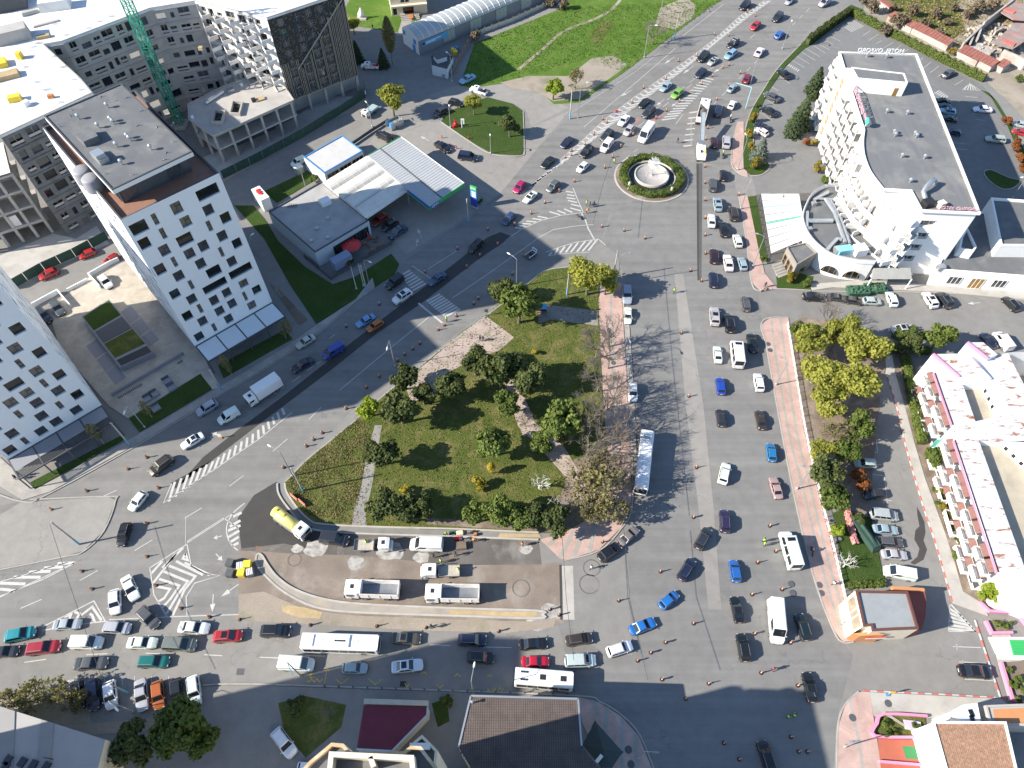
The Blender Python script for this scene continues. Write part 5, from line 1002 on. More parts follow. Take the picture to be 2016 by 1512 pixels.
# ---- unfinished concrete complex behind
ZR=27.0;rp=lambda p:V2(G(p[0],p[1],ZR))
cx_=[rp(p)for p in((-60,300),(0,268),(183,183),(160,155),(87,88),(122,82),(295,17),(383,3),(525,36),(675,-14),(600,-80),(300,-95),(-150,-10))]
t=bld('huge unfinished concrete block with white roof slabs and open window holes',cx_,'building','concrete_shell')
mb=MB();mb.prism(cx_,ZR-.5,ZR);mb.build('roof_slab',ROOF_W,t);mb=MB();mb.curb(cx_,.3,ZR-.5,ZR+.15,0,.2,True);mb.build('roof_edge',CONC_RAW,t)
def shell_facade(A,B,seed,zb=0.0,m=CONC_RAW,dark=.9,floors=8,band=True):
 r=random.Random(seed);L=(B-A).length;H=ZR-.5-zb;fh=H/floors;ops=[]
 for fl in range(floors):
  x=.6+r.uniform(0,.8)
  while x<L-1.4:
   w=r.choice((.9,1.5,2.2,2.6,1.5));hh=r.choice((1.5,1.9,2.2,1.3));lo=r.choice((.5,.7,.9))
   if x+w>L-.4:break
   ops.append((x,x+w,fl*fh+lo,min(fl*fh+lo+hh,(fl+1)*fh-.25)))
   x+=w+r.uniform(.5,1.3)
 mb=MB();wall_openings(mb,A,B,zb,ZR-.5,ops,.5);mb.build('facade_wall',m,t)
 u=(B-A).normalized();n=Vector((u.y,-u.x))
 for o in ops:
  if r.random()<dark:
   q=A+u*o[0]-n*.49;g=MB();w,h=o[1]-o[0],o[3]-o[2];g.face([(0,0,0),(w,0,0),(w,0,h),(0,0,h)])
   f_=link('window_opening',g.mesh('window_opening',r.choice((GLASS,BLACK,DGREY))),t,(q.x,q.y,zb+o[2]),math.atan2(u.y,u.x))
   if w>1.4 and r.random()<.6:MB().box((w/2,-.08,0),(.08,.08,h)).box((w/2,-.42,.25),(w,.06,.55)).build('window_frame',CONC_RAW,f_)
 if band:
  for fl in range(1,floors+1):
   p0,p1=A+n*.12,B+n*.12;MB().bar((p0.x,p0.y,zb+fl*fh-.1),(p1.x,p1.y,zb+fl*fh-.1),.25,.18).build('floor_band',m,t)
SPECK,nt,b_=nodes('perforated_cladding');v=nt.nodes.new('ShaderNodeTexVoronoi');v.inputs['Scale'].default_value=2.6;tc=nt.nodes.new('ShaderNodeTexCoord');nt.links.new(tc.outputs['Object'],v.inputs['Vector'])
nt.links.new(ramp(nt,v.outputs['Distance'],[(.16,(.42,.4,.36)),(.24,(.016,.018,.02))]),b_.inputs['Base Color']);b_.inputs['Roughness'].default_value=.6
CLADG=mat('grey_cladding',(.13,.135,.14),.3,.5,.7)
for k,(a,b)in enumerate(((1,2),(3,4),(4,5),(5,6),(6,7))):shell_facade(cx_[a],cx_[b],5+k,0,CLADG if k==0 else CONC_RAW)
shell_facade(cx_[2],cx_[3],12)
# sawtooth wing
A,B=cx_[7],cx_[8];u=(B-A).normalized();n=Vector((u.y,-u.x));L=(B-A).length;nb=5;fl_n=7;zb0=7.5;fh=(ZR-.5-zb0)/fl_n
shell_facade(A+n*-.3,B+n*-.3,31,0,ROOF_W,.95,8,False)
for fl in range(fl_n):
 for k in range(nb):
  s0,s1=k*L/nb+.25,(k+1)*L/nb-.5;z=zb0+fl*fh;tip=A+u*(s0+(s1-s0)*.68)+n*(1.9+.35*((fl+k)%2))
  a,b=A+u*s0,A+u*s1
  mb=MB();mb.prism([a,tip,b],z,z+.2,0,0,True);mb.curb([a,tip,b],.12,z+.2,z+1.05);mb.build('balcony',ROOF_W,t)
# dark clad wing
A,B=cx_[8],cx_[9];u=(B-A).normalized();n=Vector((u.y,-u.x));L=(B-A).length
ops=[(x,x+1.8,z,z+2.0)for z in[5.6+2.62*k for k in range(8)]for x in(2.2,6.4,9.6,12.8)if x<L-2]
mb=MB();wall_openings(mb,A,B,5,ZR-.45,[(o[0],o[1],o[2]-5,o[3]-5)for o in ops],.3);mb.build('cladding',SPECK,t)
for o in ops:add_window(t,A,B,0,(o[0],o[0]+1.8,o[2],o[2]+2.0),.28,'mull',GLASS3,PANEL_G)
FIN=plain('pale_fin',(.36,.33,.28),.6);r=random.Random(3)
for k in range(46):
 s_=.3+k*(L-.6)/45+r.uniform(-.1,.1);zt=8+17*max(0,min(1,(s_-.5)/(L-3)))+r.uniform(-.6,.6);zt=max(zt,15 if s_<5 else 12)
 segs=[(5.2,zt)]
 for o in ops:
  if o[0]-.1<s_<o[1]+.1:segs=[q for a,b in segs for q in((a,min(b,o[2])),(max(a,o[3]),b))if q[1]-q[0]>.15]
 q=A+u*s_+n*.16;g=MB()
 for a,b in segs:g.box((q.x,q.y,a),(.1,.3,b-a),math.atan2(u.y,u.x))
 if g.f:g.build('cladding_fin',FIN,t)
p0,p1=A+n*.3+u*4.2,A+n*.3+u*(L-.4);MB().bar((p0.x,p0.y,12.5),(p1.x,p1.y,26),.22).build('cladding_trim',FIN,t)
for k in range(5):q=A+u*(.5+k*(L-1)/4)-n*.6;MB().box((q.x,q.y,0),(.7,.7,5.1),math.atan2(u.y,u.x)).build('pillar',CONC_RAW,t)
q=[A-n*2.5,B-n*2.5,B-n*2.8,A-n*2.8];mb=MB();mb.prism(q,0,5);mb.build('recess_wall',CONC_RAW,t)
mb=MB();mb.prism([A+n*.1,B+n*.1,B-n*3,A-n*3],4.85,5.0,0,0,True);mb.build('floor_slab',CONC_RAW,t)
# two storey podium with open frame
pd=[V2(G(*p,8.2))for p in((372,207),(440,172),(500,150),(560,172),(577,198),(420,268),(374,236))]
for z,tk in((7.7,.55),(3.9,.4)):mb=MB();mb.prism(pd,z,z+tk,0,0,True);mb.build('podium_slab',CONC_RAW,t)
mb=MB();mb.curb(pd[::-1],.25,8.2,8.55,0,-.14,True);mb.build('podium_edge',CONC_RAW,t)
for a,b in((4,5),(5,6),(6,0)):
 for k in range(5 if a==4 else 2):
  q=pd[a].lerp(pd[b],(k+.08)/(5 if a==4 else 2));c=centre(pd);q=q.lerp(V2(c),.03);MB().box((q.x,q.y,0),(.55,.55,7.7),R(40)).build('pillar',CONC_RAW,t)
mb=MB();mb.prism([p.lerp(V2(centre(pd)),.45)for p in pd],0,7.7);mb.build('core_wall',DGREY,t)
for quad_ in(((418,242),(437,242),(443,221),(424,219)),((453,225),(472,226),(478,203),(459,201))):
 w4=[V2(G(*p,8.6))for p in quad_];mb=MB();mb.curb(w4,.35,8.2,9.1,0,0,True);mb.build('skylight_kerb',CONC,t);mb=MB();mb.poly(w4,8.27);mb.build('skylight',GLASS,t)
for px,py,s_,m in((455,180,(1.8,1.8,.8),PANEL_G),(379,232,(.7,.7,.6),WHITE_M),(476,168,(.8,.8,.6),WHITE_M),(500,199,(1,1,.8),BLACK),(512,196,(2.4,1.4,.4),SANDY)):
 p=G(px,py,8.3);MB().box((p.x,p.y,8.22),s_,.5).build('stored_material',m,t)
p0,p1=G(405,206,8.3),G(440,183,8.3);MB().tube([(p0.x,p0.y,8.7),(p1.x,p1.y,8.7)],.5,10).build('pipe_roll',STEEL,t)
# lower open frame at far left
a0,b0=V2(G(-40,505,0)),V2(G(104,458,0));u=(b0-a0).normalized();n=Vector((u.y,-u.x));L=(b0-a0).length
for k in range(5):z=4.2*k;mb=MB();mb.prism([a0,b0,b0-n*12,a0-n*12],z+3.7 if k<4 else 16.8,z+4.2 if k<4 else 17.2,0,0,True);(mb.build('floor_slab',CONC_RAW,t)if k<4 else None)
mb=MB();mb.poly([a0,b0,b0-n*12,a0-n*12],17.24);mb.build('lower_roof',ROOF_W,t)
for k in range(6):q=a0.lerp(b0,k/5)-n*.35;MB().box((q.x,q.y,0),(.6,.6,16.9),math.atan2(u.y,u.x)).build('pillar',CONC_RAW,t)
q=[a0-n*5,b0-n*5,b0-n*5.4,a0-n*5.4];mb=MB();mb.prism(q,0,16.7);mb.build('rear_wall',CONC_RAW,t)
for k,z in((1,4.2),(3,4.2),(2,8.4)):p0,p1=a0.lerp(b0,k/5)-n*.5,a0.lerp(b0,(k+.6)/5)-n*.5;MB().bar((p0.x,p0.y,z+1.4),(p1.x,p1.y,z+1.4),.25,2.8).build('infill_wall',ROOF_W,t)
# yard between the frame and the back street
slab('building_yard',[(-40,520),(104,460),(150,470),(190,445),(215,480),(60,545),(-40,600)],.02,CONC_RAW);slab('building_yard',[(380,330),(440,350),(560,285),(720,190),(640,190),(575,235),(400,310)],.02,CONC_RAW)
# roof clutter on the slab
for k,(px,py,s_,m,rz)in enumerate(((30,195,(2.6,1.6,1.1),YELLOW,.4),(40,112,(1,1.4,1.4),YELLOW,0),(52,205,(1.4,1.2,1),WHITE_M,1),(12,150,(5.5,2.6,.9),SANDY,.5),(5,125,(2,3,1),YELLOW,.5),(110,12,(7,4,2.2),ROOF_W,.3),(25,75,(8,4,2.6),CONC_RAW,.5),(85,72,(3,1.2,.6),SANDY,.4),(100,190,(1.2,.8,.7),ORANGE,.2),(15,12,(9,5,3),DGREY,.4),(395,95,(1,1,.6),SANDY,0),(60,25,(4,1,.8),CONC_RAW,.6),(90,45,(6,.8,.3),CONC_RAW,.55))):
 p=G(px,py,ZR+.3);tt=link('material_stack',MB().box((0,0,0),s_,0,0,.93).mesh('material_stack',m),loc=(p.x,p.y,ZR+.02),rot=rz);tt['category']='stack'
 tt['label']=('yellow formwork crate on the unfinished roof slab','small yellow mixer on the unfinished roof slab','white sack pile beside the yellow formwork crate','pallet of sand coloured boards on the roof slab','yellow crate at the left edge of the roof slab','white shed box near the top of the roof slab','grey concrete hut on the roof slab','small heap of rubble on the roof slab','orange tool box near the roof slab edge','dark hut in the top left corner of the roof slab','rubble heap beside the sawtooth balconies','concrete plank stack near the top edge','long concrete upstand on the roof slab')[k]
reb=MB()
for i in range(4):
 for j in range(2):reb.bar((i*.3,j*.5,0),(i*.3,j*.5,1.1),.05)
rebm=reb.mesh('rebar_cage',STEEL)
for k,(px,py)in enumerate(((165,58),(100,50),(120,72),(55,95),(95,115),(115,135),(135,160),(40,135),(62,165),(80,180),(210,35),(65,88),(150,180),(108,205),(185,45))):
 link('rebar_starter',rebm,loc=G(px,py,ZR),rot=.6,label='bare steel starter bars standing out of the roof slab',cat='rebar',group='starter bars on the roof slab')
# crane mast
t=thing('tower_crane','green lattice mast of a tower crane in the concrete courtyard','crane',G(356,247),world=True);CG=plain('crane_green',(.03,.3,.2),.5);c=G(356,247)
for sx in(-.9,.9):
 for sy in(-.9,.9):MB().bar((c.x+sx,c.y+sy,0),(c.x+sx,c.y+sy,46),.22).build('mast_leg',CG,t)
lat=MB()
for k in range(23):
 z=k*2.0
 for q,w in(((-.9,-.9),(.9,-.9)),((.9,-.9),(.9,.9)),((.9,.9),(-.9,.9)),((-.9,.9),(-.9,-.9))):
  a,b=(q,w)if k%2 else(w,q);lat.bar((c.x+a[0],c.y+a[1],z),(c.x+b[0],c.y+b[1],z+2),.12).bar((c.x+q[0],c.y+q[1],z),(c.x+w[0],c.y+w[1],z),.12)
lat.build('mast_lattice',CG,t,kind='stuff');MB().box((c.x,c.y,0),(4,4,.6)).build('footing',CONC,t)
# green site hoarding
HOARD=mat('hoarding_green',(.025,.06,.045),.2,1,.8)
for lab,run in(('dark green site hoarding along the dusty track',[(440,352),(520,312),(600,268),(690,212),(720,192),(718,172)]),('dark green hoarding along the back street of red cars',[(20,572),(90,532),(150,505),(215,470)])):
 t=thing('site_hoarding',lab,'fence',G(*run[0]),world=True);P=GS(run);k0=0
 for a,b in zip(P,P[1:]):
  m_=max(1,int((b-a).length/3))
  for j in range(m_):p,q=a.lerp(b,j/m_),a.lerp(b,(j+.97)/m_);mb=MB();mb.curb([p,q],.08,0,2.4);mb.build('panel',HOARD,t)
t=thing('site_banner','small white banner on the corner of the site hoarding','banner',G(715,190),world=True);a,b=G(706,200),G(721,190);n=Vector((b.y-a.y,a.x-b.x,0)).normalized()*.12;mb=MB();mb.curb([a+n,b+n],.04,.8,2.0);mb.build('sheet',WHITE_M,t)
# ---- filling station
st=lambda x,y:(480+x/4.2,250+y/4.2)
sh=[V2(G(*st(*p),4.4))for p in((205,705),(590,1040),(1035,775),(640,455))]
t=bld('filling station shop with flat grey roof and cafe terrace',sh,'shop','station_shop');CORR=mat('corrugated_grey',(.38,.39,.4),.05,.5,.5,stain=(.3,.3,.3),samt=.4)
sh=flat_roof(t,sh,4.4,plain('shop_blue',(.42,.5,.55),.6),mat('shop_roof',(.36,.35,.34),.1,.4,.85,stain=(.25,.24,.23),samt=.6),.25,.25,capm=DGREY)
for k in range(4):
 A_,B_=sh[k],sh[(k+1)%4];L=(B_-A_).length
 if(A_+B_).x/2>-40:
  for j in range(5):add_window(t,A_,B_,0,(L*(.3+.13*j),round(L*(.3+.13*j)+2.0,2),.3,3.2),-.07,'three',GLASS,DGREY)
for px,py,s_ in((640,397,(2.4,2.0,1.1)),):p=G(px,py,5);MB().box((p.x,p.y,4.42),s_,.6).build('air_unit',WHITE_M,t)
for px,py in((646,430),(624,450),(613,474),(645,468)):p=G(px,py,4.6);MB().box((p.x,p.y,4.42),(.7,.7,.5),.5).build('roof_fan',STEEL,t)
p=G(575,405,4.6);ant=MB()
for k in range(6):ant.bar((p.x-1+k*.4,p.y-.8,4.6),(p.x-1+k*.4,p.y+.8,4.6),.06)
ant.bar((p.x-1,p.y,4.45),(p.x+1.2,p.y,4.75),.08).build('aerial',BLACK,t)
q=G(672,512,2);MB().box((q.x,q.y,0),(4.5,2.2,3.0),R(41)).build('side_annex',plain('annex_blue',(.2,.24,.34),.5),t)
vb=[V2(G(*st(*p),4.9))for p in((650,460),(1000,745),(1350,510),(1010,240))]
t=bld('row of four white barrel vaulted canopies beside the shop',vb,'canopy','vaulted_canopy');VAULT=mat('vault_membrane',(.62,.6,.54),.04,.6,.6,stain=(.45,.42,.36),sscale=.4,samt=.5)
for k in range(4):
 a,b=vb[0].lerp(vb[1],k/4),vb[0].lerp(vb[1],(k+1)/4);c,d=vb[3].lerp(vb[2],(k+1)/4),vb[3].lerp(vb[2],k/4);mb=MB();m_=8
 for j in range(m_):
  f_=lambda s_,e:(*(e[0].lerp(e[1],.5-.5*math.cos(math.pi*s_/m_))),4.6+1.0*math.sin(math.pi*s_/m_))
  mb.face([f_(j,(a,b)),f_(j+1,(a,b)),f_(j+1,(d,c)),f_(j,(d,c))])
 for e in((a,b),(d,c)):mb.face([f_(j,e)for j in range(m_+1)])
 mb.build('vault',VAULT,t)
 ribs=MB()
 for i in range(1,6):
  e=(a.lerp(d,i/6),b.lerp(c,i/6));ribs.tube([f_(j,e)for j in range(m_+1)],.05,4)
 ribs.build('vault_rib',CREAM,t)
 for e in((a,b),(d,c)):
  for q in e:MB().box((q.x,q.y,0),(.2,.2,4.6)).build('post',STEEL,t)if k in(0,3)else None
 mb=MB();p0,p1=(a,d);mb.bar((p0.x,p0.y,4.55),(p1.x,p1.y,4.55),.2,.25).build('gutter',STEEL,t)
p0,p1=vb[1],vb[2];MB().bar((p0.x,p0.y,4.45),(p1.x,p1.y,4.45),.25,.7).build('fascia',WHITE_M,t)
cp=[V2(G(*st(*p),5.6))for p in((1355,520),(1535,660),(1820,465),(1298,82),(1030,235))]
t=bld('filling station forecourt canopy with green and blue fascia',cp,'canopy','forecourt_canopy')
mb=MB();mb.prism(cp,4.75,5.6,0,0,True);mb.build('canopy_roof',CORR,t)
fas=MB();fas.curb([cp[1],cp[2]],.12,4.7,5.72,0,-.08);fas.build('fascia',GREENP,t);fas=MB();fas.curb([cp[0],cp[1]],.12,5.1,5.72,0,-.08);fas.build('fascia',plain('fascia_blue',(.03,.07,.4),.4),t);fas=MB();fas.curb([cp[0],cp[1]],.14,4.7,5.1,0,-.08);fas.build('fascia',GREENP,t);fas=MB();fas.curb([cp[2],cp[3]],.12,4.7,5.7,0,-.08);fas.build('fascia',WHITE_M,t);fas=MB();fas.curb([cp[3],cp[4]],.12,4.7,5.72,0,-.08);fas.build('fascia',GREENP,t)
p0,p1=cp[4].lerp(cp[3],.36),cp[1].lerp(cp[2],.36);MB().bar((p0.x,p0.y,5.62),(p1.x,p1.y,5.62),.3,.12).build('roof_gutter',DGREY,t)
for k in range(1,30):
 p0,p1=cp[3].lerp(cp[2],k/30),cp[4].lerp(cp[0].lerp(cp[1],1),k/30);MB().bar((p0.x,p0.y,5.63),(p1.x,p1.y,5.63),.08,.06).build('roof_seam',CORR,t)
for a,b in((.3,.35),(.3,.75),(.7,.35),(.7,.75)):
 q=cp[4].lerp(cp[3],a).lerp(cp[0].lerp(cp[2],a),b);MB().box((q.x,q.y,0),(.45,.45,4.75)).build('column',WHITE_M,t)
def text_on(par,body,p,rot,size,m,name='lettering',ext=.03):
 c_=bpy.data.curves.new(name,'FONT');c_.body=body;c_.size=size;c_.extrude=ext;c_.align_x='CENTER';c_.align_y='CENTER';c_.materials.append(m)
 o=bpy.data.objects.new('tmp',c_);COL.objects.link(o);me=bpy.data.meshes.new_from_object(o.evaluated_get(bpy.context.evaluated_depsgraph_get()));bpy.data.objects.remove(o)
 return link(name,me,par,p,rot)
u=(cp[2]-cp[1]).normalized();n=Vector((u.y,-u.x));q=cp[1]+u*1.7+n*.2;MB().bar((*(cp[1]+u*.4+n*.13),5.2),(*(cp[1]+u*3.0+n*.13),5.2),.1,.95).build('logo_panel',MT['fascia_blue'],t)
text_on(t,'OMV',(q.x,q.y,5.2),(R(90),0,math.atan2(u.y,u.x)),1.0,WHITE_M)
for a,b in((.3,.55),(.7,.55)):
 q=cp[4].lerp(cp[3],a).lerp(cp[0].lerp(cp[2],a),b);tt=thing('fuel_pump','fuel pump in the shade under the forecourt canopy','fuel pump',(q.x,q.y,0),R(41),'pumps under the forecourt canopy');MB().box((0,0,0),(2.4,1.0,.15)).build('plinth',CONC,tt);MB().box((0,0,.15),(1.0,.55,1.7)).build('body',WHITE_M,tt);MB().box((0,0,1.85),(1.05,.6,.25)).build('header',GREENP,tt)
cw=[V2(G(*st(*p),4.0))for p in((495,250),(665,385),(985,200),(815,70))]
t=bld('car wash with pale flat roof and blue edging',cw,'car wash','car_wash');cw=flat_roof(t,cw,4.0,WHITE_T,mat('wash_roof',(.5,.49,.48),.06,.3,.7,stain=(.36,.35,.34),samt=.6),.15,.3,capm=BLUE)
for k in range(4):
 A_,B_=cw[k],cw[(k+1)%4]
 if(B_-A_).length>9 and(A_.y+B_.y)<(cw[0].y+cw[1].y+cw[2].y+cw[3].y)/2:
  for j in range(3):add_window(t,A_,B_,0,((B_-A_).length*(.05+.32*j),round((B_-A_).length*(.05+.32*j)+3.4,1),0.05,3.2),-.07,'three',GLASS,STEEL,'bay_door')
tm=[G(927,406),G(940,412)]
t=thing('price_totem','tall green and blue price totem by the road','sign',G(934,408),R(-30));MB().box((0,0,0),(1.9,.5,.4)).build('plinth',CONC,t);MB().box((0,0,.4),(1.7,.35,2.6)).build('lower_panel',MT['fascia_blue'],t);MB().box((0,0,3.0),(1.7,.35,2.2)).build('price_panel',BLUE,t);MB().box((0,0,5.2),(1.7,.35,1.1)).build('header',GREENP,t)
for z in(3.3,3.9,4.5):MB().box((.1,-.19,z),(1.1,.03,.35)).build('price_strip',WHITE_M,t)
text_on(t,'OMV',(0,-.2,5.75),(R(90),0,0),.7,WHITE_M)
t=thing('storage_container','white metal box with crumpled red tarpaulin by the shop','container',G(520,402),R(-52));MB().box((0,0,0),(5.2,2.2,3.4)).build('body',WHITE_M,t);g=MB()
for i in range(5):g.box((-1.2+.4*i,.1*(-1)**i,3.4),(.7,1.1-.1*i,.12+.06*(i%3)),i)
g.build('tarpaulin',RED,t)
t=thing('utility_box','grey metal cabinet behind the car wash','cabinet',G(590,340),R(40));MB().box((0,0,0),(1.8,1.8,2.0)).build('body',STEEL,t);MB().box((0,0,2.0),(2,2,.12)).build('lid',PLATE,t)
t=thing('fenced_bin_store','fenced bin store with blue and grey containers','bin store',G(778,248),R(40))
for x,m in((-1,BLUE),(.2,PANEL_G),(1.3,STEEL)):MB().box((x,0,0),(1.0,1.2,1.3),0,0,.9).build('bin',m,t)
for c_,s_ in(((0,1.3,0),(4,.08,1.7)),((0,-1.3,0),(4,.08,1.7)),((2,0,0),(.08,2.6,1.7))):MB().box(c_,s_).build('fence_panel',STEEL,t)
# cafe umbrellas, tables
t=thing('parasol','large open red parasol on the cafe terrace','parasol',G(695,497));MB().lathe([(2.3,2.3),(1.2,2.7),(.05,3.0)],n=8).build('canopy',RED,t);MB().lathe([(.04,0),(.04,3.1)],n=6).build('pole',WHITE_M,t)
for lab,px,py in(('closed red parasol by the shop window',727,475),('closed red parasol beside the blue annex',661,520)):t=thing('closed_parasol',lab,'parasol',G(px,py));MB().lathe([(.3,.7),(.28,1.2),(.12,2.4),(.02,2.7)],n=8).build('canopy',RED,t);MB().lathe([(.04,0),(.04,2.7)],n=6).build('pole',WHITE_M,t)
for px,py in((720,482),(737,472),(748,485),(733,495),(676,512)):
 t=thing('cafe_table','brown table with chairs on the cafe terrace','table',G(px,py),px*.7,'tables on the cafe terrace');MB().lathe([(.45,.7),(.45,.76)],n=10).build('tabletop',TIMBER,t);MB().lathe([(.05,0),(.05,.7)],n=6).build('stem',BLACK,t)
 for a in range(3):MB().box((.85*math.cos(a*2.1),.85*math.sin(a*2.1),0),(.42,.42,.45)).box((1.05*math.cos(a*2.1),1.05*math.sin(a*2.1),.4),(.1,.42,.45),a*2.1).build('chair',TIMBER,t)
for lab,run in(('dark fence round the cafe terrace',[(600,508),(652,552),(688,530),(772,482),(765,470)]),('metal fence behind the car wash',[(692,288),(730,262),(765,240),(782,255)])):
 t=thing('terrace_fence',lab,'fence',G(*run[0]),world=True);P=GS(run)
 for a,b in zip(P,P[1:]):mb=MB();mb.curb([a,b],.06,.15,1.1);mb.build('panel',DGREY,t);MB().box((a.x,a.y,0),(.1,.1,1.2)).build('post',DGREY,t)
# ---- vaulted hall, villa, gatehouse at the top
g0,g1,f1,f0=V2(G(795,85)),V2(G(826,109)),V2(G(1090,-2)),V2(G(1052,-40))
dl=(f1-g1);f0=g0+dl;t=bld('long arched hall with translucent barrel roof and grey sides',[g0,g1,f1,f0],'hall','arched_hall');HALL=mat('hall_roof',(.36,.38,.38),.08,.5,.35,stain=(.28,.3,.3),samt=.4);HS=mat('hall_wall',(.2,.205,.215),.08,.8,.6)
mb=MB();m_=10;e0,e1=4.2,2.0;f_=lambda s_,a,b:(*(a.lerp(b,.5-.5*math.cos(math.pi*s_/m_))),e0+e1*math.sin(math.pi*s_/m_))
for j in range(m_):mb.face([f_(j,g0,g1),f_(j,f0,f1),f_(j+1,f0,f1),f_(j+1,g0,g1)][::-1])
mb.build('roof',HALL,t)
for k in range(1,24):mb=MB();mb.tube([f_(j,g0+dl*k/24,g1+dl*k/24)for j in range(m_+1)],.07,4);mb.build('roof_rib',WHITE_M,t)
mb=MB();mb.face([(*g0,0),(*g1,0)]+[f_(m_-j,g0,g1)for j in range(m_+1)]);mb.build('gable_wall',plain('gable_pale',(.55,.6,.62),.6),t)
mb=MB();wall_openings(mb,g1,f1,0,e0,[]);wall_openings(mb,f0,g0,0,e0,[]);mb.build('side_wall',HS,t)
L=dl.length
for a,w in((.17,.08),(.36,.08),(.55,.08),(.74,.08)):add_window(t,g1,f1,0,(L*a,round(L*(a+w),1),.8,e0-.2),-.07,'three',plain('pane_green%d'%int(a*100),(.34,.38,.34),.3),STEEL)
q=(g1-g0).normalized()
for s_,w,m,z0_,z1_ in((.12,1.1,BLUE,3.2,4.4),(.78,1.3,BLUE,2.6,4.0),(.7,1.4,BLUE,.1,2.2)):p=g0.lerp(g1,s_)+Vector((q.y,-q.x))*.06;MB().box((p.x,p.y,z0_),(w,.1,z1_-z0_),math.atan2(q.y,q.x)).build('sign_panel',m,t)
u=dl.normalized();n=Vector((u.y,-u.x));SKYB=plain('banner_blue',(.08,.35,.6),.5)
p0,p1=g1+u*1.2+n*.1,g1+u*10.5+n*.1;MB().bar((*p0,3.0),(*p1,3.0),.06,1.5).build('banner',SKYB,t);p=p0.lerp(p1,.06)+n*.06;MB().tube([(p.x,p.y,3.0),(p.x+n.x*.05,p.y+n.y*.05,3.0)],.5,12).build('banner_emblem',DGREY,t)
for z,L_ in((3.15,5.5),(2.75,3.6)):p0_,p1_=p0+u*1.3+n*.05,p0+u*(1.3+L_)+n*.05;MB().bar((*p0_,z),(*p1_,z),.03,.2).build('banner_text',WHITE_M,t)
v0,v1=V2(G(772,33)),V2(G(842,26));u=(v1-v0).normalized();n=Vector((u.y,-u.x));vq=[v0,v1,v1-n*12,v0-n*12];t=bld('cream villa with stepped entrance at the top edge',vq,'villa','villa')
ops=[(3.2,4.4,4.0,5.6),(4.6,5.8,4.0,5.6),(3.6,7.0,.2,2.8),(.5,1.7,.4,2.4)];mb=MB();wall_openings(mb,v0,v1,0,8,ops,.3);wall_openings(mb,v1,vq[2],0,8,[]);wall_openings(mb,vq[3],v0,0,8,[]);mb.build('wall',CREAM,t)
for o in ops:add_window(t,v0,v1,0,o,.28,'three',GLASS,BLACK)
mb=MB();mb.prism([p+(n*1.0 if k<2 else-n*.3)for k,p in enumerate(vq)],3.1,3.5,0,0,True);mb.build('floor_ledge',CREAM,t);mb=MB();mb.prism(vq,7.9,8.3);mb.build('roof',CREAM,t)
for k in range(4):a,b=v0+u*2.6,v0+u*8.4;mb=MB();mb.prism([a+n*(3.2-.7*k),b+n*(3.2-.7*k),b,a],0,.17*(k+1));mb.build('step',PAVE,t)
a,b=v0+u*5.0,v0+u*6.4;mb=MB();mb.poly([a+n*3.3,b+n*3.3,b+n*.3,a+n*.3],.71);mb.build('red_carpet',ORANGE,t)
gh=[V2(G(*p,3.0))for p in((848,112),(850,128),(880,136),(892,112),(866,104))];t=bld('small pale gatehouse with dark roof by the field fence',gh,'gatehouse','gatehouse');flat_roof(t,gh,3.0,plain('gate_wall',(.5,.55,.6),.7),DGREY,.2,.2,capm=DGREY);c=centre(gh);MB().box((c.x,c.y,3),(3,2.6,1.4),.5).build('upper_room',MT['gate_wall'],t);MB().box((c.x,c.y,4.4),(3.6,3.2,.15),.5).build('upper_roof',DGREY,t);p=G(857,124,2);MB().box((p.x,p.y-.2,2.3),(2.2,.9,.1),.1).build('porch',BLUE,t)
t=thing('statue','white statue on a pedestal in front of the villa','statue',G(712,37));MB().box((0,0,0),(3.2,2.4,.5),0,0,.9).build('pedestal',CONC,t)
sb=bmesh.new();v_=[sb.verts.new(p)for p in((0,0,.5),(0,.1,1.6),(.1,.2,2.6),(0,.2,3.3),(-.9,.3,1.4),(.9,.2,1.7))]
for a,b in((0,1),(1,2),(2,3),(1,4),(1,5)):sb.edges.new((v_[a],v_[b]))
def skinned(name,bm_,radii,mats,par,sub=1):
 me=bpy.data.meshes.new(name);bm_.to_mesh(me);bm_.free();o=bpy.data.objects.new(name,me);COL.objects.link(o)
 o.modifiers.new('s','SKIN');o.modifiers.new('d','SUBSURF').levels=sub
 for k,r_ in enumerate(radii):me.skin_vertices[0].data[k].radius=(r_,r_)if not hasattr(r_,'__len__')else r_
 me.skin_vertices[0].data[0].use_root=True
 dg=bpy.context.evaluated_depsgraph_get();m2=bpy.data.meshes.new_from_object(o.evaluated_get(dg));bpy.data.objects.remove(o);bpy.data.meshes.remove(me)
 m2.materials.clear()
 for mt in mats:m2.materials.append(mt)
 m2.polygons.foreach_set('use_smooth',[True]*len(m2.polygons));m2.name=name
 return m2
link('figure',skinned('figure',sb,[.75,.6,.4,.3,.35,.35],[WHITE],t),t)
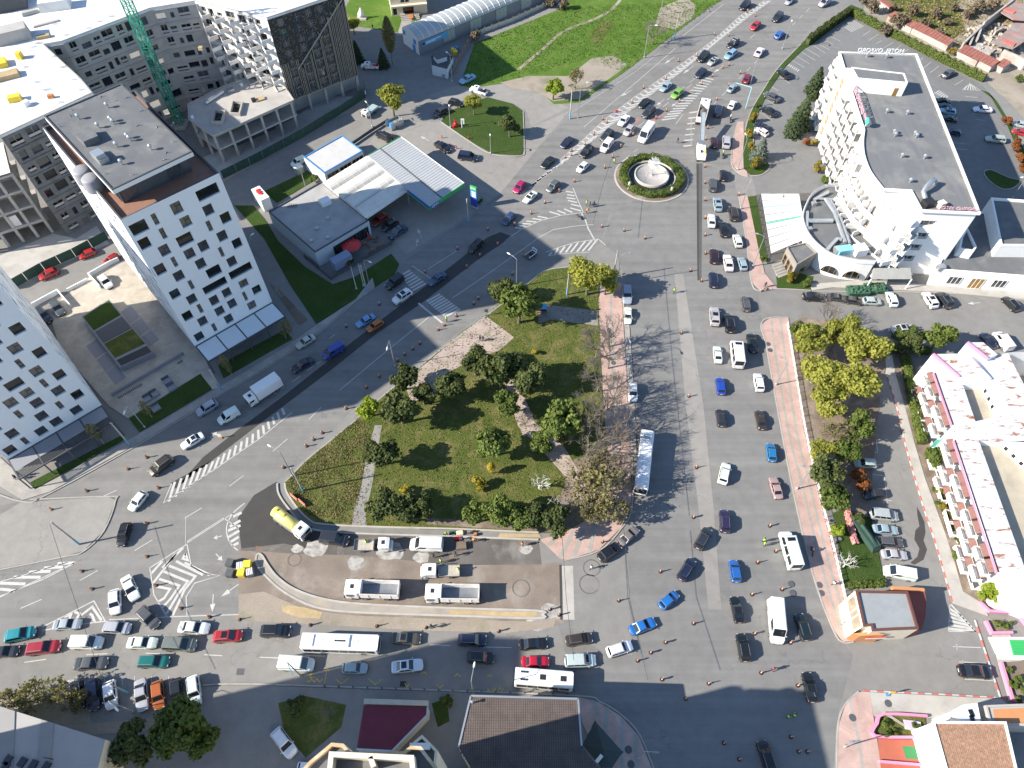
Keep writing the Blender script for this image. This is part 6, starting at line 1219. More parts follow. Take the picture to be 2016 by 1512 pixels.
# ---------------------------------------------------------------- hotel
HZ=18.0;hp=lambda*p:V2(G(p[0],p[1],HZ))
west=[hp(1655,104),hp(1667,144),hp(1703,256)]+[V2(p)for p in smooth_path([hp(1701,270),hp(1700.6,287),hp(1704,310),hp(1716,339),hp(1740,371)],4)]
T3,T2,T1=hp(1816,413),hp(1926,418),hp(1803,108)
curve=west[3:]
cnr=[V2(G(1768,434,14.5)),V2(G(1791,447,14.5)),T3]
hroof=west+[hp(1795,374),T3,T2,T1]
t=bld('white hotel with curved tiers of balconies and flat grey roof',hroof,'hotel','hotel');HOTEL=t
W_H=mat('hotel_white',(.8,.79,.77),.03,.3,.7,stain=(.66,.64,.6),sscale=.3,samt=.3)
mb=MB()
body=west+cnr+[T2,T1]
for k in range(len(body)):
 a,b=body[k],body[(k+1)%len(body)];top=14.5 if len(west)-1<=k<len(west)+2 else HZ
 if k in(len(body)-3,):
  wall_openings(mb,a,b,0,HZ,[(1.2,4.4,3.6+3.3*j,5.3+3.3*j)for j in range(4)],.8)
  for j in range(4):add_window(t,a,b,0,(1.2,4.4,3.6+3.3*j,5.3+3.3*j),.78,'three',GLASS3,CREAM)
 else:mb.face([(a.x,a.y,0),(b.x,b.y,0),(b.x,b.y,top),(a.x,a.y,top)])
for a,b in((hp(1740,371),hp(1795,374)),(hp(1795,374),T3)):mb.face([(a.x,a.y,14.4),(b.x,b.y,14.4),(b.x,b.y,HZ),(a.x,a.y,HZ)])
mb.build('wall',W_H,t)
mb=MB();mb.poly(hroof,HZ-.35);mb.build('roof',FELT_H,t);mb=MB();mb.curb(hroof,.4,HZ-.4,HZ+.12,0,-.2,True);mb.build('parapet',W_H,t)
lt=[hp(1740,371),cnr[0],cnr[1],T3,hp(1795,374)];mb=MB();mb.poly([(p.x,p.y)for p in lt],14.45);mb.build('lower_terrace',W_H,t);mb=MB();mb.curb([west[-1],cnr[0],cnr[1],T3],.3,14.4,15.2);mb.build('terrace_parapet',W_H,t)
p=G(1787,408,15);MB().box((p.x,p.y,14.46),(1.4,2.4,.1),.6).build('terrace_rug',CREAM,t)
BRN=mat('stair_glazing',(.3,.17,.05),.3,2.0,.3)
def face_pt(A,B,s_,d=0.0):u=(B-A).normalized();n=Vector((-u.y,u.x));n=n if n.x<0 or abs(n.x)<.2 else-n;return A+u*s_+n*d
DIMW=mat('loggia_shade',(.2,.185,.165),.45,1.2,.6)  # balcony glazing colour that has the dimness inside the loggias painted in
def hexbay(par,c,ang,z,w=2.7,d=1.7,h=2.9):
 "box balcony with a chamfered six-sided opening; local x along the wall, y outwards"
 key=(w,d)
 if key not in HEXM:
  mb=MB();hw=w/2;H=h
  for s_ in(-1,1):mb.face([(s_*hw,0,0),(s_*hw,d-.5,0),(s_*hw,d-.5,H*.75),(s_*hw,0,H)][::s_]);mb.face([(s_*hw*.999,d-.5,0),(s_*hw*.72,d,0),(s_*hw*.72,d,1.0),(s_*hw*.999,d-.5,1.15)][::s_])
  mb.box((0,d/2,-.12),(w,d,.2));mb.box((0,d-.08,0),(w*.72,.14,1.0));mb.box((0,.35,H-.12),(w,.8,.14))
  for s_ in(-1,1):mb.box((s_*(hw-.09),d/2-.25,0),(.18,d-.5,H*.72)).box((s_*(hw-.35),.4,H*.78),(.5,.7,H*.2))
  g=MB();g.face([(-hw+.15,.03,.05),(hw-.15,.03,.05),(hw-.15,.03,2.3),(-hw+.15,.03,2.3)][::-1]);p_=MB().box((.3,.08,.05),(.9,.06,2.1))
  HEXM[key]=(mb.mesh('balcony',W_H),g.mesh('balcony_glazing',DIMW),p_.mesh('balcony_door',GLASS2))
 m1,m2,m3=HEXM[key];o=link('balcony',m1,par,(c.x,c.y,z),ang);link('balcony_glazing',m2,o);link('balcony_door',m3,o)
HEXM={}
A0,A1,A2=west[0],west[1],west[2]
def wallrun(A,B,n_,floors,z0,shift=0.0,d=.02):
 u=(B-A).normalized();L=(B-A).length;ang=math.atan2(u.y,u.x)+math.pi
 out=Vector((u.y,-u.x));ang=math.atan2(-u.y,-u.x)if out.x<0 else math.atan2(u.y,u.x)
 out=out if out.x<0 else-out;ang=math.atan2(-out.x,out.y)
 for fl in range(floors):
  for k in range(n_):q=A+u*((k+.5+shift*(fl%2))*L/n_)+out*d;hexbay(t,q,ang,z0+fl*3.3,min(2.9,L/n_*.86))
wallrun(A0.lerp(A1,-.02),A0.lerp(A1,.98),2,5,1.2)
s0,s1=A1.lerp(A2,.02),A1.lerp(A2,.22)
u=(s1-s0).normalized();n=Vector((u.y,-u.x));n=n if n.x<0 else-n
stq=[s0+n*1.3,s1+n*1.3,s1-n*.5,s0-n*.5];mb=MB();mb.prism(stq,0,HZ+1.6);mb.build('stair_tower',W_H,t)
for k in range(5):
 q=s0.lerp(s1,.5)+n*1.33;o=link('stair_window',MB().box((0,0,0),(1.7,.12,2.2)).mesh('stair_window',BRN),t,(q.x,q.y,2.6+3.3*k),math.atan2(u.y,u.x))
 for x in(-.45,0,.45):MB().box((x,0,0),(.08,.16,2.2)).build('mullion',CREAM,o)
 MB().box((0,0,1.1),(1.7,.16,.08)).build('mullion',CREAM,o)
wallrun(A1.lerp(A2,.25),A2,4,5,1.2,.0)
wallrun(curve[0],curve[9],2,5,1.2,0)
# ribbon balconies of the curved front
cp_=curve[8:]+cnr[:2];cp2=[V2(p)for p in smooth_path(cp_[::2]+[cp_[-1]],3)]
for fl in range(4):
 z=1.2+3.3*fl+.2;off=1.5+.55*(3-fl)
 outer=[Vector(p)for p in offset_path(cp2,-off)]
 if(outer[len(outer)//2]-Vector((100,130))).length<(cp2[len(cp2)//2]-Vector((100,130))).length:outer=[Vector(p)for p in offset_path(cp2,off)]
 mb=MB()
 for k in range(len(cp2)-1):
  a,b,c,d=cp2[k],cp2[k+1],outer[k+1],outer[k]
  for zz in(z,z-.22):mb.face([(a.x,a.y,zz),(b.x,b.y,zz),(c.x,c.y,zz),(d.x,d.y,zz)])
 mb.curb(outer,.3,z-.22,z+1.05);mb.build('balcony_band',W_H,t)
 for k in range(0,len(cp2)-1,2):
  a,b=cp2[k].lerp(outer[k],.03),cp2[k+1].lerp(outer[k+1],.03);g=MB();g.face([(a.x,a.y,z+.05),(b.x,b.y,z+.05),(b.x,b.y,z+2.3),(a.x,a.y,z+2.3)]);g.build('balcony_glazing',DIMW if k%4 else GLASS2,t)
  q,r_=cp2[k],outer[k].lerp(cp2[k],.06);mb=MB();mb.curb([q,r_],.18,z,z+2.1);mb.build('balcony_partition',W_H,t)
for fl in range(4):
 c=cnr[1].lerp(T3,.55);d_=(T3-cnr[1]).normalized();o_=Vector((d_.y,-d_.x));o_=o_ if o_.y<0 else-o_
 hexbay(t,c+o_*.03,math.atan2(-o_.x,o_.y),1.4+3.3*fl,3.4,1.9)
for k,(px,py)in enumerate(((1720,421),(1706,442),(1693,464))):
 q=V2(G(px,py,11.6-3.3*k));MB().tube([(q.x,q.y,11.2-3.3*k),(q.x+.1,q.y-.1,11.25-3.3*k)],.6,14).build('round_window',BRN,t)
# roof house, vents, plant, letters
rh=[V2(G(*p,21.0))for p in((1676,133),(1780,145),(1787,164),(1688,155))];c=centre(rh);flat_roof(t,rh,21.0,W_H,FELT_H,.15,.25,HZ-.35)
MB().box((0,0,0),(1.0,.1,1.9)).build('roof_door',BRN,t,loc=(rh[2].lerp(rh[3],.16).x,rh[2].lerp(rh[3],.16).y-.07,HZ-.3))
vt=MB().lathe([(.16,0),(.16,.5),(.4,.7),(.42,.95),(.1,1.2)],n=10).mesh('roof_vent',STEEL);zr=lambda x,y:G(1560+x/6.72,80+y/6.72,HZ)
for x,y in((1250,940),(1520,960),(1345,1215),(1360,1250),(1620,1235),(1640,1265),(990,200),(1245,215)):p=zr(x,y);link('roof_vent',vt,t,(p.x,p.y,HZ-.35))
zs=lambda x,y:G(1560+x/6.72,280+y/6.72,HZ)
for x,y in((1450,185),(1750,200),(1560,515),(1885,540)):p=zs(x,y);link('roof_vent',vt,t,(p.x,p.y,HZ-.35))
p,q,r_=zs(1740,720),zs(1830,560),zs(1720,640);MB().tube([(p.x,p.y-1,HZ),(p.x,p.y+1,HZ+.4),(r_.x+.4,r_.y,HZ+1.2),(q.x,q.y,HZ+1.4)],.5,10).build('duct',STEEL,t,True);p=zs(1790,820);MB().box((p.x,p.y,HZ-.3),(2.2,1.8,1.2),.3).build('roof_plant',BLACK,t);p=zs(1960,840);MB().box((p.x,p.y,HZ-.3),(1.4,1.2,1.3),.4).build('roof_plant',CREAM,t)
PNKL=plain('sign_pink',(.6,.33,.38),.5);u=(A2-A1).normalized();angW=math.atan2(-u.y,-u.x)if False else math.atan2(u.y,u.x)
c=A1.lerp(A2,.56);text_on(t,'HOTEL OXFORD ****',(c.x+.25,c.y,HZ+.8),(R(90),0,angW),1.75,PNKL,'sign_lettering',.08)
fr=MB();a,b=A1.lerp(A2,.25),A1.lerp(A2,.9)
for z in(.2,1.35):fr.bar((a.x+.5,a.y,HZ+z),(b.x+.5,b.y,HZ+z),.07)
for k in range(9):q=a.lerp(b,k/8);fr.bar((q.x+.5,q.y,HZ-.3),(q.x+.5,q.y,HZ+1.4),.07)
fr.build('sign_frame',STEEL,t)
q=a.lerp(b,1.06);MB().tube([(q.x+.2,q.y,HZ+1.3),(q.x+.3,q.y,HZ+1.3)],.8,14).build('sign_emblem',plain('emblem_teal',(.05,.5,.38),.5),t);MB().box((q.x+.3,q.y,HZ-.3),(.2,.2,1.0)).build('emblem_post',CREAM,t)
c=west[0].lerp(T1,.52);text_on(t,'HOTEL OXFORD',(c.x,c.y+.1,HZ+.75),(R(90),0,math.atan2(T1.y-west[0].y,T1.x-west[0].x)+math.pi),1.5,WHITE_M,'sign_lettering',.06)
c=T3.lerp(T2,.62);text_on(t,'HOTEL OXFORD',(c.x,c.y+.15,HZ+.6),(R(90),0,math.atan2(T2.y-T3.y,T2.x-T3.x)),1.1,PNKL,'sign_lettering',.06)
# round restaurant wing
zw=5.4;arc_=smooth_path([G(*p,zw)for p in((1650,366),(1620,371),(1597,387),(1584,411),(1579,433),(1587,459),(1603,481),(1631,503),(1660,512),(1689,517),(1721,519))],3)
rw=[V2(p)for p in arc_]+[V2(G(1740,470,zw)),V2(G(1690,400,zw)),V2(G(1665,375,zw))]
t=bld('round restaurant wing with dark roof terrace and grey ducts beside the hotel',rw,'restaurant','restaurant_wing')
mb=MB()
for k in range(len(arc_)-1):a,b=arc_[k],arc_[k+1];mb.face([(*a,0),(*b,0),(*b,zw+.8),(*a,zw+.8)])
mb.curb(arc_,.35,zw-.1,zw+.85);mb.build('wall',W_H,t);mb=MB();mb.poly(rw,zw);mb.build('roof',FELT,t);mb=MB();mb.curb(offset_path(arc_,.0),.2,zw+.85,zw+1.0);mb.build('parapet_cap',STEEL,t)
rz=lambda x,y:(1560+x/6.72,280+y/6.72)
for run,r_ in((((210,1040),(530,1040)),.5),(((440,750),(560,930),(700,1330)),.45),(((490,750),(640,1010),(760,1340)),.35),(((290,760),(470,660)),.4),(((450,1430),(590,1280),(650,1290)),.45),(((190,1130),(200,920)),.35),(((300,740),(560,760)),.3),(((330,1360),(480,1460)),.3)):
 MB().tube([G(*rz(*p),zw+.6)for p in run],r_,8).build('duct',STEEL,t)
for x,y,s_,m in((690,1420,(3.2,1.8,1.3),plain('unit_blue',(.2,.5,.62),.4)),(890,1430,(2.6,2.2,1.8),WHITE_M),(290,800,(.9,.9,1.0),STEEL),(235,1140,(.9,.9,1.0),STEEL),(600,1420,(1.2,1.6,1.2),STEEL)):p=G(*rz(x,y),zw+.8);MB().box((p.x,p.y,zw),s_,.2).build('roof_plant',m,t)
AW=lambda px,py,z=2.2:V2(G(px,py,z))
for px0,py0,px1,py1 in((1618,524,1648,534),(1660,537,1694,541)):
 a,b=AW(px0,py0),AW(px1,py1);u=(b-a).normalized();n=Vector((u.y,-u.x));w=(b-a).length;mb=MB();mb.face([(*(a.lerp(b,.5-.5*math.cos(math.pi*j/12))+n*.25),1.2+2.0*math.sin(math.pi*j/12))for j in range(13)]);mb.build('arched_window',GLASS,t)
 for j in(3,6,9):q=a.lerp(b,.5-.5*math.cos(math.pi*j/12))+n*.29;MB().box((q.x,q.y,1.2),(.12,.06,2.0*math.sin(math.pi*j/12))).build('mullion',BRN,t)
# entrance awning and low east wing
en=[V2(G(*p,3.6))for p in((1719,527),(1789,526),(1797,547),(1717,547))];t=bld('grey hipped entrance awning below the hotel end wall',en,'awning','entrance_awning');mb=MB();a=[(*p,3.2)for p in en];r0,r1=(*en[0].lerp(en[3],.2),4.1),(*en[1].lerp(en[2],.2),4.1)
mb.face([a[3],a[2],r1,r0]);mb.face([a[0],r0,r1,a[1]]);mb.face([a[0],a[3],r0]);mb.face([a[1],r1,a[2]]);mb.build('roof',mat('awning_grey',(.3,.3,.28),.1,1),t)
for p in en:MB().box((p.x,p.y,0),(.2,.2,3.2)).build('post',W_H,t)
lw=[V2(G(*p,4.6))for p in((1843,532),(2090,551),(2090,415),(1895,420),(1880,440))];t=bld('low white hotel wing with dark flat roof at the right edge',lw,'wing','low_wing')
flat_roof(t,lw,4.6,W_H,FELT,.25,.35)
for k in range(len(lw)):
 a,b=lw[k],lw[(k+1)%len(lw)]
 if abs(a.y-b.y)<4 and a.y<110:
  a,b=(a,b)if a.x<b.x else(b,a)
  for s_,pane in((3.6,GLASS3),(8.4,BRN),(13.0,GLASS3)):add_window(t,a,b,0,(s_,s_+2.8,1.0 if pane is GLASS3 else .1,3.2),-.07,'three',pane,W_H)
p=G(1852,527,5);MB().box((p.x,p.y,4.6),(1.6,1.2,1.0),.2).build('air_unit',STEEL,t)
for lab,q_,z in(('raised white walled roof block behind the low hotel wing',((1949,392),(2090,402),(2090,487),(1968,486)),7.6),('small white roof lantern against the hotel side',((1886,492),(1915,498),(1921,489),(1903,452),(1890,470)),6.4)):
 q_=[V2(G(*p,z))for p in q_];t=bld(lab,q_,'roof block','roof_block');flat_roof(t,q_,z,W_H,FELT,.5,.4)
# pergola and small grey lobby
pg=[G(1499,381,3.2),G(1573,381,3.2),G(1588,470,3.2),G(1519,499,3.2)];t=thing('pergola','white slatted pergola roof over a cafe terrace by the hotel','pergola',(pg[0]+pg[2])/2*Vector((1,1,0))if False else Vector(((pg[0].x+pg[2].x)/2,(pg[0].y+pg[2].y)/2,0)),world=True)
PGM=plain('pergola_white',(.62,.61,.56),.6)
for k in range(8):
 a,b=pg[0].lerp(pg[3],(k+.03)/8),pg[0].lerp(pg[3],(k+.95)/8);c,d=pg[1].lerp(pg[2],(k+.95)/8),pg[1].lerp(pg[2],(k+.03)/8);mb=MB();mb.prism([a,b,c,d],3.05,3.2,0,0,True);mb.build('roof_panel',PGM,t)
p0,p1=pg[0].lerp(pg[3],.52),pg[1].lerp(pg[2],.52);MB().bar((p0.x,p0.y,3.22),(p1.x,p1.y,3.22),.35,.06).build('tinted_strip',plain('strip_green',(.05,.5,.3),.4),t);p0,p1=pg[0].lerp(pg[3],.24),pg[1].lerp(pg[2],.24);MB().bar((p0.x,p0.y,3.22),(p1.x,p1.y,3.22),.5,.06).build('tinted_strip',plain('strip_blue',(.35,.5,.52),.4),t)
for k in range(9):
 for e in((pg[0],pg[3]),(pg[1],pg[2])):p=e[0].lerp(e[1],k/8);MB().box((p.x,p.y,0),(.14,.14,3.05)).build('post',DGREY,t)
slab('cafe_terrace',[(1487,384),(1600,380),(1615,470),(1560,500),(1513,520)],.1,mat('terrace_dark',(.1,.095,.09),.2,1,.8))
lb=[V2(G(*p,4.2))for p in((1548,488),(1586,479),(1608,499),(1568,523))];t=bld('small grey stone lobby with arched front beside the pergola',lb,'lobby','lobby');lb=flat_roof(t,lb,4.2,mat('lobby_stone',(.24,.22,.19),.2,.6,.9),FELT,.3,.25)
a,b=lb[0],lb[1]
for k in range(4):
 A_,B_=lb[k],lb[(k+1)%4]
 if(A_.x+B_.x)/2<centre(lb).x and(A_.y+B_.y)/2<centre(lb).y:
  for j in range(3):L=(B_-A_).length;add_window(t,A_,B_,0,(L*(.1+.29*j),L*(.1+.29*j)+round(L*.2,1),.1,3.0),-.07,'two',GLASS,BRN)
steps=[(1518,525),(1540,517),(1558,538),(1532,548)];P=GS(steps)
for k in range(5):a,b=P[0].lerp(P[3],k/5),P[1].lerp(P[2],k/5);a2,b2=P[3],P[2];mb=MB();mb.prism([V2(P[0]),V2(P[1]),V2(P[1].lerp(P[2],1-k/5)),V2(P[0].lerp(P[3],1-k/5))],0,.15+.12*k);mb.build('step',PAVE,kind='structure')
# ---------------------------------------------------------------- pink trimmed apartments at the right
AZ=8.0;ap=lambda*p:V2(G(p[0],p[1],AZ))
RUST,nt,b_=nodes('rusty_sheet');tc=nt.nodes.new('ShaderNodeTexCoord').outputs['Object']
o_=ramp(nt,noise(nt,.5,5,.6,tc),[(.3,(.55,.57,.59)),(.7,(.68,.69,.7))])
o_=mix(nt,o_,(.34,.13,.045),ramp(nt,noise(nt,1.0,6,.7,tc,0,(.35,1.1,1,R(-6))),[(.55,(0,0,0)),(.62,(1,1,1))]))
wv=nt.nodes.new('ShaderNodeTexWave');wv.inputs['Scale'].default_value=1.2;wv.bands_direction='Y';nt.links.new(tc,wv.inputs[0]);o_=mix(nt,o_,ramp(nt,wv.outputs['Color'],[(0,(.85,.85,.85)),(.1,(1,1,1))]),1.0,'MULTIPLY')
nt.links.new(o_,b_.inputs['Base Color']);b_.inputs['Roughness'].default_value=.55;b_.inputs['Metallic'].default_value=.1
fl_=[ap(1838,700),ap(1840,734),ap(1876,837),ap(1879.5,867),ap(1927,1014),ap(1965,1127),ap(1985,1130),ap(2001,1161)]
aq=fl_+[ap(2100,1200),ap(2100,690),ap(1985,694),ap(1905,696)]
t=bld('white apartment house with pink edges, rusty sheet roofs and small balconies',aq,'apartment house','apartment_house')
c1=[ap(1895,757),ap(1920,830),ap(1970,819),ap(1942,757)];c2=[ap(1926,866),ap(1978,1014),ap(2017,1119),ap(2100,1100),ap(2040,930),ap(1979,871)]
mb=MB()
for k in range(len(aq)):a,b=aq[k],aq[(k+1)%len(aq)];mb.face([(*a,0),(*b,0),(*b,AZ),(*a,AZ)])
mb.build('wall',W_H,t)
s1_=[ap(1840,734),ap(1876,837),c1[1],c1[0]];s2_=[ap(1879.5,867),ap(1965,1127),c2[2],c2[0]]
for q in(s1_,s2_,[ap(1876,837),ap(1879.5,867),c2[0],c2[5],ap(2100,862),ap(2100,815),c1[2],c1[1]],[ap(1947,704),ap(1990,819),ap(2045,815),ap(1984,696)]):
 mb=MB();mb.prism(q,AZ-.1,AZ+.08);mb.build('sheet_roof',RUST,t)
mb=MB();mb.poly([ap(1838,700),c1[0],ap(1840,734)],AZ-.02);mb.poly([ap(1838,699),ap(1905,697),ap(1950,704),ap(1990,819),c1[2],c1[3],c1[0]],AZ-.03);mb.poly([c2[5],c2[4],ap(2100,870)],AZ-.03);mb.poly([ap(1965,1127),ap(1985,1130),ap(2001,1161),ap(2100,1200),ap(2100,1110),c2[2]],AZ-.03);mb.build('roof_edge',W_H,t)
YRD=mat('courtyard_floor',(.42,.37,.29),.15,.3,.9,fine=.15,stain=(.26,.23,.18),sscale=.25,samt=.6)
for q in(c1,c2):
 mb=MB();mb.poly(q,6.3);mb.build('courtyard',YRD,t);mb=MB()
 for k in range(len(q)):a,b=q[k],q[(k+1)%len(q)];mb.face([(*a,6.3),(*b,6.3),(*b,AZ),(*a,AZ)])
 mb.build('court_wall',W_H,t)
for q,z0_,z1_ in(([(1836,697),(1905,696),(1953,745),(1888,742)],9.6,8.6),([(1904,674),(1936,674),(1964,698),(1944,706)],9.8,9.0)):
 P=[G(*q[0],z0_),G(*q[1],z0_),G(*q[2],z1_),G(*q[3],z1_)];mb=MB();mb.face(P);mb.build('sheet_roof',RUST,t);mb=MB()
 for k in range(4):a,b=P[k],P[(k+1)%4];mb.face([(a.x,a.y,0),(b.x,b.y,0),(b.x,b.y,b.z-.03),(a.x,a.y,a.z-.03)])
 mb.build('wall',W_H,t);MB().bar(P[0],P[3],.3,.7).build('pink_fascia',PINKP,t)
for a,b in((1,2),(3,5)):p0,p1=fl_[a],fl_[b];MB().bar((p0.x-.1,p0.y,AZ-.3),(p1.x-.1,p1.y,AZ-.3),.22,.45).build('pink_fascia',PINKP,t);MB().bar((p0.x,p0.y,AZ+.1),(p1.x,p1.y,AZ+.1),.14,.14).build('gutter',BLACK,t)
AWN=mat('balcony_awning',(.2,.1,.085),.2,2,.8)
def flat_balcony(A,B,s_,z,kind):
 u=(B-A).normalized();n=Vector((u.y,-u.x));n=n if n.x<0 else-n;q=A+u*s_+n*.02;ang=math.atan2(-n.x,n.y)
 if kind==0:
  o=link('balcony',BALM[0],t,(q.x,q.y,z),ang);link('balcony_awning',BALM[1],o)
 else:link('window',BALM[2],t,(q.x,q.y,z),ang)
mb=MB().box((0,.6,-.1),(2.6,1.2,.14)).box((0,1.15,0),(2.6,.1,.95)).box((-1.25,.6,0),(.1,1.1,.95)).box((1.25,.6,0),(.1,1.1,.95));g=MB();g.face([(-1.3,.05,2.3),(1.3,.05,2.3),(1.3,.95,1.75),(-1.3,.95,1.75)]);g.face([(-1.3,.05,2.27),(-1.3,.95,1.72),(1.3,.95,1.72),(1.3,.05,2.27)])
BALM=[mb.mesh('balcony',W_H),g.mesh('balcony_awning',AWN),MB().box((0,.03,0),(1.3,.08,1.5)).mesh('window',GLASS3)]
for a,b,n_ in((fl_[1],fl_[2],5),(fl_[3],fl_[5],11)):
 L=(b-a).length
 for fl in range(3):
  for k in range(n_):
   flat_balcony(a,b,(k+.3)*L/n_,.5+2.45*fl,0 if(k+fl)%3!=1 else 1);flat_balcony(a,b,(k+.75)*L/n_,1.0+2.45*fl,1)
for q,z in(((c1[3],c1[2]),6.7),((c2[5],c2[4]),6.7)):
 a,b=q;L=(b-a).length
 for k in range(int(L/1.4)):
  if k%4!=3:p=a.lerp(b,(k+.5)/int(L/1.4));MB().box((p.x-.05,p.y,z),(.1,.6,.8),math.atan2(b.y-a.y,b.x-a.x)-R(90)).build('court_window',GLASS,t)
a,b=V2(G(1842,868,4)),V2(G(1858,866,4));MB().bar((*a,3.0),(*b,3.0),.08,2.8).build('green_blind',plain('blind_green',(.1,.5,.4),.6),t)
for px,py in((1958,1166),(1965,1163),(1972,1160)):p=G(px,py,2.0);MB().box((p.x,p.y,1.2),(.7,.2,1.4),.5).build('window',GLASS3,t)
# garden walls in pink
for lab,run in(('pink edged garden wall below the apartment house',[(1925,1186),(1945,1205),(2000,1208),(2040,1260)]),('low pink wall round the rose bed',[(1938,1224),(1950,1248),(1990,1247)]),('pink kerb of the large rose bed',[(1968,1306),(1990,1378),(2030,1392)])):
 t=thing('garden_wall',lab,'wall',G(*run[0]),world=True);mb=MB();mb.curb(GS(run),.4,0,.7);mb.build('wall',PINKP,t)
t=thing('white_steps','white stone steps with green carpet by the rose beds','steps',G(1985,1275),world=True);P=GS([(1945,1255),(2030,1255),(2030,1300),(1965,1298)]);mb=MB();mb.prism([V2(p)for p in P],0,.25);mb.build('landing',W_H,t)
for k in range(5):a,b=P[0].lerp(P[3],.2+.14*k),P[1].lerp(P[2],.2+.14*k);mb=MB();p0,p1=a.lerp(b,.45),a.lerp(b,1);mb.curb([V2(p0),V2(p1)],.45,.2,.36+.04*k);mb.build('step',GREENP,t)
# ---------------------------------------------------------------- corner kiosk
KZ=5.2;kq=[V2(G(*p,KZ))for p in((1683.5,1163),(1699,1234),(1714,1233),(1716,1243),(1758.5,1241),(1807.6,1239),(1786,1165))]
t=bld('cream and orange corner shop with grey roof and red wing',kq,'corner shop','corner_shop');ORW=mat('orange_render',(.5,.22,.09),.08,.6,.8)
kq=flat_roof(t,kq,KZ,CREAM,mat('kiosk_roof',(.27,.285,.29),.08,.5,.7,stain=(.2,.205,.21),samt=.6),.3,.35,capm=plain('coping_brown',(.12,.05,.04),.6))
rw_=[V2(G(*p,3.2))for p in((1758,1160),(1820,1162),(1824,1185),(1822,1215),(1814,1241),(1800,1242))];mb=MB();mb.prism(rw_,0,3.2);mb.build('red_wing',mat('red_membrane',(.26,.07,.05),.1,.6,.8),t);a,b=V2(G(1758,1157,3.6)),V2(G(1820,1161,3.6));MB().bar((*a,3.2),(*b,3.2),.5,.9).build('orange_wall',ORW,t)
sl=[G(1664,1181,3.0),G(1678,1247,3.0)];su=[G(1683.5,1164,KZ),G(1699,1234,KZ)];gq=[G(1664,1181,3.0),G(1678,1247,3.0)]
mb=MB();mb.face([(sl[0].x,sl[0].y,0),(sl[1].x,sl[1].y,0),(sl[1].x,sl[1].y,3.0),(sl[0].x,sl[0].y,3.0)]);mb.face([sl[0],sl[1],su[1],su[0]]);mb.face([(sl[0].x,sl[0].y,0),sl[0],su[0],(su[0].x,su[0].y,0)]);mb.build('sloped_front',CREAM,t)
for a,b in((.08,.42),(.46,.6),(.64,.95)):
 g=MB();g.face([sl[0].lerp(sl[1],a).lerp(su[0].lerp(su[1],a),.15)+Vector((-.03,0,.04)),sl[0].lerp(sl[1],b).lerp(su[0].lerp(su[1],b),.15)+Vector((-.03,0,.04)),sl[0].lerp(sl[1],b).lerp(su[0].lerp(su[1],b),.85)+Vector((-.03,0,.04)),sl[0].lerp(sl[1],a).lerp(su[0].lerp(su[1],a),.85)+Vector((-.03,0,.04))]);g.build('sloped_window',mat('amber_glass',(.28,.23,.17),.3,.8,.15)if 'amber_glass' not in MT else MT['amber_glass'],t)
a,b,c_=V2(G(1678,1263)),V2(G(1720,1264)),V2(G(1765,1261));mb=MB();mb.face([(*a,0),(*b,0),(b.x,b.y,4.2),(a.x,a.y,3.2)]);mb.face([(sl[1].x,sl[1].y,0),(*a,0),(a.x,a.y,3.2),(sl[1].x,sl[1].y,3.2)]);a2,b2=V2(G(1716,1243,4.2)),V2(G(1680,1247,3.2));mb.face([(a.x,a.y,3.2),(b.x,b.y,4.2),(a2.x,a2.y,4.25),(b2.x,b2.y,3.2)]);mb.build('orange_front',ORW,t)
a,b=V2(G(1699,1257,1.6)),V2(G(1738,1256,1.6));MB().bar((a.x,a.y-.2,2.4),(b.x,b.y-.2,2.4),.1,.9).build('sign_board',RED,t)
for j in range(12):p=a.lerp(b,(j+.5)/12);MB().box((p.x,p.y-.27,2.15),(.24,.04,.5)).build('letter',plain('letter_pale',(.7,.6,.5),.6)if j==0 else MT['letter_pale'],t)
# ---------------------------------------------------------------- south side
rq=[V2(G(*p,3.6))for p in((716,1388),(842,1391),(841,1408),(772,1479),(702,1475))];t=bld('low shop with maroon ribbed metal roof',rq,'shop','maroon_roof_shop');MAR=mat('maroon_sheet',(.17,.022,.045),.12,.4,.45,stain=(.1,.02,.03),samt=.4)
flat_roof(t,rq,3.6,CREAM,MAR,0)
for k in range(1,34):
 s_=k/34;a,b=rq[0].lerp(rq[1],s_),rq[4].lerp(rq[3]if True else rq[2],min(1,s_*1.8)if s_<.55 else 1)
 if s_>=.55:b=rq[3].lerp(rq[2],(s_-.55)/.45)
 else:b=rq[4].lerp(rq[3],s_/.55)
 MB().bar((*a,3.63),(*b,3.63),.09,.07).build('roof_rib',MAR,t)
a,b=V2(G(716,1380,4.0)),V2(G(843,1384,4.0));MB().bar((*a,3.5),(*b,3.5),.7,.9).build('beige_parapet',mat('beige_sheet',(.4,.38,.31),.1,1),t)
for k in(1,2,3):p0,p1=rq[k],rq[(k+1)%5];MB().bar((*p0,3.65),(*p1,3.65),.25,.2).build('roof_edge',STEEL,t)
TZ=10.5;tq=[V2(G(*p,TZ))for p in((927,1370),(1138,1376),(1145,1468),(1190,1530),(938,1530),(903,1471))];t=bld('large building with brown tiled roof at the bottom edge',tq,'building','tiled_roof_building')
mb=MB()
for k in range(len(tq)):a,b=tq[k],tq[(k+1)%len(tq)];mb.face([(*a,0),(*b,0),(*b,TZ-.1),(*a,TZ-.1)])
mb.build('wall',CREAM,t)
TILE,nt,b_=nodes('roof_tile_brown');tc=nt.nodes.new('ShaderNodeTexCoord').outputs['Object'];oo=ramp(nt,noise(nt,.6,7,.7,tc),[(.3,(.075,.058,.052)),(.7,(.13,.1,.088))]);nt.links.new(oo,b_.inputs['Base Color']);b_.inputs['Roughness'].default_value=.7
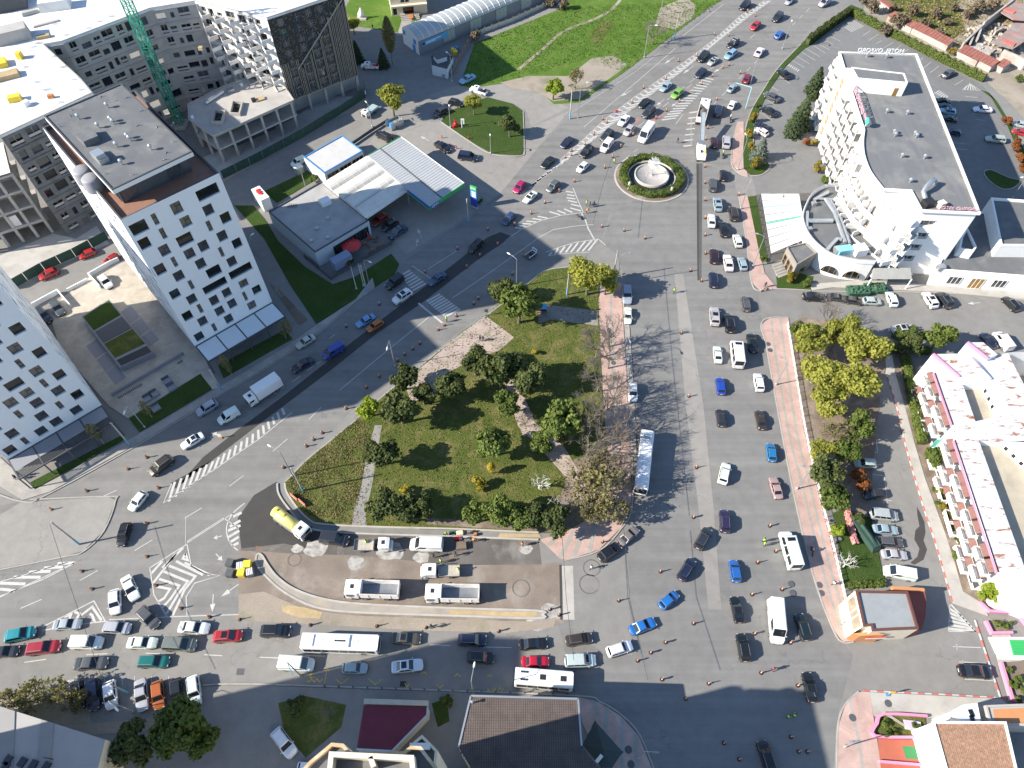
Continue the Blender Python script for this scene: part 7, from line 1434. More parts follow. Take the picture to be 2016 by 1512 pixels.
mb=MB();mb.poly(tq,TZ-.06);mb.build('roof_deck',BLACK,t)
tm_=MB();x0=min(p.x for p in tq);x1=max(p.x for p in tq);y0=min(p.y for p in tq);y1=max(p.y for p in tq)
def inside(x,y,P):
 c=False
 for k in range(len(P)):
  a,b=P[k],P[(k+1)%len(P)]
  if(a[1]>y)!=(b[1]>y)and x<(b[0]-a[0])*(y-a[1])/(b[1]-a[1])+a[0]:c=not c
 return c
iy=0;y=y0
while y<y1:
 x=x0+(iy%2)*.02
 while x<x1:
  if inside(x+.15,y+.15,tq):
   zt=TZ+.02*rnd.random();tm_.face([(x,y,TZ-.02),(x+.27,y,TZ-.02),(x+.27,y+.31,zt+.03),(x,y+.31,zt+.03)]);tm_.face([(x,y,TZ-.06),(x+.27,y,TZ-.06),(x+.27,y,TZ-.02),(x,y,TZ-.02)])
  x+=.31
 y+=.34;iy+=1
tm_.build('roof_tiles',TILE,t,kind='stuff')
for k in(0,1,5):p0,p1=tq[k],tq[(k+1)%6];MB().bar((*p0,TZ),(*p1,TZ),.25,.25).build('eaves',STEEL,t)
p=G(930,1384,TZ);MB().lathe([(.12,0),(.12,.8),(.25,.9),(.1,1.1)],(p.x,p.y,TZ),8).build('roof_vent',STEEL,t)
dq=[V2(G(*p,4.5))for p in((1146,1466),(1172,1420),(1226,1480),(1205,1512),(1185,1512))];t=bld('dark tented canopy between the brown roof and the curved pavement',dq,'canopy','dark_canopy');mb=MB();c=centre(dq);c.z=5.2
for k in range(len(dq)):a,b=dq[k],dq[(k+1)%len(dq)];mb.face([(*a,4.5),(*b,4.5),c])
mb.build('membrane',mat('tent_dark',(.025,.04,.042),.2,1,.6),t)
for p in dq:MB().box((p.x,p.y,0),(.15,.15,4.5)).build('post',BLACK,t)
p=G(1180,1493,5.4);MB().box((p.x,p.y,5.0),(1.2,.5,.2),.8).build('skylight',PLATE,t)
# high rise at the bottom edge
HRZ=32.0;hr=[V2(G(*p,HRZ))for p in((612,1500),(655,1464),(679,1466),(692,1482),(795,1481),(810,1470),(830,1471),(862,1512),(872,1540))];xs=[p.x for p in hr]
hr2=[Vector((min(xs)-1,-14)),hr[0]+Vector((-1.2,-1.4))]+hr+[Vector((max(xs)+.5,-14))]
t=bld('tall apartment block whose roof parapets rise at the bottom edge',hr2,'apartment block','high_rise');OCH=mat('parapet_ochre',(.5,.36,.2),.15,.8,.8,stain=(.62,.58,.52),sscale=.8,samt=.8)
flat_roof(t,hr2,HRZ,CREAM,FELT,.7,.35,capm=OCH)
ir=[V2(G(*p,HRZ+1.5))for p in((655,1487),(812,1494),(816,1540),(650,1540))];mb=MB();mb.curb(ir,.5,HRZ-.1,HRZ+2.3,0,0,True);mb.build('roof_house_wall',CREAM,t);mb=MB();mb.poly(ir,HRZ+.6);mb.build('roof_house_floor',FELT,t);a,b=V2(G(731,1492,HRZ+1.5)),V2(G(738,1512,HRZ+1.5));MB().bar((*a,HRZ+1.2),(*b,HRZ+1.2),.5,2.2).build('roof_fin',CREAM,t)
sd_=[V2(G(*p,24.0))for p in((832,1448),(862,1478),(856,1540),(820,1540),(815,1462))];flat_roof(t,sd_,24.0,CREAM,FELT,.6,.3);p=G(826,1468,25);MB().box((p.x,p.y,24.1),(2.4,.7,.6)).build('balcony_unit',PLATE,t)
# tower out of the frame that throws the shade over the lower street
lv=Vector((math.cos(SHADOW_AZ),math.sin(SHADOW_AZ)))*(50/math.tan(SUN_EL));c1_,c2_=V2(G(904,1255))-lv,V2(G(1020,1258))-lv
t=bld('tall apartment tower just outside the left bottom corner',[c1_,c2_],'apartment block','high_rise');flat_roof(t,[c1_,c2_,c2_+Vector((0,-24)),c1_+Vector((-3,-30))],50.0,CREAM,FELT,.5)
# grey roofed building bottom left
GZ=7.5;gq=[V2(G(*p,GZ))for p in((-40,1378),(207,1456),(187,1530),(-40,1530))];t=bld('building with pale banded metal roof in the bottom left corner',gq,'building','banded_roof_building')
mb=MB()
for k in range(4):a,b=gq[k],gq[(k+1)%4];mb.face([(*a,0),(*b,0),(*b,GZ-.05),(*a,GZ-.05)])
mb.build('wall',CREAM,t);BA,BB=mat('band_pale',(.33,.315,.3),.06,.5,.6),mat('band_grey',(.25,.24,.235),.06,.5,.6)
cuts=(0,.16,.29,.5,.6,1.0)
for k in range(5):
 a,b=gq[0].lerp(gq[1],cuts[k]),gq[0].lerp(gq[1],cuts[k+1]);d,c=gq[3].lerp(gq[2],cuts[k]),gq[3].lerp(gq[2],cuts[k+1]);dz=.12*(k%2);mb=MB();mb.prism([a,b,c,d],GZ-.1,GZ+dz);mb.build('roof_band',BA if k%2==0 else BB,t)
for px,py in((17,1497),(45,1501),(67,1506),(92,1510),(12,1511)):p=G(px,py,GZ);MB().box((p.x,p.y,GZ),(.9,1.2,.35),R(-20)).build('skylight',GLASS,t)
p=G(104,1495,GZ);MB().tube([(p.x,p.y,GZ),(p.x,p.y,GZ+1.0),(p.x-.8,p.y+.1,GZ+1.0)],.06,6).build('roof_pipe',BLACK,t)
# garden court bottom right
slab('sports_court',[(1727,1455),(1830,1458),(1838,1512),(1860,1530),(1735,1530)],.16,mat('court_red',(.36,.1,.06),.1,.5,.8));slab('court_panel',[(1775,1469),(1831,1471),(1836,1495),(1783,1494)],.168,plain('court_green',(.04,.2,.07),.8))
slab('walled_garden',[(1722,1440),(1730,1418),(1740,1408),(1820,1412),(1824,1452),(1724,1449)],.16,GRASS)
for lab,run in(('curved pink wall round the little garden with the toppled arch',[(1824,1452),(1720,1450),(1724,1425),(1738,1407),(1822,1411)]),('low pink wall along the red sports court',[(1728,1500),(1800,1506),(1840,1508)])):
 t=thing('garden_wall',lab,'wall',G(*run[0]),world=True);mb=MB();mb.curb(smooth_path(GS(run),3),.35,0,.7);mb.build('wall',PINKP,t)
t=thing('garden_ornament','toppled white and lilac arch lying in the pink walled garden','ornament',G(1778,1428),R(-35));MB().box((-.8,0,.15),(4.2,.35,.2),0).build('beam',BARK_P,t);MB().box((.9,.6,.15),(2.0,1.3,.25),.5).build('panel',plain('panel_lilac',(.5,.42,.5),.6),t);MB().box((1.9,1.1,.15),(.5,1.2,.3),.5).build('end_piece',WHITE_M,t)
RZ_=7.0;rq=[V2(G(*p,RZ_))for p in((1838,1422),(1979,1423),(2004,1530),(1868,1530))];t=bld('building with terracotta tiled roof and white trim at the bottom right',rq,'building','terracotta_building')
TERR=mat('terracotta',(.5,.3,.2),.25,2.2,.85,fine=.35,fscale=9,stain=(.3,.2,.12),sscale=1.2,samt=.6);flat_roof(t,rq,RZ_-.2,W_H,TERR,0)
ix=0;tl=MB();
for i in range(36):
 for j in range(46):
  a=rq[0].lerp(rq[1],i/36).lerp(rq[3].lerp(rq[2],i/36),j/46);b=rq[0].lerp(rq[1],(i+.92)/36).lerp(rq[3].lerp(rq[2],(i+.92)/36),j/46);d=rq[0].lerp(rq[1],i/36).lerp(rq[3].lerp(rq[2],i/36),(j+1.15)/46);c=b+d-a;z=RZ_-.15;e=rnd.uniform(0,.05)
  tl.face([(*a,z+.02),(*b,z+.02+e),(*c,z+.1+e),(*d,z+.1)][::-1])
tl.build('roof_tiles',TERR,t,kind='stuff');mb=MB();mb.curb(rq,.3,RZ_-.3,RZ_+.1,0,0,True);mb.build('roof_trim',W_H,t)
for k in range(3):a,b=V2(G(1826+6*k,1432,6-k)),V2(G(1862+4*k,1535,6-k));MB().bar((*a,5.0-1.2*k),(*b,5.0-1.2*k),.7,.5).build('step_cornice',(W_H,PANEL_G,W_H)[k],t)
wq=[V2(G(*p,5.5))for p in((1870,1402),(1894,1388),(1924,1384),(1932,1424),(1900,1424))];t=bld('white gabled annex with two dark roof windows and pink side',wq,'annex','white_annex');flat_roof(t,wq,5.5,W_H,W_H,0);
for px,py in((1912,1404),(1914,1416)):p=G(px,py,5.5);MB().box((p.x,p.y,5.5),(.6,1.0,.1),.1).build('roof_window',GLASS,t)
a,b=V2(G(1882,1398,2.5)),V2(G(1896,1424,2.5));MB().bar((*a,2.4),(*b,2.4),.6,2.6).build('pink_wall',PINKP,t)
oq=[V2(G(*p,5.0))for p in((1938,1389),(2060,1384),(2060,1430),(1948,1428))];t=bld('grey roof with bare orange screed at the right bottom edge',oq,'building','grey_roof_building');flat_roof(t,oq,5.0,CONC,CONC,.25,.3);oi=[V2(G(*p,5.0))for p in((1955,1397),(2060,1392),(2060,1426),(1960,1424))];mb=MB();mb.poly(oi,5.03);mb.build('screed',ORW,t)
# ruined house, waste ground walls, shed roofs
RU=mat('ruin_plaster',(.44,.4,.36),.25,.5,.9,fine=.2,stain=(.25,.16,.12),sscale=.35,samt=.8);t=thing('ruined_house','collapsed house with broken walls and patches of red roof','ruin',G(1985,70),world=True)
for run,h in((((1890,98),(1928,62)),2.2),(((1928,62),(1992,12)),3.0),(((1905,95),(1912,78)),1.8),(((1918,88),(1925,68)),2.0),(((1965,118),(2010,138)),3.2),(((2010,138),(2040,120)),3.2),(((1940,120),(1948,108)),2.0),(((1955,70),(1972,62)),1.4),(((1930,75),(1950,84)),1.2)):
 mb=MB();mb.curb(GS(run),.5,0,h);mb.build('broken_wall',RU,t)
for q,z,m in((((1960,40),(1990,20),(2040,30),(2040,60),(1985,55)),2.6,mat('old_roof',(.27,.22,.2),.25,.5,.9,stain=(.42,.13,.09),sscale=.25,samt=.8)),(((1945,100),(1985,112),(2040,75),(2030,62),(1990,60)),2.4,MT['old_roof']),(((1962,98),(1985,108),(1990,102),(1968,93)),2.7,LINE_R),(((1965,36),(1985,44),(1990,40),(1972,32)),2.8,LINE_R),(((1900,100),(1935,118),(1960,100),(1925,86)),.5,RU)):mb=MB();mb.prism([V2(p)for p in GS(q,0)],z-.2,z,0,0,True);mb.build('roof_piece',m,t)
deb=MB()
for k in range(160):p=G(rnd.uniform(1900,2010),rnd.uniform(50,125));deb.box((p.x,p.y,0),(rnd.uniform(.3,1.4),rnd.uniform(.3,1.2),rnd.uniform(.2,.9)),rnd.random()*3,0,.7)
deb.build('rubble',RU,t,kind='stuff')
OLDT=mat('old_tiles',(.24,.085,.065),.25,1.2,.9,stain=(.2,.17,.14),sscale=.8,samt=.6)
for lab,run,w in(('long low shed roof of red tiles behind the clipped hedge',[(1749,40),(1795,64)],2.4),('brighter red tiled shed roof in the middle of the row',[(1796,63),(1866,98)],2.6),('dark brown tiled shed roof at the end of the row',[(1886,108),(1925,127)],3.4),('small red tiled roof beside the broken white wall',[(1926,126),(1952,140)],3.0),('last little tiled roof at the end of the shed row',[(1960,134),(1975,142)],3.0)):
 a,b=V2(G(*run[0])),V2(G(*run[1]));u=(b-a).normalized();n=Vector((-u.y,u.x));q=[a-n*w/2,b-n*w/2,b+n*w/2,a+n*w/2];t=bld(lab,q,'shed','shed');mb=MB();mb.prism(q,0,1.8);mb.build('wall',RU,t);mb=MB();e=.25;mb.face([(*(a-n*(w/2+e)),1.8),(*(b-n*(w/2+e)),1.8),(*(b+n*(w/2+e)),2.5),(*(a+n*(w/2+e)),2.5)]);mb.build('roof',OLDT,t)
 L=(b-a).length
 for k in range(1,int(L/1.0)):p,q_=a+u*k*1.0-n*(w/2+e),a+u*k*1.0+n*(w/2+e);MB().bar((*p,1.84),(*q_,2.54),.16,.08).build('tile_row',OLDT,t)
t=thing('low_wall','ruined gate pier with red cap at the top of the hedge','pier',G(1742,20),world=True);p=G(1742,18);MB().box((p.x,p.y,0),(1.6,4,1.6),.4).build('pier',RU,t);MB().box((p.x,p.y,1.6),(2.0,4.4,.3),.4).build('cap',OLDT,t)
# fountain roundabout
fc=(G(1283,304)+G(1283,398))/2;fc.x=(G(1207,350).x+G(1358,350).x)/2;fc.y=(G(1283,303).y+G(1283,399).y)/2;rr=9.3
mb=MB();mb.lathe([(rr,-.02),(rr,.16),(rr-.35,.16)],fc,64);mb.build('roundabout_kerb',CONC,kind='structure');mb=MB();mb.lathe([(rr-.34,.1),(rr-.34,.17),(6,.2)],fc,48);mb.build('planting_bed',SOIL,kind='structure')
t=thing('fountain','round stone fountain basin with a dandelion water jet sphere','fountain',fc);F_C=fc
MB().lathe([(6.0,.1),(6.0,.6),(5.75,.6),(5.75,.12),(5.7,.1)],n=48).build('outer_rim',CONC,t,True);MB().lathe([(5.72,.22),(4.1,.22)],n=48).build('moat_water',plain('dark_water',(.012,.02,.024),.05),t)
MB().lathe([(4.25,.1),(4.35,1.0),(4.05,1.05),(3.95,.8),(3.9,.75)],n=48).build('basin_wall',CONC,t,True);MB().lathe([(4.0,.7),(.1,.78)],n=48).build('basin_floor',mat('basin_floor',(.42,.37,.35),.15,.8,.8,stain=(.3,.24,.22),samt=.6),t)
MB().lathe([(.5,.75),(.35,1.0),(.09,1.1),(.07,4.4)],n=10).build('stem',STEEL,t);jets=MB();r=random.Random(2)
for k in range(130):
 a,z=r.random()*6.283,r.uniform(-1,1);q=math.sqrt(1-z*z);jets.bar((0,0,4.4),(1.55*q*math.cos(a),1.55*q*math.sin(a),4.4+1.55*z),.04)
jets.build('jet_spokes',WHITE_M,t,kind='stuff')
for k,a in enumerate((3.75,5.3)):p=fc+Vector((7.4*math.cos(a),7.4*math.sin(a),.15));tt=thing('stone_figure',('pale standing stone on the left rim of the roundabout bed','pale standing stone on the right rim of the roundabout bed')[k],'sculpture',p);MB().lathe([(.5,0),(.42,.9),(.3,1.4),(.38,1.7),(.1,2.0)],n=8).build('stone',CONC,tt,True)
# ---------------------------------------------------------------- trees and shrubs
import numpy as np
LF={'dark':mat_leaf('leaf_dark',(.052,.068,.024),(.09,.112,.036),(.15,.165,.055)),'mid':mat_leaf('leaf_mid',(.07,.1,.022),(.115,.155,.034),(.18,.21,.055)),'spring':mat_leaf('leaf_spring',(.24,.25,.05),(.36,.36,.08),(.46,.45,.13),trans=.45),
'lime':mat_leaf('leaf_lime',(.2,.27,.03),(.3,.37,.045),(.4,.45,.08),trans=.45),'bud':mat_leaf('leaf_bud',(.14,.13,.06),(.22,.2,.09),(.3,.27,.12),trans=.35),'gold':mat_leaf('leaf_gold',(.16,.13,.02),(.26,.21,.035),(.35,.28,.06)),
'rust':mat_leaf('leaf_rust',(.16,.055,.018),(.25,.09,.03),(.32,.13,.045)),'blue':mat_leaf('leaf_spruce',(.06,.08,.065),(.1,.125,.1),(.15,.175,.14),trans=.1),'fir':mat_leaf('leaf_fir',(.03,.05,.02),(.055,.08,.035),(.09,.11,.05),trans=.1),'brown':mat_leaf('leaf_dry',(.13,.1,.075),(.2,.16,.115),(.27,.22,.16)),'yellow':mat_leaf('leaf_yellow',(.3,.24,.03),(.42,.34,.05),(.5,.42,.08),trans=.4)}
TWIG=mat('twig',(.17,.145,.12),.2,2,.95);TWIG_W=mat('dead_wood',(.6,.58,.54),.1,2,.9)
def leaf_mesh(name,m,P,size,rng,flat=.35,normals=None):
 n=len(P);nrm=rng.normal(size=(n,3))
 if normals is not None:nrm=nrm*.75+normals*1.15
 nrm[:,2]+=flat;nrm/=np.linalg.norm(nrm,axis=1)[:,None]
 a=np.cross(nrm,rng.normal(size=(n,3)));a/=np.linalg.norm(a,axis=1)[:,None];b=np.cross(nrm,a)
 s=size*rng.uniform(.6,1.3,(n,1));q=np.stack([P-a*s-b*s*.6,P+a*s*.25-b*s*.9,P+a*s+b*s*.3,P-a*s*.2+b*s*.9],1).reshape(-1,3)
 me=bpy.data.meshes.new(name);me.vertices.add(len(q));me.vertices.foreach_set('co',q.ravel());me.loops.add(4*n);me.loops.foreach_set('vertex_index',np.arange(4*n));me.polygons.add(n);me.polygons.foreach_set('loop_start',np.arange(0,4*n,4));me.materials.append(m);me.update(calc_edges=True);return me
def grow(mb,p,d,ln,r,depth,rng,tips,spread=.55,up=.12,n=3):
 q=p+d*ln*.5+Vector(rng.normal(size=3))*ln*.06;e=p+d*ln
 mb.tube([p,q,e],[r,r*.8,r*.6],5 if r>.06 else 3,0,False)
 tips.append(e)
 if depth==0:return
 for k in range(n+(rng.random()<.4)):
  dd=(d+Vector(rng.normal(size=3))*spread+Vector((0,0,up))).normalized()
  grow(mb,p.lerp(e,rng.uniform(.4,1)),dd,ln*rng.uniform(.55,.82),max(.014,r*.6),depth-1,rng,tips,spread,up,n)
def make_tree(kind,leaf,seed,Rr=4.0,H=8.0,dens=1.0,bark=None,size=.3):
 rng=np.random.default_rng(seed);t=thing({'bush':'shrub','conifer':'conifer_tree','bare':'bare_tree'}.get(kind,'tree'),'leafy tree standing by the road','tree');bark=bark or BARK
 mb=MB();tips=[]
 if kind=='bare':
  for k in range(1 if Rr>2 else 3):
   mb.tube([(0,0,0),(.1,0,H*.15),(.1,.1,H*.3)],[.2,.16,.14],6)
  for k in range(5):a=6.28*k/5+rng.random();grow(mb,Vector((.1,.1,H*(.22+.02*k))),Vector((math.cos(a)*.62,math.sin(a)*.62,.8)).normalized(),H*.27,.1,4,rng,tips,.5,.1,2 if dens<1 else 3)
  mb.build('trunk',bark,t)
  if leaf:P=np.array([tuple(p)for p in tips]);P=P[rng.random(len(P))<.9];link('crown',leaf_mesh('crown',LF[leaf],P+rng.normal(size=P.shape)*.15,size,rng),t)
  return t
 if kind=='conifer':
  mb.tube([(0,0,0),(0,0,H*.95)],[.22,.03],6);N=int(3200*dens);z=rng.beta(1.1,1.6,N);th=rng.uniform(0,6.283,N);lay=(np.floor(z*11)+rng.random(N)*.55)/11
  arms=1+.22*np.sin(th*7+lay*40);rad=Rr*(1-lay)**.85*arms*rng.random(N)**.45+.08
  P=np.stack([rad*np.cos(th),rad*np.sin(th),H*(.06+.94*lay)-rad*.22],1);nr=np.stack([np.cos(th),np.sin(th),.8*np.ones(N)],1)
 elif kind=='slim':
  mb.tube([(0,0,0),(0,0,H*.9)],[.1,.03],5);N=int(700*dens);z=rng.random(N);th=rng.uniform(0,6.283,N);rad=Rr*np.sin(np.pi*(.12+.82*z))*rng.random(N)**.5;P=np.stack([rad*np.cos(th),rad*np.sin(th),H*(.28+.72*z)],1);nr=np.stack([np.cos(th),np.sin(th),.3*np.ones(N)],1)
  for k in range(8):a=rng.uniform(0,6.28);zz=H*rng.uniform(.3,.7);mb.tube([(0,0,zz),(Rr*.7*math.cos(a),Rr*.7*math.sin(a),zz+Rr)],[.04,.015],3)
 else:
  bush=kind=='bush';nl=7 if bush else int(9+Rr*2.2);C=[];ch=H*(.5 if bush else .63);hv=H-ch
  for k in range(nl):
   a=rng.uniform(0,6.283);q=Rr*.66*math.sqrt(rng.random());zz=ch+hv*.62*rng.uniform(-.75,.85)*(1-.5*(q/Rr)**2)
   C.append((q*math.cos(a),q*math.sin(a),max(zz,H*.2),Rr*rng.uniform(.3,.5)))
  N=int((900 if bush else 3800)*dens*max(.6,(Rr/4)**1.6 if not bush else Rr));C=np.array(C);w=C[:,3]**2;k=rng.choice(nl,N,p=w/w.sum());v=rng.normal(size=(N,3));v/=np.linalg.norm(v,axis=1)[:,None]
  sub=.82+.26*np.sin(v[:,0]*7+k)*np.sin(v[:,1]*6+k*2)*np.sin(v[:,2]*7)
  P=C[k,:3]+v*(C[k,3]*sub*rng.random(N)**.28)[:,None]*np.array([1,1,.8]);P[:,2]=np.maximum(P[:,2],.15);nr=v
  if not bush:
   mb.tube([(0,0,0),(.1,0,H*.25),(.15,.05,H*.5)],[.2+.025*Rr,.15+.02*Rr,.1],7)
   for c in C[:8]:mb.tube([(.1,0,H*.28),(c[0]*.5,c[1]*.5,(H*.3+c[2])/2+.3),(c[0],c[1],c[2])],[.1,.06,.02],4)
  else:
   for c in C[:4]:mb.tube([(0,0,0),(c[0],c[1],c[2])],[.06,.02],4)
 mb.build('trunk',bark,t);link('crown',leaf_mesh('crown',LF[leaf],P,size,rng,.3,nr),t)
 return t
TP={}
def tp(key,*a,n=2,**k):TP[key]=[[make_tree(*a,seed=100+17*len(TP)+j,**k),False]for j in range(n)];TP[key+'#']=(k.get('Rr',4.0),k.get('H',8.0))
tp('dark','tree','dark',n=4,Rr=3.6,H=7.5,size=.27);tp('mid','tree','mid',n=3,Rr=3.8,H=7.5,size=.27);tp('spring','tree','spring',n=4,Rr=4.4,H=10,dens=.85,size=.27)
tp('lime','tree','lime',n=1,Rr=3.0,H=6,dens=.9,size=.24);tp('budding','bare','bud',n=3,Rr=4,H=8,bark=TWIG,size=.2);tp('bare','bare',None,n=3,Rr=4,H=9,bark=TWIG);tp('gold','bush','gold',n=3,Rr=1.6,H=3,dens=1.2,size=.17)
tp('rust','bush','rust',n=2,Rr=1.7,H=2.8,dens=1.2,size=.17);tp('bush','bush','mid',n=3,Rr=1.5,H=2.2,dens=1.2,size=.17);tp('dbush','bush','dark',n=2,Rr=1.6,H=2.4,dens=1.2,size=.18);tp('yellow','bush','yellow',n=2,Rr=1.3,H=2.6,dens=.9,size=.15)
tp('spruce','conifer','blue',n=2,Rr=2.6,H=7,size=.26);tp('fir','conifer','fir',n=2,Rr=2.8,H=9,size=.26);tp('slim','slim','yellow',n=2,Rr=.8,H=4,size=.14);tp('birch','slim','bud',n=2,Rr=.9,H=5,dens=.4,bark=BARK_P,size=.13)
tp('poplar','slim','bud',n=1,Rr=1.9,H=14,dens=4.2,size=.2);tp('dead','bare',None,n=2,Rr=3,H=6,dens=.5,bark=TWIG_W);tp('scrub','bare','brown',n=2,Rr=1.5,H=3.2,bark=TWIG,size=.22)
CNT={}
def plant(kind,px,py,r,label,group=None,h=None,base=False):
 R0,H0=TP[kind+'#'];k=r/R0;h=h or H0*k;c=G(px,py,0 if base else h*.62);i=CNT.get(kind,0);CNT[kind]=i+1;e=TP[kind][i%len(TP[kind])]
 scl=(k,k,h/H0);rot=rnd.random()*6.28;cat='shrub' if R0<2 and H0<4 else 'tree'
 if not e[1]:e[1]=True;t=e[0];t.location=(c.x,c.y,.02);t.rotation_euler=(0,0,rot);t.scale=scl;t['label']=label;t['category']=cat;t.pop('group',None);kids(t)
 else:t=dup(e[0],(c.x,c.y,.02),rot,label,group,scl,cat=cat)
 if group:t['group']=group
 elif 'group' in t:del t['group']
 return t
PKT,BR_,EST,SHR='evergreen trees of the triangular park','bare trees along the pink pavement','trees between pavement and car park','shrubs of the hotel verge'
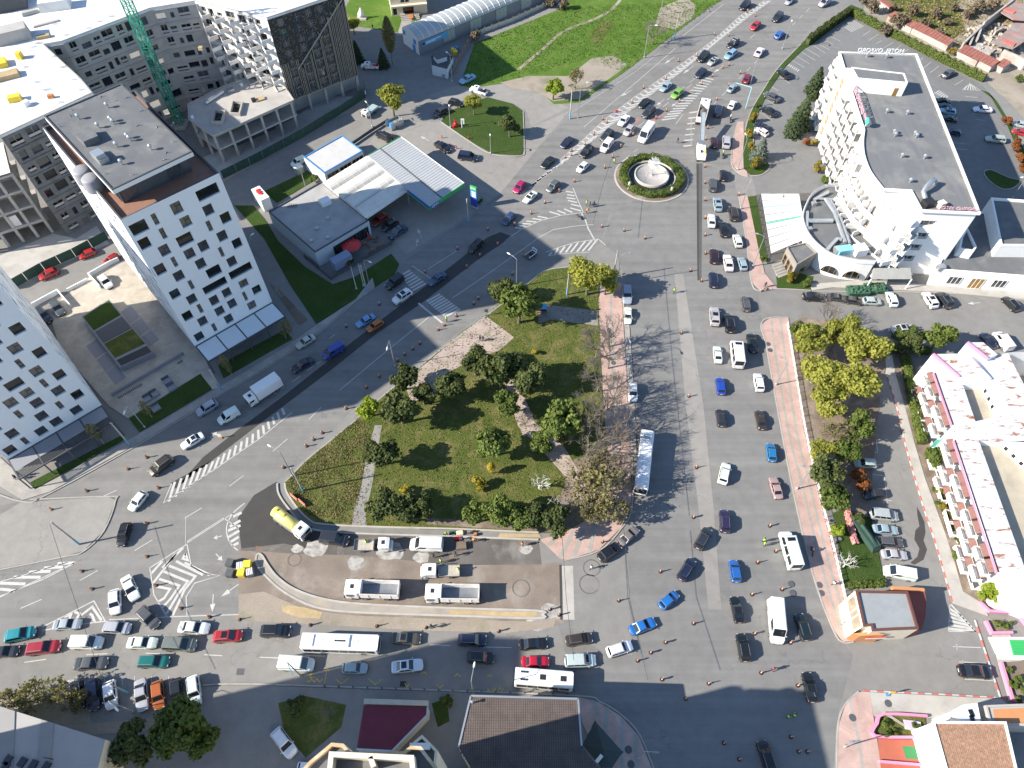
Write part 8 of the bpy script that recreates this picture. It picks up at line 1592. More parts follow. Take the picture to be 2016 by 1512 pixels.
for a in(('dark',982,568,3.5,'dark tree at the north tip of the park beside the street lamp',PKT),('mid',1022,598,5.0,'big green tree over the bus shelter in the park',PKT),('dark',795,742,3.3,'dark tree by the lamp on the boulevard side of the park',PKT),('dark',786,803,4.2,'dark tree below the lamp tree on the park edge',PKT),('dark',832,775,2.9,'small dark tree right of the park edge pair',PKT),('lime',722,800,2.9,'bright lime tree at the left tip of the park',None),('dark',886,755,3.7,'round dark tree standing alone in the trodden earth',PKT),('dark',750,890,3.6,'dark tree beside the pale park path',PKT),
('dark',935,712,3.6,'left tree of the thick clump in the park middle',PKT),('dark',985,728,5.1,'largest tree of the thick clump in the park middle',PKT),('dark',1036,742,4.4,'right tree of the thick clump in the park middle',PKT),('mid',1000,792,3.0,'small grey green tree under the thick park clump',PKT),('mid',1105,830,4.9,'bright green tree left of the bare avenue trees',PKT),('mid',1070,872,3.0,'small green tree at the bend of the earth path',PKT),('mid',968,872,4.0,'round fresh green tree alone on the park lawn',PKT),('yellow',945,950,1.7,'large yellow flowering shrub on the park lawn',None),('slim',967,920,.8,'slim yellow young tree on the park lawn',None),('yellow',796,962,1.1,'small yellow flowering shrub by the lower park path',None),('yellow',1052,690,.9,'yellow flowering shrub under the park clump',None),
('dark',752,992,3.4,'leftmost tree of the dark row along the park foot',PKT),('dark',797,1004,3.0,'middle tree of the short dark row by the park path',PKT),('dark',836,1000,2.8,'last tree of the short dark row by the park path',PKT),('mid',943,1010,3.0,'first tree of the row above the road crew',PKT),('mid',983,1004,3.3,'second tree of the row above the road crew',PKT),('mid',1022,1020,2.9,'third tree of the row above the road crew',PKT),('dark',1062,1014,3.0,'fourth tree of the row above the road crew',PKT),('dark',1098,1024,3.2,'last tree of the row above the road crew',PKT),
('spring',1160,540,4.6,'young green tree at the head of the pink pavement',None),('spring',1195,552,3.2,'smaller young green tree over the kerb',None),('budding',1190,940,5.0,'largest budding tree over the lower pink pavement',BR_),('budding',1150,948,4.0,'budding tree beside the white dead trunk',BR_),('budding',1205,1003,4.0,'lowest budding tree over the pink corner',BR_),('budding',1160,1000,3.4,'budding tree above the pink corner paving',BR_),('dead',1062,945,2.6,'white dead tree with broken limbs on the lawn',None),('dead',1098,990,2.0,'second smaller white dead trunk by the budding trees',None),('bare',1035,825,2.0,'small bare tree by the earth path in the park',None),
('spring',1598,672,4.2,'yellow green tree nearest the white railing',EST),('spring',1655,655,4.2,'yellow green tree at the top of the east cluster',EST),('spring',1705,690,4.4,'yellow green tree at the right of the east cluster',EST),('spring',1618,735,4.2,'yellow green tree left of the cluster middle',EST),('spring',1680,748,4.6,'largest yellow green tree of the east cluster',EST),('spring',1636,792,3.8,'yellow green tree at the foot of the east cluster',EST),('bush',1577,645,2.2,'olive bush behind the white railing corner',None),('mid',1694,836,3.2,'darker green tree by the lane under the east cluster',EST),('budding',1652,848,3.4,'brownish budding tree among the east trees',EST),('spring',1618,888,2.6,'small yellow green tree in the east strip',EST),('mid',1668,885,3.0,'fresh green tree beside the silver hatchback',EST),('dark',1628,930,3.6,'dark green tree beside the pavement lamp',EST),('mid',1640,978,3.4,'olive tree at the lower end of the east strip',EST),('rust',1702,942,2.4,'bronze leaved tree over the dark parked car',EST),('lime',1650,1042,1.6,'bright lime bush on the shop lawn',None),('dead',1672,1105,2.2,'pale bare sapling on the shop lawn',None),('dbush',1690,1020,1.5,'dark bush at the head of the lane car park',None),
('dark',1802,678,3.2,'left of the two big round trees by the pink roofed house',None),('mid',1852,664,3.6,'right of the two big round trees by the pink roofed house',None),('mid',1846,902,2.7,'bushy round tree against the white balconies',None),('lime',1950,1168,2.2,'bright green tree at the corner of the apartments',None),('bush',1882,1092,.9,'clipped green ball beside the apartment steps',None),('bare',1640,615,4.0,'bare tree reaching over the lane below the hotel',None),
('fir',1612,150,2.4,'tall fir beside the hotel top corner',None),('fir',1585,212,3.0,'broad cedar in front of the hotel balconies',None),('fir',1572,235,2.4,'lower cedar at the lot edge before the hotel',None),('dbush',1600,190,1.8,'dark clipped shrub behind the tall fir',None),('rust',1590,276,1.4,'orange shrub at the foot of the hotel stair tower',None),('gold',1606,278,1.4,'olive shrub next to the orange one by the stair tower',None),('gold',1616,326,1.7,'olive shrub beside the hotel side entrance',None),('bush',1625,352,1.6,'green shrub by the round wing',None),('bush',1640,362,1.4,'green shrub touching the round wing wall',None),
('gold',1484,230,1.7,'topmost golden shrub of the hotel verge',SHR),('gold',1477,258,1.6,'middle golden shrub of the hotel verge',SHR),('gold',1481,284,1.5,'golden shrub left of the blue spruce',SHR),('spruce',1501,288,2.4,'blue grey spruce on the hotel verge',None),('gold',1490,320,2.0,'lowest and largest golden shrub of the hotel verge',SHR),('dbush',1491,207,.9,'small dark shrub on the narrow verge',SHR),('gold',1557,540,1.7,'golden shrub on the corner lawn by the lobby',None),('bush',1591,556,1.2,'small round shrub on the corner lawn by the lobby',None),('dbush',1580,530,1.3,'dark palm like shrub beside the lobby',None),('bush',1504,508,.9,'round shrub at the end of the pergola lawn',None),
('rust',1982,235,1.7,'topmost orange round tree at the right edge',None),('rust',2004,284,2.0,'largest orange round tree at the right edge',None),('rust',2012,308,1.5,'third orange round tree at the right edge',None),('rust',2014,330,1.3,'lowest orange round tree at the right edge',None),
('lime',1090,172,3.0,'yellow green tree by the tall pole at the field edge',None),('budding',1135,147,3.6,'brown bushy tree beside the sand heap',None),('bare',1290,50,4.2,'bare tree in the field beside the boulevard',None),('scrub',1084,3,1.6,'left small shrub at the top field fence',None),('scrub',1112,5,1.6,'right small shrub at the top field fence',None),('scrub',937,66,1.5,'small shrub at the hall fence corner',None),('spring',770,190,4.2,'large yellow green tree on the dusty track',None),('spring',932,202,2.7,'small willow at the tip of the island lawn',None),('dark',1003,243,3.2,'dense dark round tree on the island lawn',None),('poplar',765,70,1.9,'tall slender brown poplar before the villa',None),('spring',694,45,2.6,'thin green tree beside the dark clad wing',None),('fir',700,95,2.0,'dark conifer behind the white pickup',None),('fir',752,108,1.8,'dark conifer at the foot of the poplar',None),
('budding',60,1372,2.8,'olive budding bush at the lower left, second from the edge',None),('budding',112,1364,3.0,'olive budding bush beside the parked row',None),('budding',152,1378,2.2,'brown budding bush over the first parked car',None),('budding',14,1378,2.4,'olive bush cut by the lower left edge',None),('mid',352,1436,4.6,'large green tree over the ends of the parked row',None),('dark',262,1462,3.6,'dark shaded tree left of the large green one',None),('mid',398,1462,2.6,'shaded tree right of the large green one',None),('dbush',580,1393,2.0,'dark shrub in the corner lawn below the white van',None),('bare',648,1402,1.2,'small bare sapling on the shaded corner lawn',None),('bush',878,1378,1.2,'small shrub between the maroon and brown roofs',None),('dbush',690,517,1.4,'dark shrub by the cafe terrace fence',None),('bush',617,350,1.3,'green shrub beside the car wash',None),('bush',945,396,.8,'small dark shrub beside the price totem',None),
('birch',566,642,1.0,'thin birch at the right end of the white awnings',None),('birch',556,648,.9,'second thin birch by the white awnings',None),('birch',440,712,1.0,'thin birch at the left end of the white awnings',None),('birch',448,722,.8,'low birch in front of the left white awning',None),('birch',184,850,1.2,'birch over the dark pergola of the near tower',None),('birch',285,803,1.0,'birch on the plaza lawn',None),('gold',1877,98,1.5,'yellow green bush between the red shed roofs',None),('bush',2010,152,1.4,'green bush at the far right below the ruin',None)):
 plant(*a)
for k,(px,py)in enumerate(((1206,640),(1178,668),(1204,690),(1212,765),(1182,735),(1196,842),(1162,862),(1218,880),(1156,812),(1232,835),(1180,900),(1190,790),(1226,930))):plant('bare',px,py,3.6+1.2*rnd.random(),'bare tree of the kerbside row casting branching shadows on the avenue',BR_,9.5+2*rnd.random())
for px,py in((1760,12),(1775,35),(1800,18),(1822,42),(1845,22),(1868,40),(1850,62),(1880,12),(1905,25),(1748,55),(1930,10),(1960,5),(1720,10),(1700,-2)):plant('scrub',px,py,1.2+rnd.random(),'brown leafless scrub bush on the waste ground behind the hotel','scrub on the waste ground')
for k in range(22):
 f_=k/21;plant(('bush','gold','dbush')[k%3],1838+88*f_+rnd.uniform(-6,6),965+185*f_,.5+.5*rnd.random(),'low garden shrub in the strip along the white balconies','shrubs along the apartment house',base=True)
for px,py in((1960,1230),(1975,1236),(1985,1230),(1985,1320),(2000,1340),(2010,1360),(2000,1378),(1990,1350),(1740,1425),(1760,1440),(1800,1430),(1745,1445)):plant('bush',px,py,.6+.3*rnd.random(),'small flowering shrub inside a pink walled bed','bedding shrubs in the pink walled beds',base=True)
# hedges: leafy boxes along a path
def hedge(label,run,w,h,leaf,dens=55,closed=False,wob=.12):
 P=[Vector(p)for p in smooth_path(GS(run),4,closed)];rng=np.random.default_rng(len(label));pts=[];nr=[]
 for a,b in zip(P,P[1:]+(P[:1]if closed else[])):
  L=(b-a).length
  if L<1e-3:continue
  u=(b-a)/L;n=Vector((-u.y,u.x));N=int(L*dens*(w+2*h)*.5);f_=rng.random(N);s_=rng.uniform(-1,1,N);z=rng.random(N);top=rng.random(N)<w/(w+2*h)+.15
  s_=np.where(top,s_,np.sign(s_)*(1-.12*rng.random(N)));z=np.where(top,1-.1*rng.random(N),z);bulge=1+wob*np.sin((f_*L+a.x)*2.1)
  x=a.x+(b.x-a.x)*f_+n.x*s_*w/2*bulge;y=a.y+(b.y-a.y)*f_+n.y*s_*w/2*bulge;pts.append(np.stack([x,y,h*z*bulge+.08],1));nr.append(np.stack([n.x*s_,n.y*s_,np.where(top,1.2,.1)],1))
 o=link('hedge',leaf_mesh('hedge',LF[leaf],np.concatenate(pts),.17,rng,.2,np.concatenate(nr)),label=label,cat='hedge');mb=MB();mb.curb([tuple(p)for p in P],w*.7,0,h*.82,0,0,closed);mb.build('hedge_core',LF['dark'],o);return o
hedge('long clipped hedge along the back of the hotel car park',[(1676,30),(1760,74),(1850,120),(1935,161)],1.5,2.0,'mid');hedge('clipped hedge on the boulevard side of the hotel car park',[(1588,88),(1625,60),(1672,28)],1.6,2.2,'dark');hedge('straight green hedge along the apartment house garden',[(1778,705),(1790,770),(1800,820),(1812,876)],1.5,1.4,'mid');hedge('short green hedge in front of the two big round trees',[(1752,690),(1790,690),(1830,695)],1.6,1.2,'mid');hedge('rounded grass hedge beside the silver sedan',[(1760,668),(1775,658),(1800,655)],2.0,1.3,'mid')
for k_ in[k for k in TP if k[-1]!='#']:
 for e_ in TP[k_]:
  if not e_[1]:
   for o_ in[c for ch in e_[0].children for c in(list(ch.children)+[ch])]+[e_[0]]:bpy.data.objects.remove(o_)
hedge('low hedge behind the corner shop lawn',[(1668,1155),(1740,1150)],1.1,.9,'mid')
ring_=lambda r,a0=0,a1=6.283,n=28:[(F_C.x+r*math.cos(a0+(a1-a0)*k/n),F_C.y+r*math.sin(a0+(a1-a0)*k/n))for k in range(n)]
_GS=GS
def GS(p,z=0.0):return[Vector((q[0],q[1],z))for q in p]if p and isinstance(p[0],tuple)and abs(p[0][0])<200 and p is RG else _GS(p,z)
RG=ring_(7.1);hedge('circular clipped hedge round the fountain basin',RG,1.9,1.3,'mid',60,True);GS=_GS
# grass that stands up, scattered over the lawns
def tufts(name,poly,n,m,size,z,seed,label):
 P=[(p.x,p.y)for p in GS(poly)];x0,x1=min(p[0]for p in P),max(p[0]for p in P);y0,y1=min(p[1]for p in P),max(p[1]for p in P);r=random.Random(seed);pts=[]
 while len(pts)<n:
  x,y=r.uniform(x0,x1),r.uniform(y0,y1)
  if inside(x,y,P)and math.sin(x*.9+2*math.sin(y*.31))*math.sin(y*.83+x*.4)>-1.2+1.6*r.random():pts.append((x,y,z+r.uniform(-.05,.06)))
 o=link(name,leaf_mesh(name,m,np.array(pts),size,np.random.default_rng(seed),.9),kind='stuff');return o
TG,TD=mat_leaf('grass_tuft',(.075,.105,.025),(.115,.14,.035),(.16,.175,.05)),mat_leaf('grass_dry',(.16,.13,.06),(.24,.2,.1),(.3,.26,.14))
PKP=[(561,950),(605,905),(652,867),(700,828),(760,775),(814,733),(910,653),(1000,585),(1038,560),(1120,526),(1178,530),(1186,760),(1194,900),(1190,990),(1110,1045),(900,1035),(715,1034),(634,1028),(586,998)]
tufts('grass_tufts',PKP,9000,TG,.13,.16,1,'');tufts('dry_grass',[(561,950),(652,867),(700,828),(730,838),(712,955),(697,1030),(634,1028),(586,998)],5000,TD,.13,.16,2,'');tufts('dry_grass',PKP,4000,TD,.12,.16,3,'')
tufts('grass_tufts',[(905,168),(935,85),(1010,55),(1110,15),(1422,0),(1330,65),(1225,145),(1160,115),(1040,150),(985,163)],9000,mat_leaf('grass_fresh',(.08,.15,.022),(.115,.2,.035),(.17,.26,.055)),.2,.08,4,'');tufts('dry_grass',[(1700,0),(2016,0),(1940,130),(1900,100)],3500,TD,.3,.08,5,'')
# ---------------------------------------------------------------- lamps, poles, cables, cones, fences, people
def lamp(label,base,top,h,arm=None,head=1.4,white=False,group='street lamps',two=False,pole=None):
 "arm = pixel of the lamp head seen at height h"
 b=G(*base);t=thing('street_lamp',label,'street lamp',b,world=True,group=group);m=pole or STEEL
 tp_=Vector((b.x,b.y,h));MB().tube([(b.x,b.y,0),(b.x,b.y,h*.6),tp_],[.12,.09,.06],8).build('pole',m,t);MB().lathe([(.22,0),(.2,.5),(.12,.6)],b,8).build('base',m,t)
 for a in([arm]if arm else[])+([two]if two else[]):
  e=G(*a,h+.35);d=(e-tp_);d.z=0;d=d.normalized()if d.length>.01 else Vector((1,0,0));e=tp_+d*head+Vector((0,0,.35));MB().tube([tp_,tp_.lerp(e,.5)+Vector((0,0,.12)),e],.045,6).build('arm',m,t);MB().tube([e,e+d*.35,e+d*.8],[.1,.17,.1],8).build('lamp_head',WHITE_M if white else PANEL_G,t)
 return t
for a in(('white lamp leaning over the boulevard at the park tip',(577,938),None,9,(522,873),1.8,True),('white lamp on the park edge above the lime tree',(778,722),None,8.5,(762,686),1.8,True),('white lamp over the marking machine',(1017,565),None,8.5,(1003,500),1.8,True),('white lamp beside the flagpoles of the filling station',(727,560),None,7.5,(720,512),1.4,True),('white lamp at the apartment tower pavement',(286,842),None,7.5,(240,824),1.2,True),('white lamp over the black car at the lower street',(933,1368),None,9,(933,1312),1.8,True),('white lamp among the kerbside cars at lower left',(262,1402),None,8,(238,1404),1.6,True),('lamp with white head beside the corner lawn',(592,1330),None,8,(590,1357),1.4,True),('thin lamp on the island lawn left side',(887,252),None,7,(885,210),.6,True),('thin lamp on the island lawn right side',(966,303),None,6,(966,282),.5,True),
('lamp beside the hotel verge near the dark red hatchback',(1477,165),None,9,(1472,124),1.2,True),('lamp beside the white sedan on the hotel verge',(1540,97),None,9,(1556,67),1.2,True),('lamp post on the pink strip by the hotel verge',(1452,335),None,9,(1468,264),1.4,True),('double lamp by the pergola pavement',(1458,412),None,9,(1478,363),1.2,False),('double lamp at the pink pavement corner',(1482,525),None,9,(1498,462),1.2,False),('double lamp by the white railing, upper one',(1527,758),None,8,(1542,705),1.2,False),('double lamp by the white railing, lower one',(1568,963),None,8,(1587,918),1.2,False),('lamp in the shaded bottom right pavement',(1662,1470),None,6,(1692,1457),1.0,False),('lamp on the curved pavement at the bottom',(1256,1492),None,6,(1305,1482),1.2,False),('lamp on the pink pavement among the bare trees',(1226,705),None,7,(1253,700),1.2,False),('lamp at the head of the pink pavement',(1213,560),None,9,(1240,498),1.6,False),('tall lamp by the field edge left of the sand heap',(1138,232),None,9.5,(1158,162),1.6,True),('tall lamp on the field edge under the bare tree',(1268,114),None,9.5,(1295,50),1.6,True),('lamp at the gatehouse corner',(890,162),None,8,(883,105),1.0,True),('lamp behind the filling station shop',(605,380),None,7,(525,325),.8,True),('lamp on the station lawn',(506,503),None,5.5,(498,460),.5,True),('lamp beside the construction hoarding',(733,250),None,6.5,(720,200),.8,True),('lamp under the blue overhead arm',(1300,30),None,9.5,(1330,25),1.2,True),('lamp at the right end of the apartment street',(1992,390),None,6,(2000,350),.8,True)):
 lamp(*a)
def pole(label,base,h,name='utility_pole',r=.16,band=True):
 b=G(*base);t=thing(name,label,'pole',b,world=True,group='utility poles');MB().tube([(b.x,b.y,2.2),(b.x,b.y,h)],[r,r*.7],8).build('shaft',CONC,t);MB().lathe([(r*1.15,0),(r*1.05,2.25)],b,8).build('painted_foot',TEALP if band else CONC,t);MB().box((b.x,b.y,h-.3),(.5,.12,.12)).build('bracket',STEEL,t)
for a in(('blue footed pole at the park tip beside the red barriers',(597,967),8.7),('blue footed pole in the middle of the paved traffic island',(157,1072),9.3),('blue footed pole on the lawn by the bus shelter',(1116,581),6.5),('tall blue footed pole at the field edge by the boulevard',(1122,234),9.6),('blue footed pole by the field fence beside the boulevard',(1327,78),8),('blue footed pole at the zebra crossing flagpoles',(722,573),8),('blue footed pole by the forecourt exit',(922,437),7),('blue footed pole by the curved bench of the pink pavement',(1207,548),8.5),('pole leaning over the dark pergola of the near tower',(256,876),8),('blue pole among the kerbside parked cars',(252,1364),6),('pole in front of the plaza steps',(436,768),7)):pole(*a)
for k,(px,py)in enumerate(((702,569),(716,563))):b=G(px,py);t=thing('flagpole',('left bare white flagpole beside the filling station','right bare white flagpole beside the filling station')[k],'flagpole',b);MB().tube([(0,0,0),(0,0,7)],[.07,.04],6).build('shaft',WHITE_M,t);MB().box((0,0,0),(.4,.4,.25)).build('footing',CONC,t)
t=thing('overhead_gantry','pale blue bent gantry arm over the lane beside the hotel verge','gantry',G(1468,212),world=True);b=G(1468,213);e=G(1448,163,6.2);GP=plain('gantry_blue',(.3,.5,.56),.5);MB().tube([(b.x,b.y,0),(b.x,b.y,6.2)],.13,8).build('post',GP,t);MB().tube([(b.x,b.y,6.2),tuple(e)],.1,8).build('arm',GP,t)
for lab,pts,z in(('overhead cable crossing the lower street at the left',((98,1032),(130,1130),(200,1335)),8),('overhead cable from the pink pavement over the junction',((1228,1040),(1240,1180),(1275,1338)),8),('overhead cable along the avenue kerb',((1218,500),(1232,700),(1245,1010)),7),('overhead cable from the park corner to the lower street',((1107,1060),(1115,1180),(1130,1300)),7),('overhead cable from the fountain to the give way line',((1205,310),(1185,370),(1168,440)),7)):
 o=link('overhead_cable',MB().tube([G(*p,z-(.4 if i==1 else 0))for i,p in enumerate(pts)],.035,4).mesh('overhead_cable',BLACK),label=lab,cat='cable')
# traffic posts
t=PO=thing('traffic_post','post','traffic post',group='orange marker posts round the works');MB().lathe([(.32,0),(.3,.12),(.1,.16)],n=8).build('rubber_foot',BLACK,t);MB().lathe([(.13,.12),(.12,.55)],n=8).build('post',ORANGE,t);MB().box((0,0,.5),(.34,.1,.6)).build('orange_panel',ORANGE,t);MB().box((0,0,.78),(.43,.14,.16)).build('white_band',PLATE,t)
kids(PO);POST=[False]
CON=(('orange marker post in the line beside the chevron median','1336,121 1311,157 1267,174 1245,203 1407,69 1435,71 1372,111 1187,236 1195,242 1169,266 1152,285 1125,306 1113,311 1125,298 1471,24 1487,32'),('orange marker post along the right edge of the downhill lanes','1435,129 1423,134 1402,151 1381,166 1358,184 1337,201 1312,219 1291,234 1246,267 1222,290 1206,310 1191,331'),('orange marker post beside the hotel bound lane','1411,197 1457,145 1435,169 1393,253 1389,275'),('orange marker post along the open milled trench','1388,329 1388,361 1388,395 1388,430 1388,464 1389,500 1381,554 1360,534'),('orange marker post round the hatched island','1131,358 1101,378 1073,400 1046,421 1013,444'),('orange marker post on the dark asphalt strip','980,483 945,505 919,527 961,453 901,491 837,537'),('orange marker post along the park side of the boulevard','1009,541 942,589 933,599 899,623 875,641 863,650 827,677 813,688 797,699 783,711 747,742 722,764 682,805 635,853 618,866 604,879 559,921'),('dark marker post seen from its back on the left boulevard','290,901 253,924 172,967 103,1004 313,961 747,600 682,644'),('marker post between the two chevron blocks','290,1031 290,1096 162,1125 182,1160 308,1153 357,1198 413,1215 472,1220'),('marker post along the rubble edge of the lower street','611,1231 742,1233 839,1236 982,1243'),('orange marker post alone on the open avenue','1341,657 1356,781 1371,921 1365,1019 1186,1068'),('orange marker post in the chain across the junction','1300,1126 1218,1183 1365,1228 1310,1265 1281,1285 1255,1301 1303,1338 1395,1346 1350,1376'),('orange marker post between the two avenue directions','1498,1325 1491,1108 1480,1171 1485,1248 1515,1036 1527,1086 1539,1161 1555,1266 1570,1350'),('orange marker post at the end of the new kerb island','1083,1200 1101,1211'),('marker post in the deep shade at the bottom right','1425,1463 1455,1495 1557,1451 1572,1480 1589,1480'),('dark marker post south of the fountain','1185,447 1229,455 1270,470'),('marker post by the pergola pavement corner','1454,384'))
for lab,s_ in CON:
 for w in s_.split():
  px,py=map(int,w.split(','));c=G(px,py);rz=R(30)+rnd.uniform(-.5,.5)
  if not POST[0]:POST[0]=True;PO.location=c;PO.rotation_euler=(0,0,rz);PO['label']=lab
  else:dup(PO,c,rz,lab)
# barriers, bins, skips, sign boards
for k,(px,py)in enumerate(((580,981),(596,992))):
 t=thing('plastic_barrier',('upper red plastic barrier at the park tip','lower red plastic barrier at the park tip')[k],'barrier',G(px,py),R(-40));PB=MT.get('barrier_red')or plain('barrier_red',(.62,.16,.1),.5);MB().box((0,0,.05),(1.9,.18,.9)).build('panel',PB,t);MB().box((-.7,0,0),(.12,.7,.1)).box((.7,0,0),(.12,.7,.1)).build('foot',PB,t)
 for j in range(6):MB().box((-.7+.28*j,-.1,.2),(.1,.04,.6)).build('slat',WHITE_M,t)
for k,(px,py,m,lab)in enumerate(((456,1112,DGREY,'upper dark waste container by the works entrance'),(456,1132,DGREY,'lower dark waste container by the works entrance'),(478,1131,YELLOW,'yellow square waste container'),(490,1115,YELLOW,'tilted yellow waste container'),(476,1118,STEEL,'grey slatted container lid between the yellow ones'),(495,1130,STEEL,'grey slatted container lid right of the yellow one'))):
 t=thing('waste_container',lab,'container',G(px,py),.1*k-.2);MB().box((0,0,.12),(1.1,1.2,1.05),0,0,1.06).build('body',m if m is not STEEL else PANEL_G,t)
 if m is STEEL:
  for j in range(4):MB().box((-.4+.27*j,0,1.18),(.16,1.2,.06)).build('slat',PLATE,t)
 else:MB().box((0,0,1.17),(1.18,1.28,.12)).build('lid',m,t)
 for s_ in(-1,1):MB().box((s_*.4,0,0),(.15,.9,.13)).build('castor',BLACK,t)
NETG=mat('green_net',(.03,.1,.055),.4,2.5,.9,stain=(.12,.14,.1),sscale=2.5,samt=.7)
for lab,px,py,n_ in(('green netted skip under the hotel entrance',1686,577,30),('bushy green netted heap beside the skip',1720,572,46)):
 t=thing('netted_skip',lab,'skip',G(px,py),.05);MB().box((0,0,0),(4.3,2.3,1.2),0,0,1.08).build('body',NETG,t);g=MB();r=random.Random(n_)
 for k in range(n_):g.box((r.uniform(-2,2),r.uniform(-1,1),1.0),(r.uniform(.3,.9),r.uniform(.3,.9),r.uniform(.2,.7)),r.random()*3,0,.6)
 g.build('netted_load',NETG,t)
for lab,px,py,m1,m2,h in(('white and red warning board standing on the median',1213,228,RED,BLUE,1.8),('yellow and blue road sign by the painted kerb',1747,1368,YELLOW,BLUE,2.2),('white and red warning board on the trench road edge',435,862,WHITE_M,ORANGE,1.4),('dark square sign by the zebra crossing',958,622,DGREY,DGREY,2.2)):
 t=thing('road_sign',lab,'sign',G(px,py));MB().tube([(0,0,0),(0,0,h)],.05,6).build('post',STEEL,t);MB().box((0,-.04,h-.9),(.8,.06,.9)).build('face',m1,t);MB().box((0,-.03,.02),(.6,.4,.2)).build('foot',m2,t)
# pink flowers row and dark covered trailer in the shop lawn
hedge('row of pink blossom along the path of the shop lawn',[(1664,1005),(1672,1040),(1681,1074)],.8,1.2,'pinkb')if LF.setdefault('pinkb',mat_leaf('leaf_pink',(.5,.2,.2),(.62,.32,.32),(.7,.42,.4)))else 0
t=thing('covered_boat','dark green tarpaulined boat between shop lawn and parked cars','boat',G(1699,1052),R(-68));MB().box((0,0,.3),(7.0,1.9,1.0),0,0,.85).build('hull',HOARD,t);MB().box((0,0,1.3),(6.0,.5,.45),0,0,.4).build('tarpaulin',HOARD,t)
t=thing('tyre_planter','black tyre lying on the shop lawn','tyre',G(1652,1062));link('tyre',wheel_mesh(.5,.3),t,(0,0,.18),(R(90),0,0))
# railing along the east pavement: panels and posts
t=thing('pavement_railing','white metal railing with red bows along the east pavement','fence',G(1600,880),world=True);rl=[V2(p)for p in smooth_path(GS([(1549,640),(1562,720),(1584,850),(1610,965),(1640,1085),(1662,1180)]),9)]
RP=MB()
RP.box((0,0,.85),(1,.05,.06)).box((0,0,.15),(1,.05,.06))
for k in range(7):RP.box((-.42+.14*k,0,.2),(.03,.03,.68))
rpm=RP.mesh('railing_panel',WHITE_M);pst=MB().box((0,0,0),(.09,.09,1.05)).mesh('post',WHITE_M)
for a,b in zip(rl,rl[1:]):
 m_=max(1,round((b-a).length/2.2))
 for j in range(m_):p,q=a.lerp(b,j/m_),a.lerp(b,(j+1)/m_);c=(p+q)/2;o=link('railing_panel',rpm,t,(c.x,c.y,.12),math.atan2(q.y-p.y,q.x-p.x));o.scale.x=(q-p).length;link('post',pst,t,(p.x,p.y,.12))
for px,py in((1628,1025),(1633,1050),(1640,1068),(1645,1090)):p=G(px,py,.6);MB().lathe([(.1,0),(.3,.2),(.1,.4)],(p.x,p.y,.5),8).build('red_bow',RED,t)
# field fences and gates
for lab,run,m in(('rusty brown fence between the gatehouse and the hall',[(888,150),(905,118),(932,72)],mat('fence_rust',(.2,.13,.1),.2,1)),('grey fence with white posts below the arched hall',[(940,70),(1010,44),(1080,12),(1110,-2)],STEEL)):
 t=thing('field_fence',lab,'fence',G(*run[0]),world=True);P=GS(run)
 for a,b in zip(P,P[1:]):
  m_=int((b-a).length/2.5)
  for j in range(m_):p,q=a.lerp(b,j/m_),a.lerp(b,(j+.95)/m_);mb=MB();mb.curb([p,q],.05,.1,1.5);mb.build('panel',m,t);MB().box((p.x,p.y,0),(.14,.14,1.9)).build('post',CONC,t)
for k,(px,py,m)in enumerate(((893,103,YELLOW),(898,100,BLUE),(897,108,YELLOW),(874,152,STEEL))):t=thing('wheelie_bin',('yellow bin behind the gatehouse','blue bin behind the gatehouse','lower yellow bin behind the gatehouse','grey bin before the gatehouse fence')[k],'bin',G(px,py),.3);MB().box((0,0,0),(1.1,1.1,1.1),0,0,1.08).build('body',m,t);MB().box((0,0,1.1),(1.25,1.25,.12)).build('lid',m,t)
t=thing('bus_shelter','small dark bus shelter with blue roof under the park tree','bus shelter',G(1064,618));MB().box((0,0,2.3),(2.6,1.5,.15)).build('roof',SKYB,t)
for x in(-1.2,1.2):
 for y in(-.65,.65):MB().box((x,y,0),(.09,.09,2.3)).build('post',DGREY,t)
MB().box((0,.6,.2),(2.4,.05,1.8)).build('back_pane',GLASS,t);MB().box((0,.3,.4),(2.0,.4,.08)).build('bench',TIMBER,t)
for lab,px,py,s_ in(('red inflatable figure on the island lawn',897,250,(1.6,.9,.6)),('white advertising board beside the red figure',910,252,(.3,.2,2.4))):
 t=thing('lawn_advert',lab,'advert',G(px,py));MB().box((0,0,.13),s_,.4).build('base',RED if 'red in' in lab else WHITE_M,t)
 if 'red in' in lab:MB().lathe([(.5,.7),(.55,1.2),(.3,1.6),(.35,2.0),(.1,2.4)],n=10).build('figure',RED,t)
 else:MB().box((.2,0,1.2),(.9,.12,1.6)).build('panel',WHITE_M,t)
for k,(px,py)in enumerate(((870,272),(886,288),(899,293),(921,304),(922,274),(889,288))[:5]):t=thing('bollard','red bollard at the forecourt edge of the filling station','bollard',G(px,py),group='red bollards of the forecourt');MB().lathe([(.2,0),(.14,.1),(.12,.9),(.05,1.0)],n=8).build('post',RED,t)
for k in range(18):p=G(640+k*28,1352+k*.9);t=thing('kerb_bollard','short dark bollard in the row along the lower street pavement','bollard',p,group='bollards of the lower street');MB().lathe([(.1,0),(.09,.85),(.04,.92)],n=8).build('post',DGREY,t)
for px,py in((1210,745),(1203,762),(1202,707),(1208,715),(1557,1150),(1560,1168),(1613,1152),(1617,1168),(1678,1413),(1512,678),(1516,690),(1748,1385),(1237,1476),(1242,1505),(1199,650)):p=G(px,py);MB().lathe([(.55,.125),(.5,.14)],(p.x,p.y,0),16).build('manhole_cover',DGREY,kind='structure')
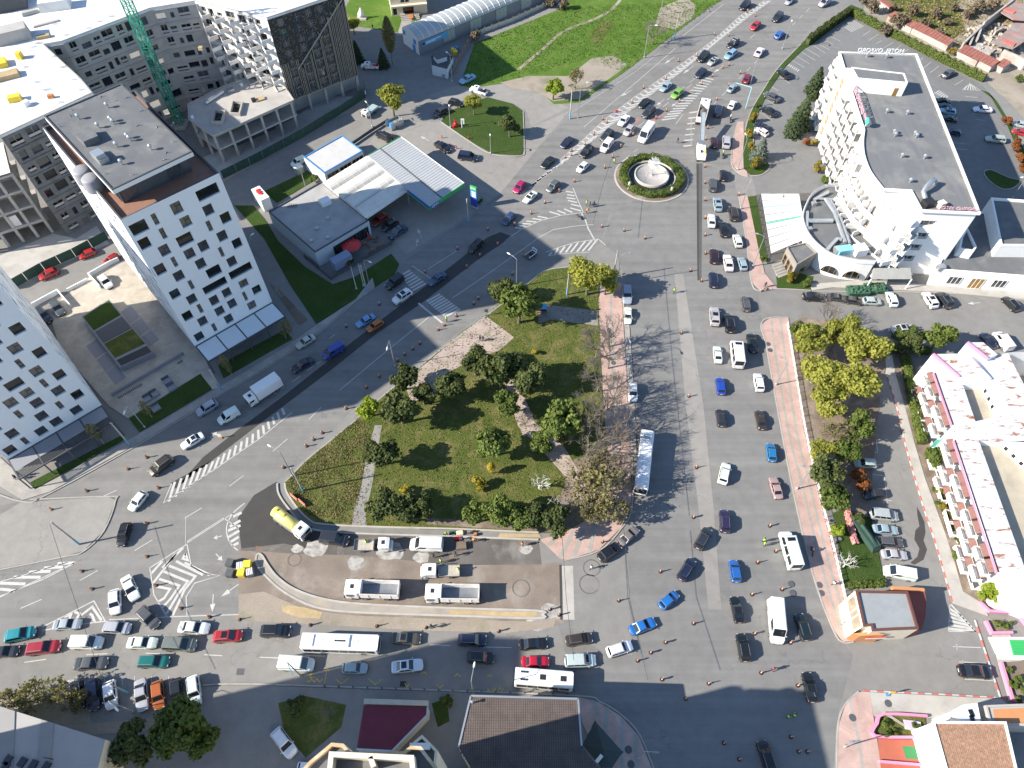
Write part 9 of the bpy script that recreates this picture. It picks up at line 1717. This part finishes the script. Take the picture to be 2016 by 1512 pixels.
# people: one skinned body per pose, clothes as children
def person_proto(pose):
 J={'hip':(0,0,.92),'chest':(0,.0,1.3),'neck':(0,.01,1.5),'head':(0,.03,1.68),'top':(0,.02,1.79)}
 if pose=='bend':J.update(chest=(0,.3,1.15),neck=(0,.46,1.22),head=(0,.6,1.25),top=(0,.7,1.24))
 if pose=='ride':J.update(hip=(0,-.2,.85),chest=(0,-.08,1.22),neck=(0,0,1.4),head=(0,.04,1.56),top=(0,.03,1.68))
 bm_=bmesh.new();V={k:bm_.verts.new(v)for k,v in J.items()};rad={'hip':.15,'chest':.17,'neck':.07,'head':.1,'top':.075};E_=[('hip','chest'),('chest','neck'),('neck','head'),('head','top')]
 for s_,n_ in((-1,'l'),(1,'r')):
  sw=.18*s_ if pose=='walk' else 0;c=J['chest'];h=J['hip']
  pts={'sh':(s_*.2,c[1],c[2]+.12),'el':(s_*.27,c[1]-sw*.7+(.18 if pose!='stand' else .02),c[2]-.16),'wr':(s_*.24,c[1]-sw*.9+(.4 if pose in('bend','ride')else .08),c[2]-(.3 if pose=='ride' else .42)),'hp':(s_*.1,h[1],h[2]-.06),'kn':(s_*(.12 if pose!='ride' else .2),h[1]+(.38 if pose=='ride' else sw*.8+.03),h[2]-(.22 if pose=='ride' else .46)),'an':(s_*.12,h[1]+(.28 if pose=='ride' else sw*1.3-.02),.08 if pose!='ride' else .3),'to':(s_*.13,h[1]+(.42 if pose=='ride' else sw*1.3+.14),.05 if pose!='ride' else .27)}
  rr_={'sh':.075,'el':.052,'wr':.038,'hp':.1,'kn':.068,'an':.048,'to':.04}
  for k,v in pts.items():V[k+n_]=bm_.verts.new(v);rad[k+n_]=rr_[k]
  E_+=[('chest','sh'+n_),('sh'+n_,'el'+n_),('el'+n_,'wr'+n_),('hip','hp'+n_),('hp'+n_,'kn'+n_),('kn'+n_,'an'+n_),('an'+n_,'to'+n_)]
  for f_ in range(5):k='f%d'%f_+n_;w=pts['wr'];V[k]=bm_.verts.new((w[0]+(-.035+.018*f_),w[1]+.03+(.05 if f_==0 else .01*f_),w[2]-(.06 if f_==0 else .1+.012*(2-abs(f_-2)))));rad[k]=.012;E_.append(('wr'+n_,k))
 for a,b in E_:bm_.edges.new((V[a],V[b]))
 me=skinned('person_body',bm_,list(rad.values()),[SKIN,DGREY,NV_CL],None)
 ht=J['head'][2]-.12;hy=J['hip'][2]
 for p in me.polygons:
  c=p.center;p.material_index=0 if(Vector(c)-Vector(J['head'])).length<.17 or(abs(c.x)>.2 and c.z<J['chest'][2]-.3 and c.z>.6 and pose!='ride')else(1 if c.z<hy-.02 else 2)
 return me,J
NV_CL=plain('cloth_navy',(.04,.045,.06),.9);HAIR=plain('hair_dark',(.03,.022,.018),.8);VEST_G=plain('vest_lime',(.4,.75,.06),.7);VEST_O=plain('vest_orange',(.85,.22,.03),.7)
PB_={}
for ps in('stand','walk','bend','ride'):
 me,J=person_proto(ps);h=Vector(J['head']);c=Vector(J['chest']);hp_=Vector(J['hip']);d=(c-hp_).normalized()
 hair=MB();n_=(h-Vector(J['neck'])).normalized();hair.tube([h-n_*.02+Vector((0,-.03,0)),h+n_*.07+Vector((0,-.02,0)),h+n_*.15],[.118,.122,.05],10);face=MB();f0=h+(Vector((0,.105,0))if ps!='bend' else Vector((0,.03,-.11)));face.box((f0.x,f0.y,f0.z-.02),(.03,.05,.05)).box((f0.x-.04,f0.y-.005,f0.z+.03),(.025,.02,.015)).box((f0.x+.04,f0.y-.005,f0.z+.03),(.025,.02,.015)).box((f0.x,f0.y-.01,f0.z-.07),(.06,.02,.012))
 vest=MB();vest.tube([hp_+d*.02,hp_.lerp(c,.6),c+d*.1,c+d*.17],[.205,.215,.225,.12],12);PB_[ps]=(me,hair.mesh('hair',HAIR,True),face.mesh('face',SKIN),{v:vest.mesh('vest',m,True)for v,m in(('g',VEST_G),('o',VEST_O),('w',WHITE_M),('r',RED),('k',NV_CL))},{v:hair.mesh('helmet',m,True)for v,m in(('w',WHITE_M),('o',VEST_O))})
def person(pose,px,py,v,label,group=None,rot=None,z=0.03,helmet=None):
 me,hr_,fc_,vs,hm=PB_[pose];p=G(px,py,z);t=thing('person',label,'person',p,rot if rot is not None else rnd.random()*6.28,group);link('body',me,t);link('helmet' if helmet else 'hair',hm[helmet]if helmet else hr_,t);link('face',fc_,t);link('vest' if v in 'go' else 'jacket',vs[v],t)
for a in(('walk',1209,323,'g','person in a lime vest at the left edge of the roundabout'),('stand',1155,405,'g','person in a lime vest at the dashed give way line'),('stand',1161,408,'k','person in dark clothes beside the lime vest at the give way line'),('walk',1169,407,'k','person in dark clothes right of the pair at the give way line'),('bend',1154,420,'o','person bending beside the grey motorcycle'),('walk',1333,282,'k','person crossing the roadway above the fountain'),('walk',1326,577,'g','person in a lime vest alone among the tree shadows'),('bend',880,1053,'g','worker in lime bending over the new kerb'),('stand',913,1052,'o','left worker in orange beside the kerb stones'),('bend',910,1062,'k','worker in dark clothes leaning over the wheelbarrow'),('bend',931,1066,'o','worker in orange bending behind the white work van'),('stand',1028,1075,'o','worker in orange alone at the end of the gravel bed'),('stand',869,1108,'g','worker in lime at the cab side of the crew truck'),('stand',903,1125,'g','worker in lime at the tail of the crew truck'),('stand',854,1098,'k','worker in dark clothes above the crew truck'),('walk',897,1094,'k','worker walking past the crew truck'),('stand',723,1071,'g','worker in lime on the bed of the flatbed truck'),('stand',1501,1067,'g','upper person in a lime vest between the avenue lanes'),('stand',1503,1075,'g','lower person in a lime vest between the avenue lanes'),('walk',1519,1320,'r','person in red at the shadow edge on the avenue'),('stand',1549,1413,'g','left person in lime of the pair in the deep shade'),('stand',1560,1410,'g','right person in lime of the pair in the deep shade'),('walk',1638,1152,'w','pedestrian in white walking along the railing'),('walk',1660,1230,'k','dark clothed pedestrian beside the corner shop'),('walk',1665,1204,'k','pedestrian passing the sloped shop window'),('walk',945,672,'k','left of two pedestrians on the trodden earth'),('walk',951,672,'k','right of two pedestrians on the trodden earth'),('stand',880,634,'g','person in lime at the foot of the zebra crossing'),('walk',734,58,'k','pedestrian on the path before the villa'),('stand',1030,507,'o','worker in orange behind the marking machine'),('walk',1505,566,'k','pedestrian beside the bicycle at the pavement corner'),('walk',850,1237,'k','pedestrian at the rubble edge of the lower street'),('walk',1163,1120,'w','person crossing below the pink corner'),('walk',35,944,'k','left of two people beside the near tower'),('walk',42,938,'k','right of two people beside the near tower'),('walk',1720,575,'r','person in red beside the netted skip')):person(*a)
person('ride',1437,236,'w','scooter rider in white beside the hotel verge',None,R(-90)-R(90),.0,'w');person('ride',1422,307,'g','scooter rider in a lime vest below the milling machine',None,R(-90)-R(90),.0,'w');person('ride',1598,1086,'k','cyclist in dark clothes on the east pavement',None,R(90)-R(90),.0)
for lab,px,py,s_,m in(('brown wooden pallet box behind the white work van',908,1076,(1.9,1.4,.7),SOIL),('red wheelbarrow beside the kerb workers',900,1061,(1.0,.6,.5),RED),('orange drum on the gravel near the kerb workers',936,1053,(.5,.5,.6),ORANGE),('stack of kerb stones beside the workers',905,1050,(1.2,.8,.4),CREAM),('green hose and tools by the kerb line',893,1049,(1.6,.6,.3),NETG)):o=link('site_item',MB().box((0,0,0),s_,.1,0,.92).mesh('site_item',m),loc=G(px,py,.03),label=lab,cat='site item')
